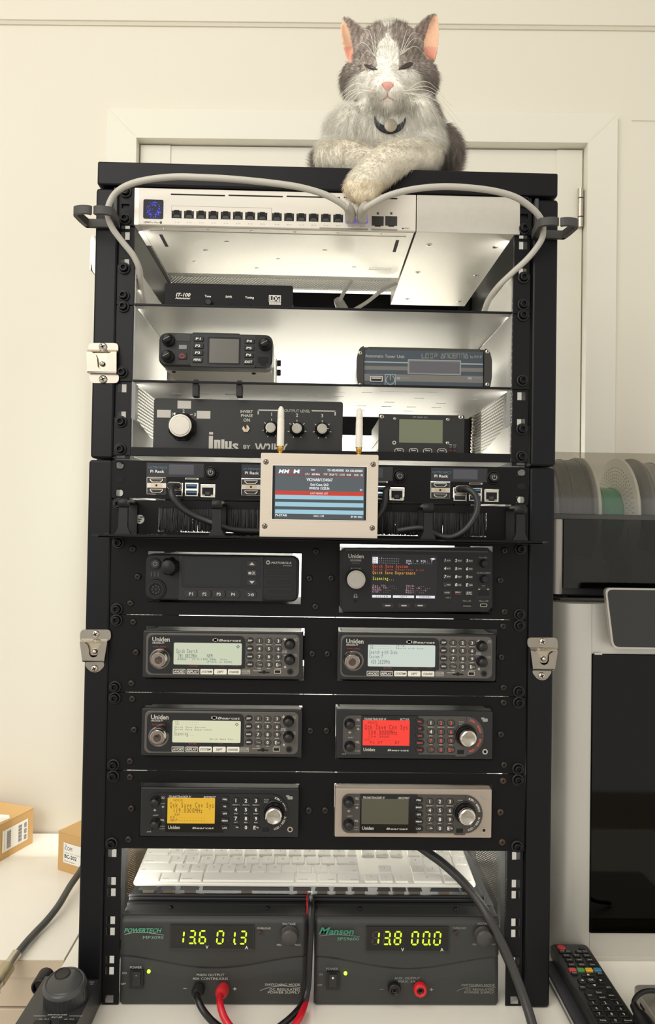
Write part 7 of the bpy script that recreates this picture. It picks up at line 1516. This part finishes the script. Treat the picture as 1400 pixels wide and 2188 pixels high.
ell(828, 262, 46, 46, 42, 34); ell(826, 305, 52, 64, 50, 42); ell(752, 296, 52, 32, 40, 38); ell(892, 283, 50, 29, 42, 42); ell(902, 322, 45, 24, 38, 30)
ell(830, 330, 150, 74, 95, 46); ell(925, 336, 118, 38, 50, 34); ell(718, 345, 105, 30, 40, 22)
cap([(712, 338, 30), (745, 342, 20), (790, 352, 14)], [22, 21, 17]); cap([(904, 302, 38), (903, 334, 20), (872, 338, 6), (828, 352, -12), (796, 376, -28), (778, 395, -32)], [25, 23, 21, 20, 18.5, 19])
ell(771, 404, -34, 19, 15, 15); 
for a, b in ((752, 398), (758, 412), (773, 420), (790, 414)): ell(a, b, -40, 7.5, 8, 9)
def ear(inner, outer, Yi, Yo, depth):
    n, k = 9, 14
    def crv(P, t): 
        P = np.array(P, float); s_ = t * (len(P) - 1); i = min(int(s_), len(P) - 2); f_ = s_ - i; return P[i] * (1 - f_) + P[i + 1] * f_
    V = []; 
    for side in (0, 1):
        for j in range(k + 1):
            t_ = j / k; a, b = crv(inner, t_), crv(outer, t_)
            for i in range(n + 1):
                u = i / n; p = a * (1 - u) + b * u; bow = math.sin(math.pi * u) * depth * (1 - t_ * .8); Y = Yi * (1 - u) + Yo * u + bow + side * 4.2 + t_ * 4
                V.append(unp(p[0], p[1], Y))
    m1 = (k + 1) * (n + 1); f = []
    for j in range(k):
        for i in range(n): a = j * (n + 1) + i; f.append((a, a + 1, a + n + 2, a + n + 1)); f.append((a + m1 + n + 1, a + m1 + n + 2, a + m1 + 1, a + m1))
    for j in range(k):
        a = j * (n + 1); f.append((a, a + n + 1, a + n + 1 + m1, a + m1)); a += n; f.append((a + m1, a + m1 + n + 1, a + n + 1, a))
    for i in range(n): f.append((i, i + m1, i + m1 + 1, i + 1)); a = k * (n + 1) + i; f.append((a + 1, a + m1 + 1, a + m1, a))
    cb.add(V, f, DRK)
ear([(800, 90), (786, 72), (768, 53), (750, 39), (741, 34.5)], [(748, 136), (739, 122), (732, 98), (727, 66), (731, 38)], 28, 36, 20)
ear([(862, 92), (876, 72), (893, 50), (914, 33), (926, 28)], [(930, 134), (934, 116), (938, 92), (939, 58), (935, 31)], 28, 36, 20)
catT = thing('cat', 'grey and white cat lying on top of the rack with one paw hanging over', 'cat', unp(830, 352, 80) * np.array([1, 1, 0]) + np.array([0, 0, 966.5]))
tmpo = cb.build('body', catT); tmpo.data.materials.clear()
rm = tmpo.modifiers.new('r', 'REMESH'); rm.mode = 'VOXEL'; rm.voxel_size = .0017
sm_ = tmpo.modifiers.new('s', 'SMOOTH'); sm_.factor = .5; sm_.iterations = 9
dg = bpy.context.evaluated_depsgraph_get(); me = bpy.data.meshes.new_from_object(tmpo.evaluated_get(dg)); tmpo.modifiers.clear(); tmpo.data = me; me.name = 'cat_body'
nv = len(me.vertices); A_ = np.zeros(nv * 3); me.vertices.foreach_get('co', A_); basec = _base[catT.name]; VW = A_.reshape(-1, 3) * 1000 + basec
me.polygons.foreach_set('use_smooth', [True] * len(me.polygons))
# coat pattern plus painted ear glow: a function of where on the animal a point lies
GREYL = [(700, 20), (770, 20), (829, 60), (822, 80), (808, 92), (804, 110), (804, 126), (806, 142), (798, 152), (782, 150), (766, 156), (754, 168), (747, 182), (742, 200), (733, 214), (722, 226), (700, 226)]
GREYR = [(960, 10), (880, 15), (829, 60), (834, 80), (848, 92), (853, 110), (852, 128), (853, 146), (868, 150), (886, 149), (898, 160), (902, 180), (905, 198), (916, 214), (926, 228), (936, 240), (960, 240)]
def coat(P, jit=True):
    p = prj(P); n = len(p); W_ = np.array(lin((250, 246, 236))[:3]); G_ = np.array(lin((178, 166, 156))[:3]); col = np.tile(W_, (n, 1))
    q = p + (rng.normal(0, 2.8, p.shape) if jit else 0)
    g = (P[:, 2] > unp(830, 262, 40)[2]) & (inpoly(q, GREYL) | inpoly(q, GREYR))
    g |= (P[:, 1] > 70) & (p[:, 1] > 262) & ((q[:, 0] > 938) | (q[:, 0] < 682))
    g |= (P[:, 1] > 60) & (p[:, 1] < 200)
    tab = .82 + .3 * np.clip(np.sin(p[:, 0] * .55 + p[:, 1] * .12) * np.sin(p[:, 1] * .16 + p[:, 0] * .05) + .2, -.6, 1); col[g] = G_ * tab[g][:, None]
    low = (~g) & (p[:, 1] > 300); col[low] = np.array(lin((247, 240, 224))[:3]); paw = (~g) & (p[:, 1] > 385) & (p[:, 0] < 830); col[paw] = np.array(lin((242, 230, 204))[:3])
    inL = inpoly(p, [(726, 44), (735, 42), (745, 62), (752, 90), (756, 112), (752, 134), (740, 134), (730, 100), (726, 70)]); inR = inpoly(p, [(938, 34), (926, 34), (914, 60), (906, 90), (904, 112), (912, 128), (932, 130), (937, 100), (940, 66)])
    pk = (inL | inR) & (p[:, 1] < 134); col[pk] = np.array(lin((240, 196, 164))[:3]); col[pk & (p[:, 1] > 100)] = np.array(lin((232, 172, 150))[:3])  # inner ears: pink skin with the backlit glow put into the colour
    return col, g, pk
colb, gb, pkb = coat(VW, False)
ca = me.color_attributes.new('coat', 'FLOAT_COLOR', 'POINT'); ca.data.foreach_set('color', np.hstack([colb, np.ones((nv, 1))]).ravel())
def coatmat(name, sss, rough):
    m = bpy.data.materials.new(name); m.use_nodes = True; nt = m.node_tree; b = nt.nodes['Principled BSDF']; at = nt.nodes.new('ShaderNodeVertexColor'); at.layer_name = 'coat'
    nt.links.new(at.outputs['Color'], b.inputs['Base Color']); b.inputs['Roughness'].default_value = rough; b.inputs['Specular IOR Level'].default_value = .25
    if not sss:
        out = nt.nodes['Material Output']; tr = nt.nodes.new('ShaderNodeBsdfTranslucent'); mx = nt.nodes.new('ShaderNodeMixShader'); mx.inputs[0].default_value = .2
        nt.links.new(at.outputs['Color'], tr.inputs[0]); nt.links.new(b.outputs[0], mx.inputs[1]); nt.links.new(tr.outputs[0], mx.inputs[2]); tp = nt.nodes.new('ShaderNodeBsdfTransparent'); m2 = nt.nodes.new('ShaderNodeMixShader'); m2.inputs[0].default_value = .0; nt.links.new(mx.outputs[0], m2.inputs[1]); nt.links.new(tp.outputs[0], m2.inputs[2]); nt.links.new(m2.outputs[0], out.inputs[0])
    if sss: b.inputs['Subsurface Weight'].default_value = sss; b.inputs['Subsurface Radius'].default_value = (.006, .003, .002); b.inputs['Subsurface Scale'].default_value = .6
    return m
me.materials.append(coatmat('cat_skin_and_undercoat', .15, .75))
bm_ = bmesh.new(); bm_.from_mesh(me); bmesh.ops.triangulate(bm_, faces=bm_.faces[:]); bvh = BVHTree.FromBMesh(bm_); bm_.free()
CO = Vector(((CX - basec[0]) / 1000, (CY - basec[1]) / 1000, (CZ - basec[2]) / 1000))
def surf(px_, py_, lift=0.0):
    d = Vector((unp(px_, py_, 0) - np.array([CX, CY, CZ]))).normalized(); h = bvh.ray_cast(CO, d)
    if h[0] is None: return None
    return np.array(h[0] - d * lift / 1000) * 1000 + basec
def patch(m, P, mt, lift=.5, bulge=0.0):
    """small shape lying on the animal's surface, outline in measured coordinates"""
    c = np.mean(np.array(P, float), axis=0); V = []; n = len(P); rings = (1, .66, .33)
    for r in rings:
        for p in P:
            q = c + (np.array(p) - c) * r; s_ = surf(q[0], q[1], lift + bulge * (1 - r)); V.append(s_ if s_ is not None else unp(q[0], q[1], 0))
    s_ = surf(c[0], c[1], lift + bulge); V.append(s_); f = []
    for j in range(2): f += [(j * n + i, j * n + (i + 1) % n, (j + 1) * n + (i + 1) % n, (j + 1) * n + i) for i in range(n)]
    f += [(2 * n + i, 2 * n + (i + 1) % n, 3 * n) for i in range(n)]; m.add(V, f, mt, True)
EYE = mat('eye_dark', (66, 58, 48), .06); LID = mat('eye_rim', (62, 52, 47), .5); NOSE = mat('nose_pink', (216, 158, 146), .45); MTH = mat('mouth_line', (182, 132, 120), .6)
part('eye', catT, lambda m: (patch(m, [(777, 137), (784, 137.5), (792, 139), (800, 142.5), (808, 149), (800, 149.5), (792, 148.5), (784, 145), (779, 141)], LID, .7), patch(m, [(781, 139.5), (788, 140), (796, 143), (803, 147), (796, 147.6), (788, 146), (783, 143)], EYE, 1.3, .5)))
part('eye', catT, lambda m: (patch(m, [(851, 150), (853, 145), (860, 140), (868, 135), (876, 132), (884, 134), (882, 139), (876, 144), (866, 147.5), (856, 149)], LID, .7), patch(m, [(855, 146.5), (862, 141.5), (870, 137), (877, 135.5), (881, 136.5), (877, 141), (868, 144.5), (860, 146.5)], EYE, 1.3, .5)))
part('nose', catT, lambda m: patch(m, [(815, 178), (821, 175), (828, 174), (835, 175), (842, 178), (840, 183), (835, 187), (831, 192), (828, 196), (825, 192), (821, 187), (817, 183)], NOSE, 1.8, 1.2))
def f(m):
    for P in ([(828, 197), (828, 202), (828, 206)], [(828, 206), (822, 211), (815, 215), (812, 216)], [(828, 206), (834, 210), (841, 214), (846, 216)]):
        V = [surf(a, b, 1.3) for a, b in P]; m.tube(V, .42, MTH, 6, dens=4)
    for a in ((817, 181), (840, 181)): patch(m, [(a[0] - 2.4, a[1]), (a[0], a[1] - 1.4), (a[0] + 2.4, a[1] + .2), (a[0], a[1] + 1.8)], MTH, 3.2)
part('mouth', catT, f)
def f(m):
    V = [surf(a, b, 4.5) for a, b in ((800, 254), (804, 263), (812, 271), (822, 276), (834, 278), (846, 276), (856, 271), (863, 264), (867, 255))]
    V = np.array([v for v in V if v is not None]); 
    E_ = np.vstack([2 * V[0] - V[1], V, 2 * V[-1] - V[-2]]); Q = []
    for i in range(len(V) - 1):
        for k in range(5): t_ = k / 5; p0, p1, p2, p3 = E_[i:i + 4]; Q.append(.5 * (2 * p1 + (p2 - p0) * t_ + (2 * p0 - 5 * p1 + 4 * p2 - p3) * t_ * t_ + (3 * p1 - p0 - 3 * p2 + p3) * t_ ** 3))
    Q.append(V[-1]); W2 = []; n = len(Q)
    for q in Q: W2 += [q + np.array([0, -1.5, 3.6]), q + np.array([0, -1.5, -3.6]), q + np.array([0, 2, -3.6]), q + np.array([0, 2, 3.6])]
    m.add(W2, [(i * 4 + k, i * 4 + (k + 1) % 4, (i + 1) * 4 + (k + 1) % 4, (i + 1) * 4 + k) for i in range(n - 1) for k in range(4)] + [(3, 2, 1, 0), (4 * n - 4, 4 * n - 3, 4 * n - 2, 4 * n - 1)], mat('collar_black', (24, 25, 30), .6, bump=.2))
col_ = part('collar', catT, f)
tg = surf(835, 268, 7)
part('collar_tag', col_, lambda m: m.lathe(tg[0], tg[2], [(7.6, tg[1] + .8), (7.6, tg[1] - .4), (7.0, tg[1] - .8), (.01, tg[1] - .8)], mat('tag_grey', (150, 140, 124), .4, .3), 32))
# ---- fur: one strand mesh per hair, combed by region
tri = np.array([v for p in me.polygons for v in ((p.vertices[0], p.vertices[1], p.vertices[2]), (p.vertices[0], p.vertices[2], p.vertices[3])) if len(p.vertices) == 4] + [tuple(p.vertices) for p in me.polygons if len(p.vertices) == 3])
a, b, c = VW[tri[:, 0]], VW[tri[:, 1]], VW[tri[:, 2]]; nn = np.cross(b - a, c - a); ar = np.linalg.norm(nn, axis=1) / 2; nn = nn / (2 * ar[:, None] + 1e-9)
cen = (a + b + c) / 3; vd = np.array([CX, CY, CZ]) - cen; vd /= np.linalg.norm(vd, axis=1)[:, None]; fac = (nn * vd).sum(1)
w = ar * np.where(fac > -.35, 1, 0) * np.where(cen[:, 2] > 900, 1, 0); NH = 64000
idx = rng.choice(len(tri), NH, p=w / w.sum()); r1, r2 = np.sqrt(rng.random(NH)), rng.random(NH)
P = a[idx] * (1 - r1)[:, None] + b[idx] * (r1 * (1 - r2))[:, None] + c[idx] * (r1 * r2)[:, None]; Nn = nn[idx]; pp = prj(P)
colh, gh, pk = coat(P)
nose3 = unp(828, 150, -20); x_, y_ = pp[:, 0], pp[:, 1]
head = (y_ < 236) & (P[:, 1] < 120) & (P[:, 2] > unp(830, 240, 40)[2]); earm = (y_ < 128) & ((x_ < 792 - (y_ < 70) * 8) & (y_ < 128 - (x_ - 745) * .9) | (x_ > 872) & (y_ < 128 - (925 - x_) * .9))
arm = (~head) & (y_ > 312) & (P[:, 1] < 40); back = P[:, 1] > 95
Fl = np.zeros((NH, 3)); Fl[:] = (0, .15, -1.0); Fl[:, 0] += np.clip((x_ - 830) / 140, -1, 1) * .45
hd = P[head] - nose3; hd /= np.linalg.norm(hd, axis=1)[:, None] + 1e-6; hd[:, 1] += .5; hd[:, 2] += np.where(pp[head, 1] < 135, .5, -.35); Fl[head] = hd
Fl[arm & (x_ > 735)] = (-.85, -.1, -.55); Fl[arm & (x_ <= 735)] = (.2, -.1, -1); fore = arm & (y_ > 385) & (x_ < 835); Fl[fore] = (-.5, -.3, -.85)
Fl[back] = (0, .2, .25); Fl[back & (x_ > 860)] = (.8, .2, .45); Fl[back & (x_ < 780)] = (-.8, .2, .4)
Fl[earm & (x_ < 830)] = (-.25, .2, 1); Fl[earm & (x_ > 830)] = (.25, .2, 1)
T_ = Fl - Nn * (Fl * Nn).sum(1)[:, None]; T_ /= np.linalg.norm(T_, axis=1)[:, None] + 1e-6
dn = np.hypot(x_ - 828, (y_ - 188) * .85); Lh = np.where(head, np.clip(1.3 + dn * .055, 1.8, 9.5), 11.0); Lh = np.where(head & (y_ > 150) & (dn > 62), 11.0, Lh); Lh = np.where(arm, 6.5, Lh); Lh = np.where(fore, 6.0, Lh); Lh = np.where(back, 13, Lh); Lh = np.where(earm, 2.6, Lh); Lh = np.where((~head) & (~arm) & (~back) & (y_ < 300), 13, Lh)
Lh *= rng.uniform(.6, 1.25, NH)
edge = ((x_ > 729) & (x_ < 760) & earm) 
keep = np.ones(NH, bool)
keep &= ~(pk & (rng.random(NH) < .93)); keep &= ~inpoly(pp, [(813, 177), (828, 172), (845, 177), (838, 190), (828, 200), (819, 190)])
for mp in (((828, 196), (828, 207)), ((828, 206), (813, 216)), ((828, 206), (845, 216))):
    a_, b_ = np.array(mp[0], float), np.array(mp[1], float); tt = np.clip(((pp - a_) @ (b_ - a_)) / ((b_ - a_) @ (b_ - a_)), 0, 1); dd = np.linalg.norm(pp - (a_ + tt[:, None] * (b_ - a_)), axis=1); keep &= dd > 1.3; Lh = np.where(dd < 9, np.minimum(Lh, 1.8), Lh)
keep &= ~inpoly(pp, [(776, 136), (790, 137), (809, 149), (796, 151), (780, 144)]); keep &= ~inpoly(pp, [(850, 150), (860, 138), (876, 131), (885, 134), (878, 144), (862, 150)])
keep &= ~(inpoly(pp, [(800, 258), (868, 258), (868, 268), (852, 282), (816, 282), (802, 270)]) & (rng.random(NH) < .85))
P, Nn, T_, Lh, colh, back, head = (q[keep] for q in (P, Nn, T_, Lh, colh, back, head)); NH = len(P)
lift = np.where(back, .75, np.where(head, .42, .5)) * rng.uniform(.6, 1.4, NH); D_ = T_ + Nn * lift[:, None] + rng.normal(0, .16, (NH, 3)); D_ /= np.linalg.norm(D_, axis=1)[:, None]
M1 = P + D_ * (Lh * .5)[:, None]; T2 = P + D_ * Lh[:, None] + T_ * (Lh * .18)[:, None] + np.array([0, 0, -1]) * (Lh * .06)[:, None]
sx = np.cross(D_, Nn); sx /= np.linalg.norm(sx, axis=1)[:, None] + 1e-6; sy = np.cross(D_, sx); R0 = .15; ring = []
V = np.zeros((NH, 7, 3))
for k in range(3):
    an = 2 * math.pi * k / 3; o = math.cos(an) * sx + math.sin(an) * sy; V[:, k] = P + o * R0 - Nn * .4; V[:, 3 + k] = M1 + o * R0 * .75
V[:, 6] = T2
V = (V.reshape(-1, 3) - basec) / 1000; base_i = (np.arange(NH) * 7)[:, None]
q4 = np.array([[0, 1, 4, 3], [1, 2, 5, 4], [2, 0, 3, 5]]); t3 = np.array([[3, 4, 6], [4, 5, 6], [5, 3, 6]])
loops = np.hstack([(base_i + q4.ravel()[None]), (base_i + t3.ravel()[None])]).ravel(); tot = np.tile([4, 4, 4, 3, 3, 3], NH); st = np.concatenate([[0], np.cumsum(tot)[:-1]])
fm = bpy.data.meshes.new('cat_fur'); fm.vertices.add(len(V)); fm.vertices.foreach_set('co', V.ravel()); fm.loops.add(len(loops)); fm.loops.foreach_set('vertex_index', loops.astype(np.int32)); fm.polygons.add(len(tot)); fm.polygons.foreach_set('loop_start', st.astype(np.int32)); fm.polygons.foreach_set('use_smooth', np.ones(len(tot), bool)); fm.update(calc_edges=True)
colh = np.clip(colh * rng.uniform(.90, 1.10, (NH, 1)), 0, .98); fc = fm.color_attributes.new('coat', 'FLOAT_COLOR', 'POINT'); fc.data.foreach_set('color', np.hstack([np.repeat(colh, 7, axis=0), np.ones((NH * 7, 1))]).ravel())
fm.materials.append(coatmat('cat_hair', 0, .6)); cn = Nn * .8 + np.array([0, -.25, .1]); cn /= np.linalg.norm(cn, axis=1)[:, None]; fo = bpy.data.objects.new('fur', fm); COL.objects.link(fo); fo.parent = catT; fo['kind'] = 'stuff'
# whiskers
WS = mat('whisker_white', (240, 235, 222), .4); rg = random.Random(6)
for (x0_, y0_), sp, bow, tips in (((806, 200), 7, (-14, 9), [(718, 214), (702, 232), (698, 246), (696, 262), (704, 268), (716, 272), (728, 262)]), ((852, 200), 7, (-14, 9), [(950, 206), (968, 228), (986, 262), (996, 292), (956, 296), (940, 262), (914, 262), (884, 262)]),
        ((802, 122), 1, (-10, 5), [(778, 62), (796, 72), (752, 104), (764, 138)]), ((856, 118), 1, (-10, 5), [(876, 62), (896, 72), (908, 90), (912, 122), (888, 132)])):
    for a, b in tips:
        s_ = surf(x0_ + rg.uniform(-sp, sp), y0_ + rg.uniform(-sp, sp), 0); e = unp(a, b, 6 + rg.uniform(-6, 10)); mid = (s_ + e) / 2 + np.array([0, bow[0], bow[1]])
        part('whisker', catT, lambda m: m.tube([s_, mid, e], [.34, .28, .1] if sp > 2 else [.3, .24, .1], WS, 5, dens=10))
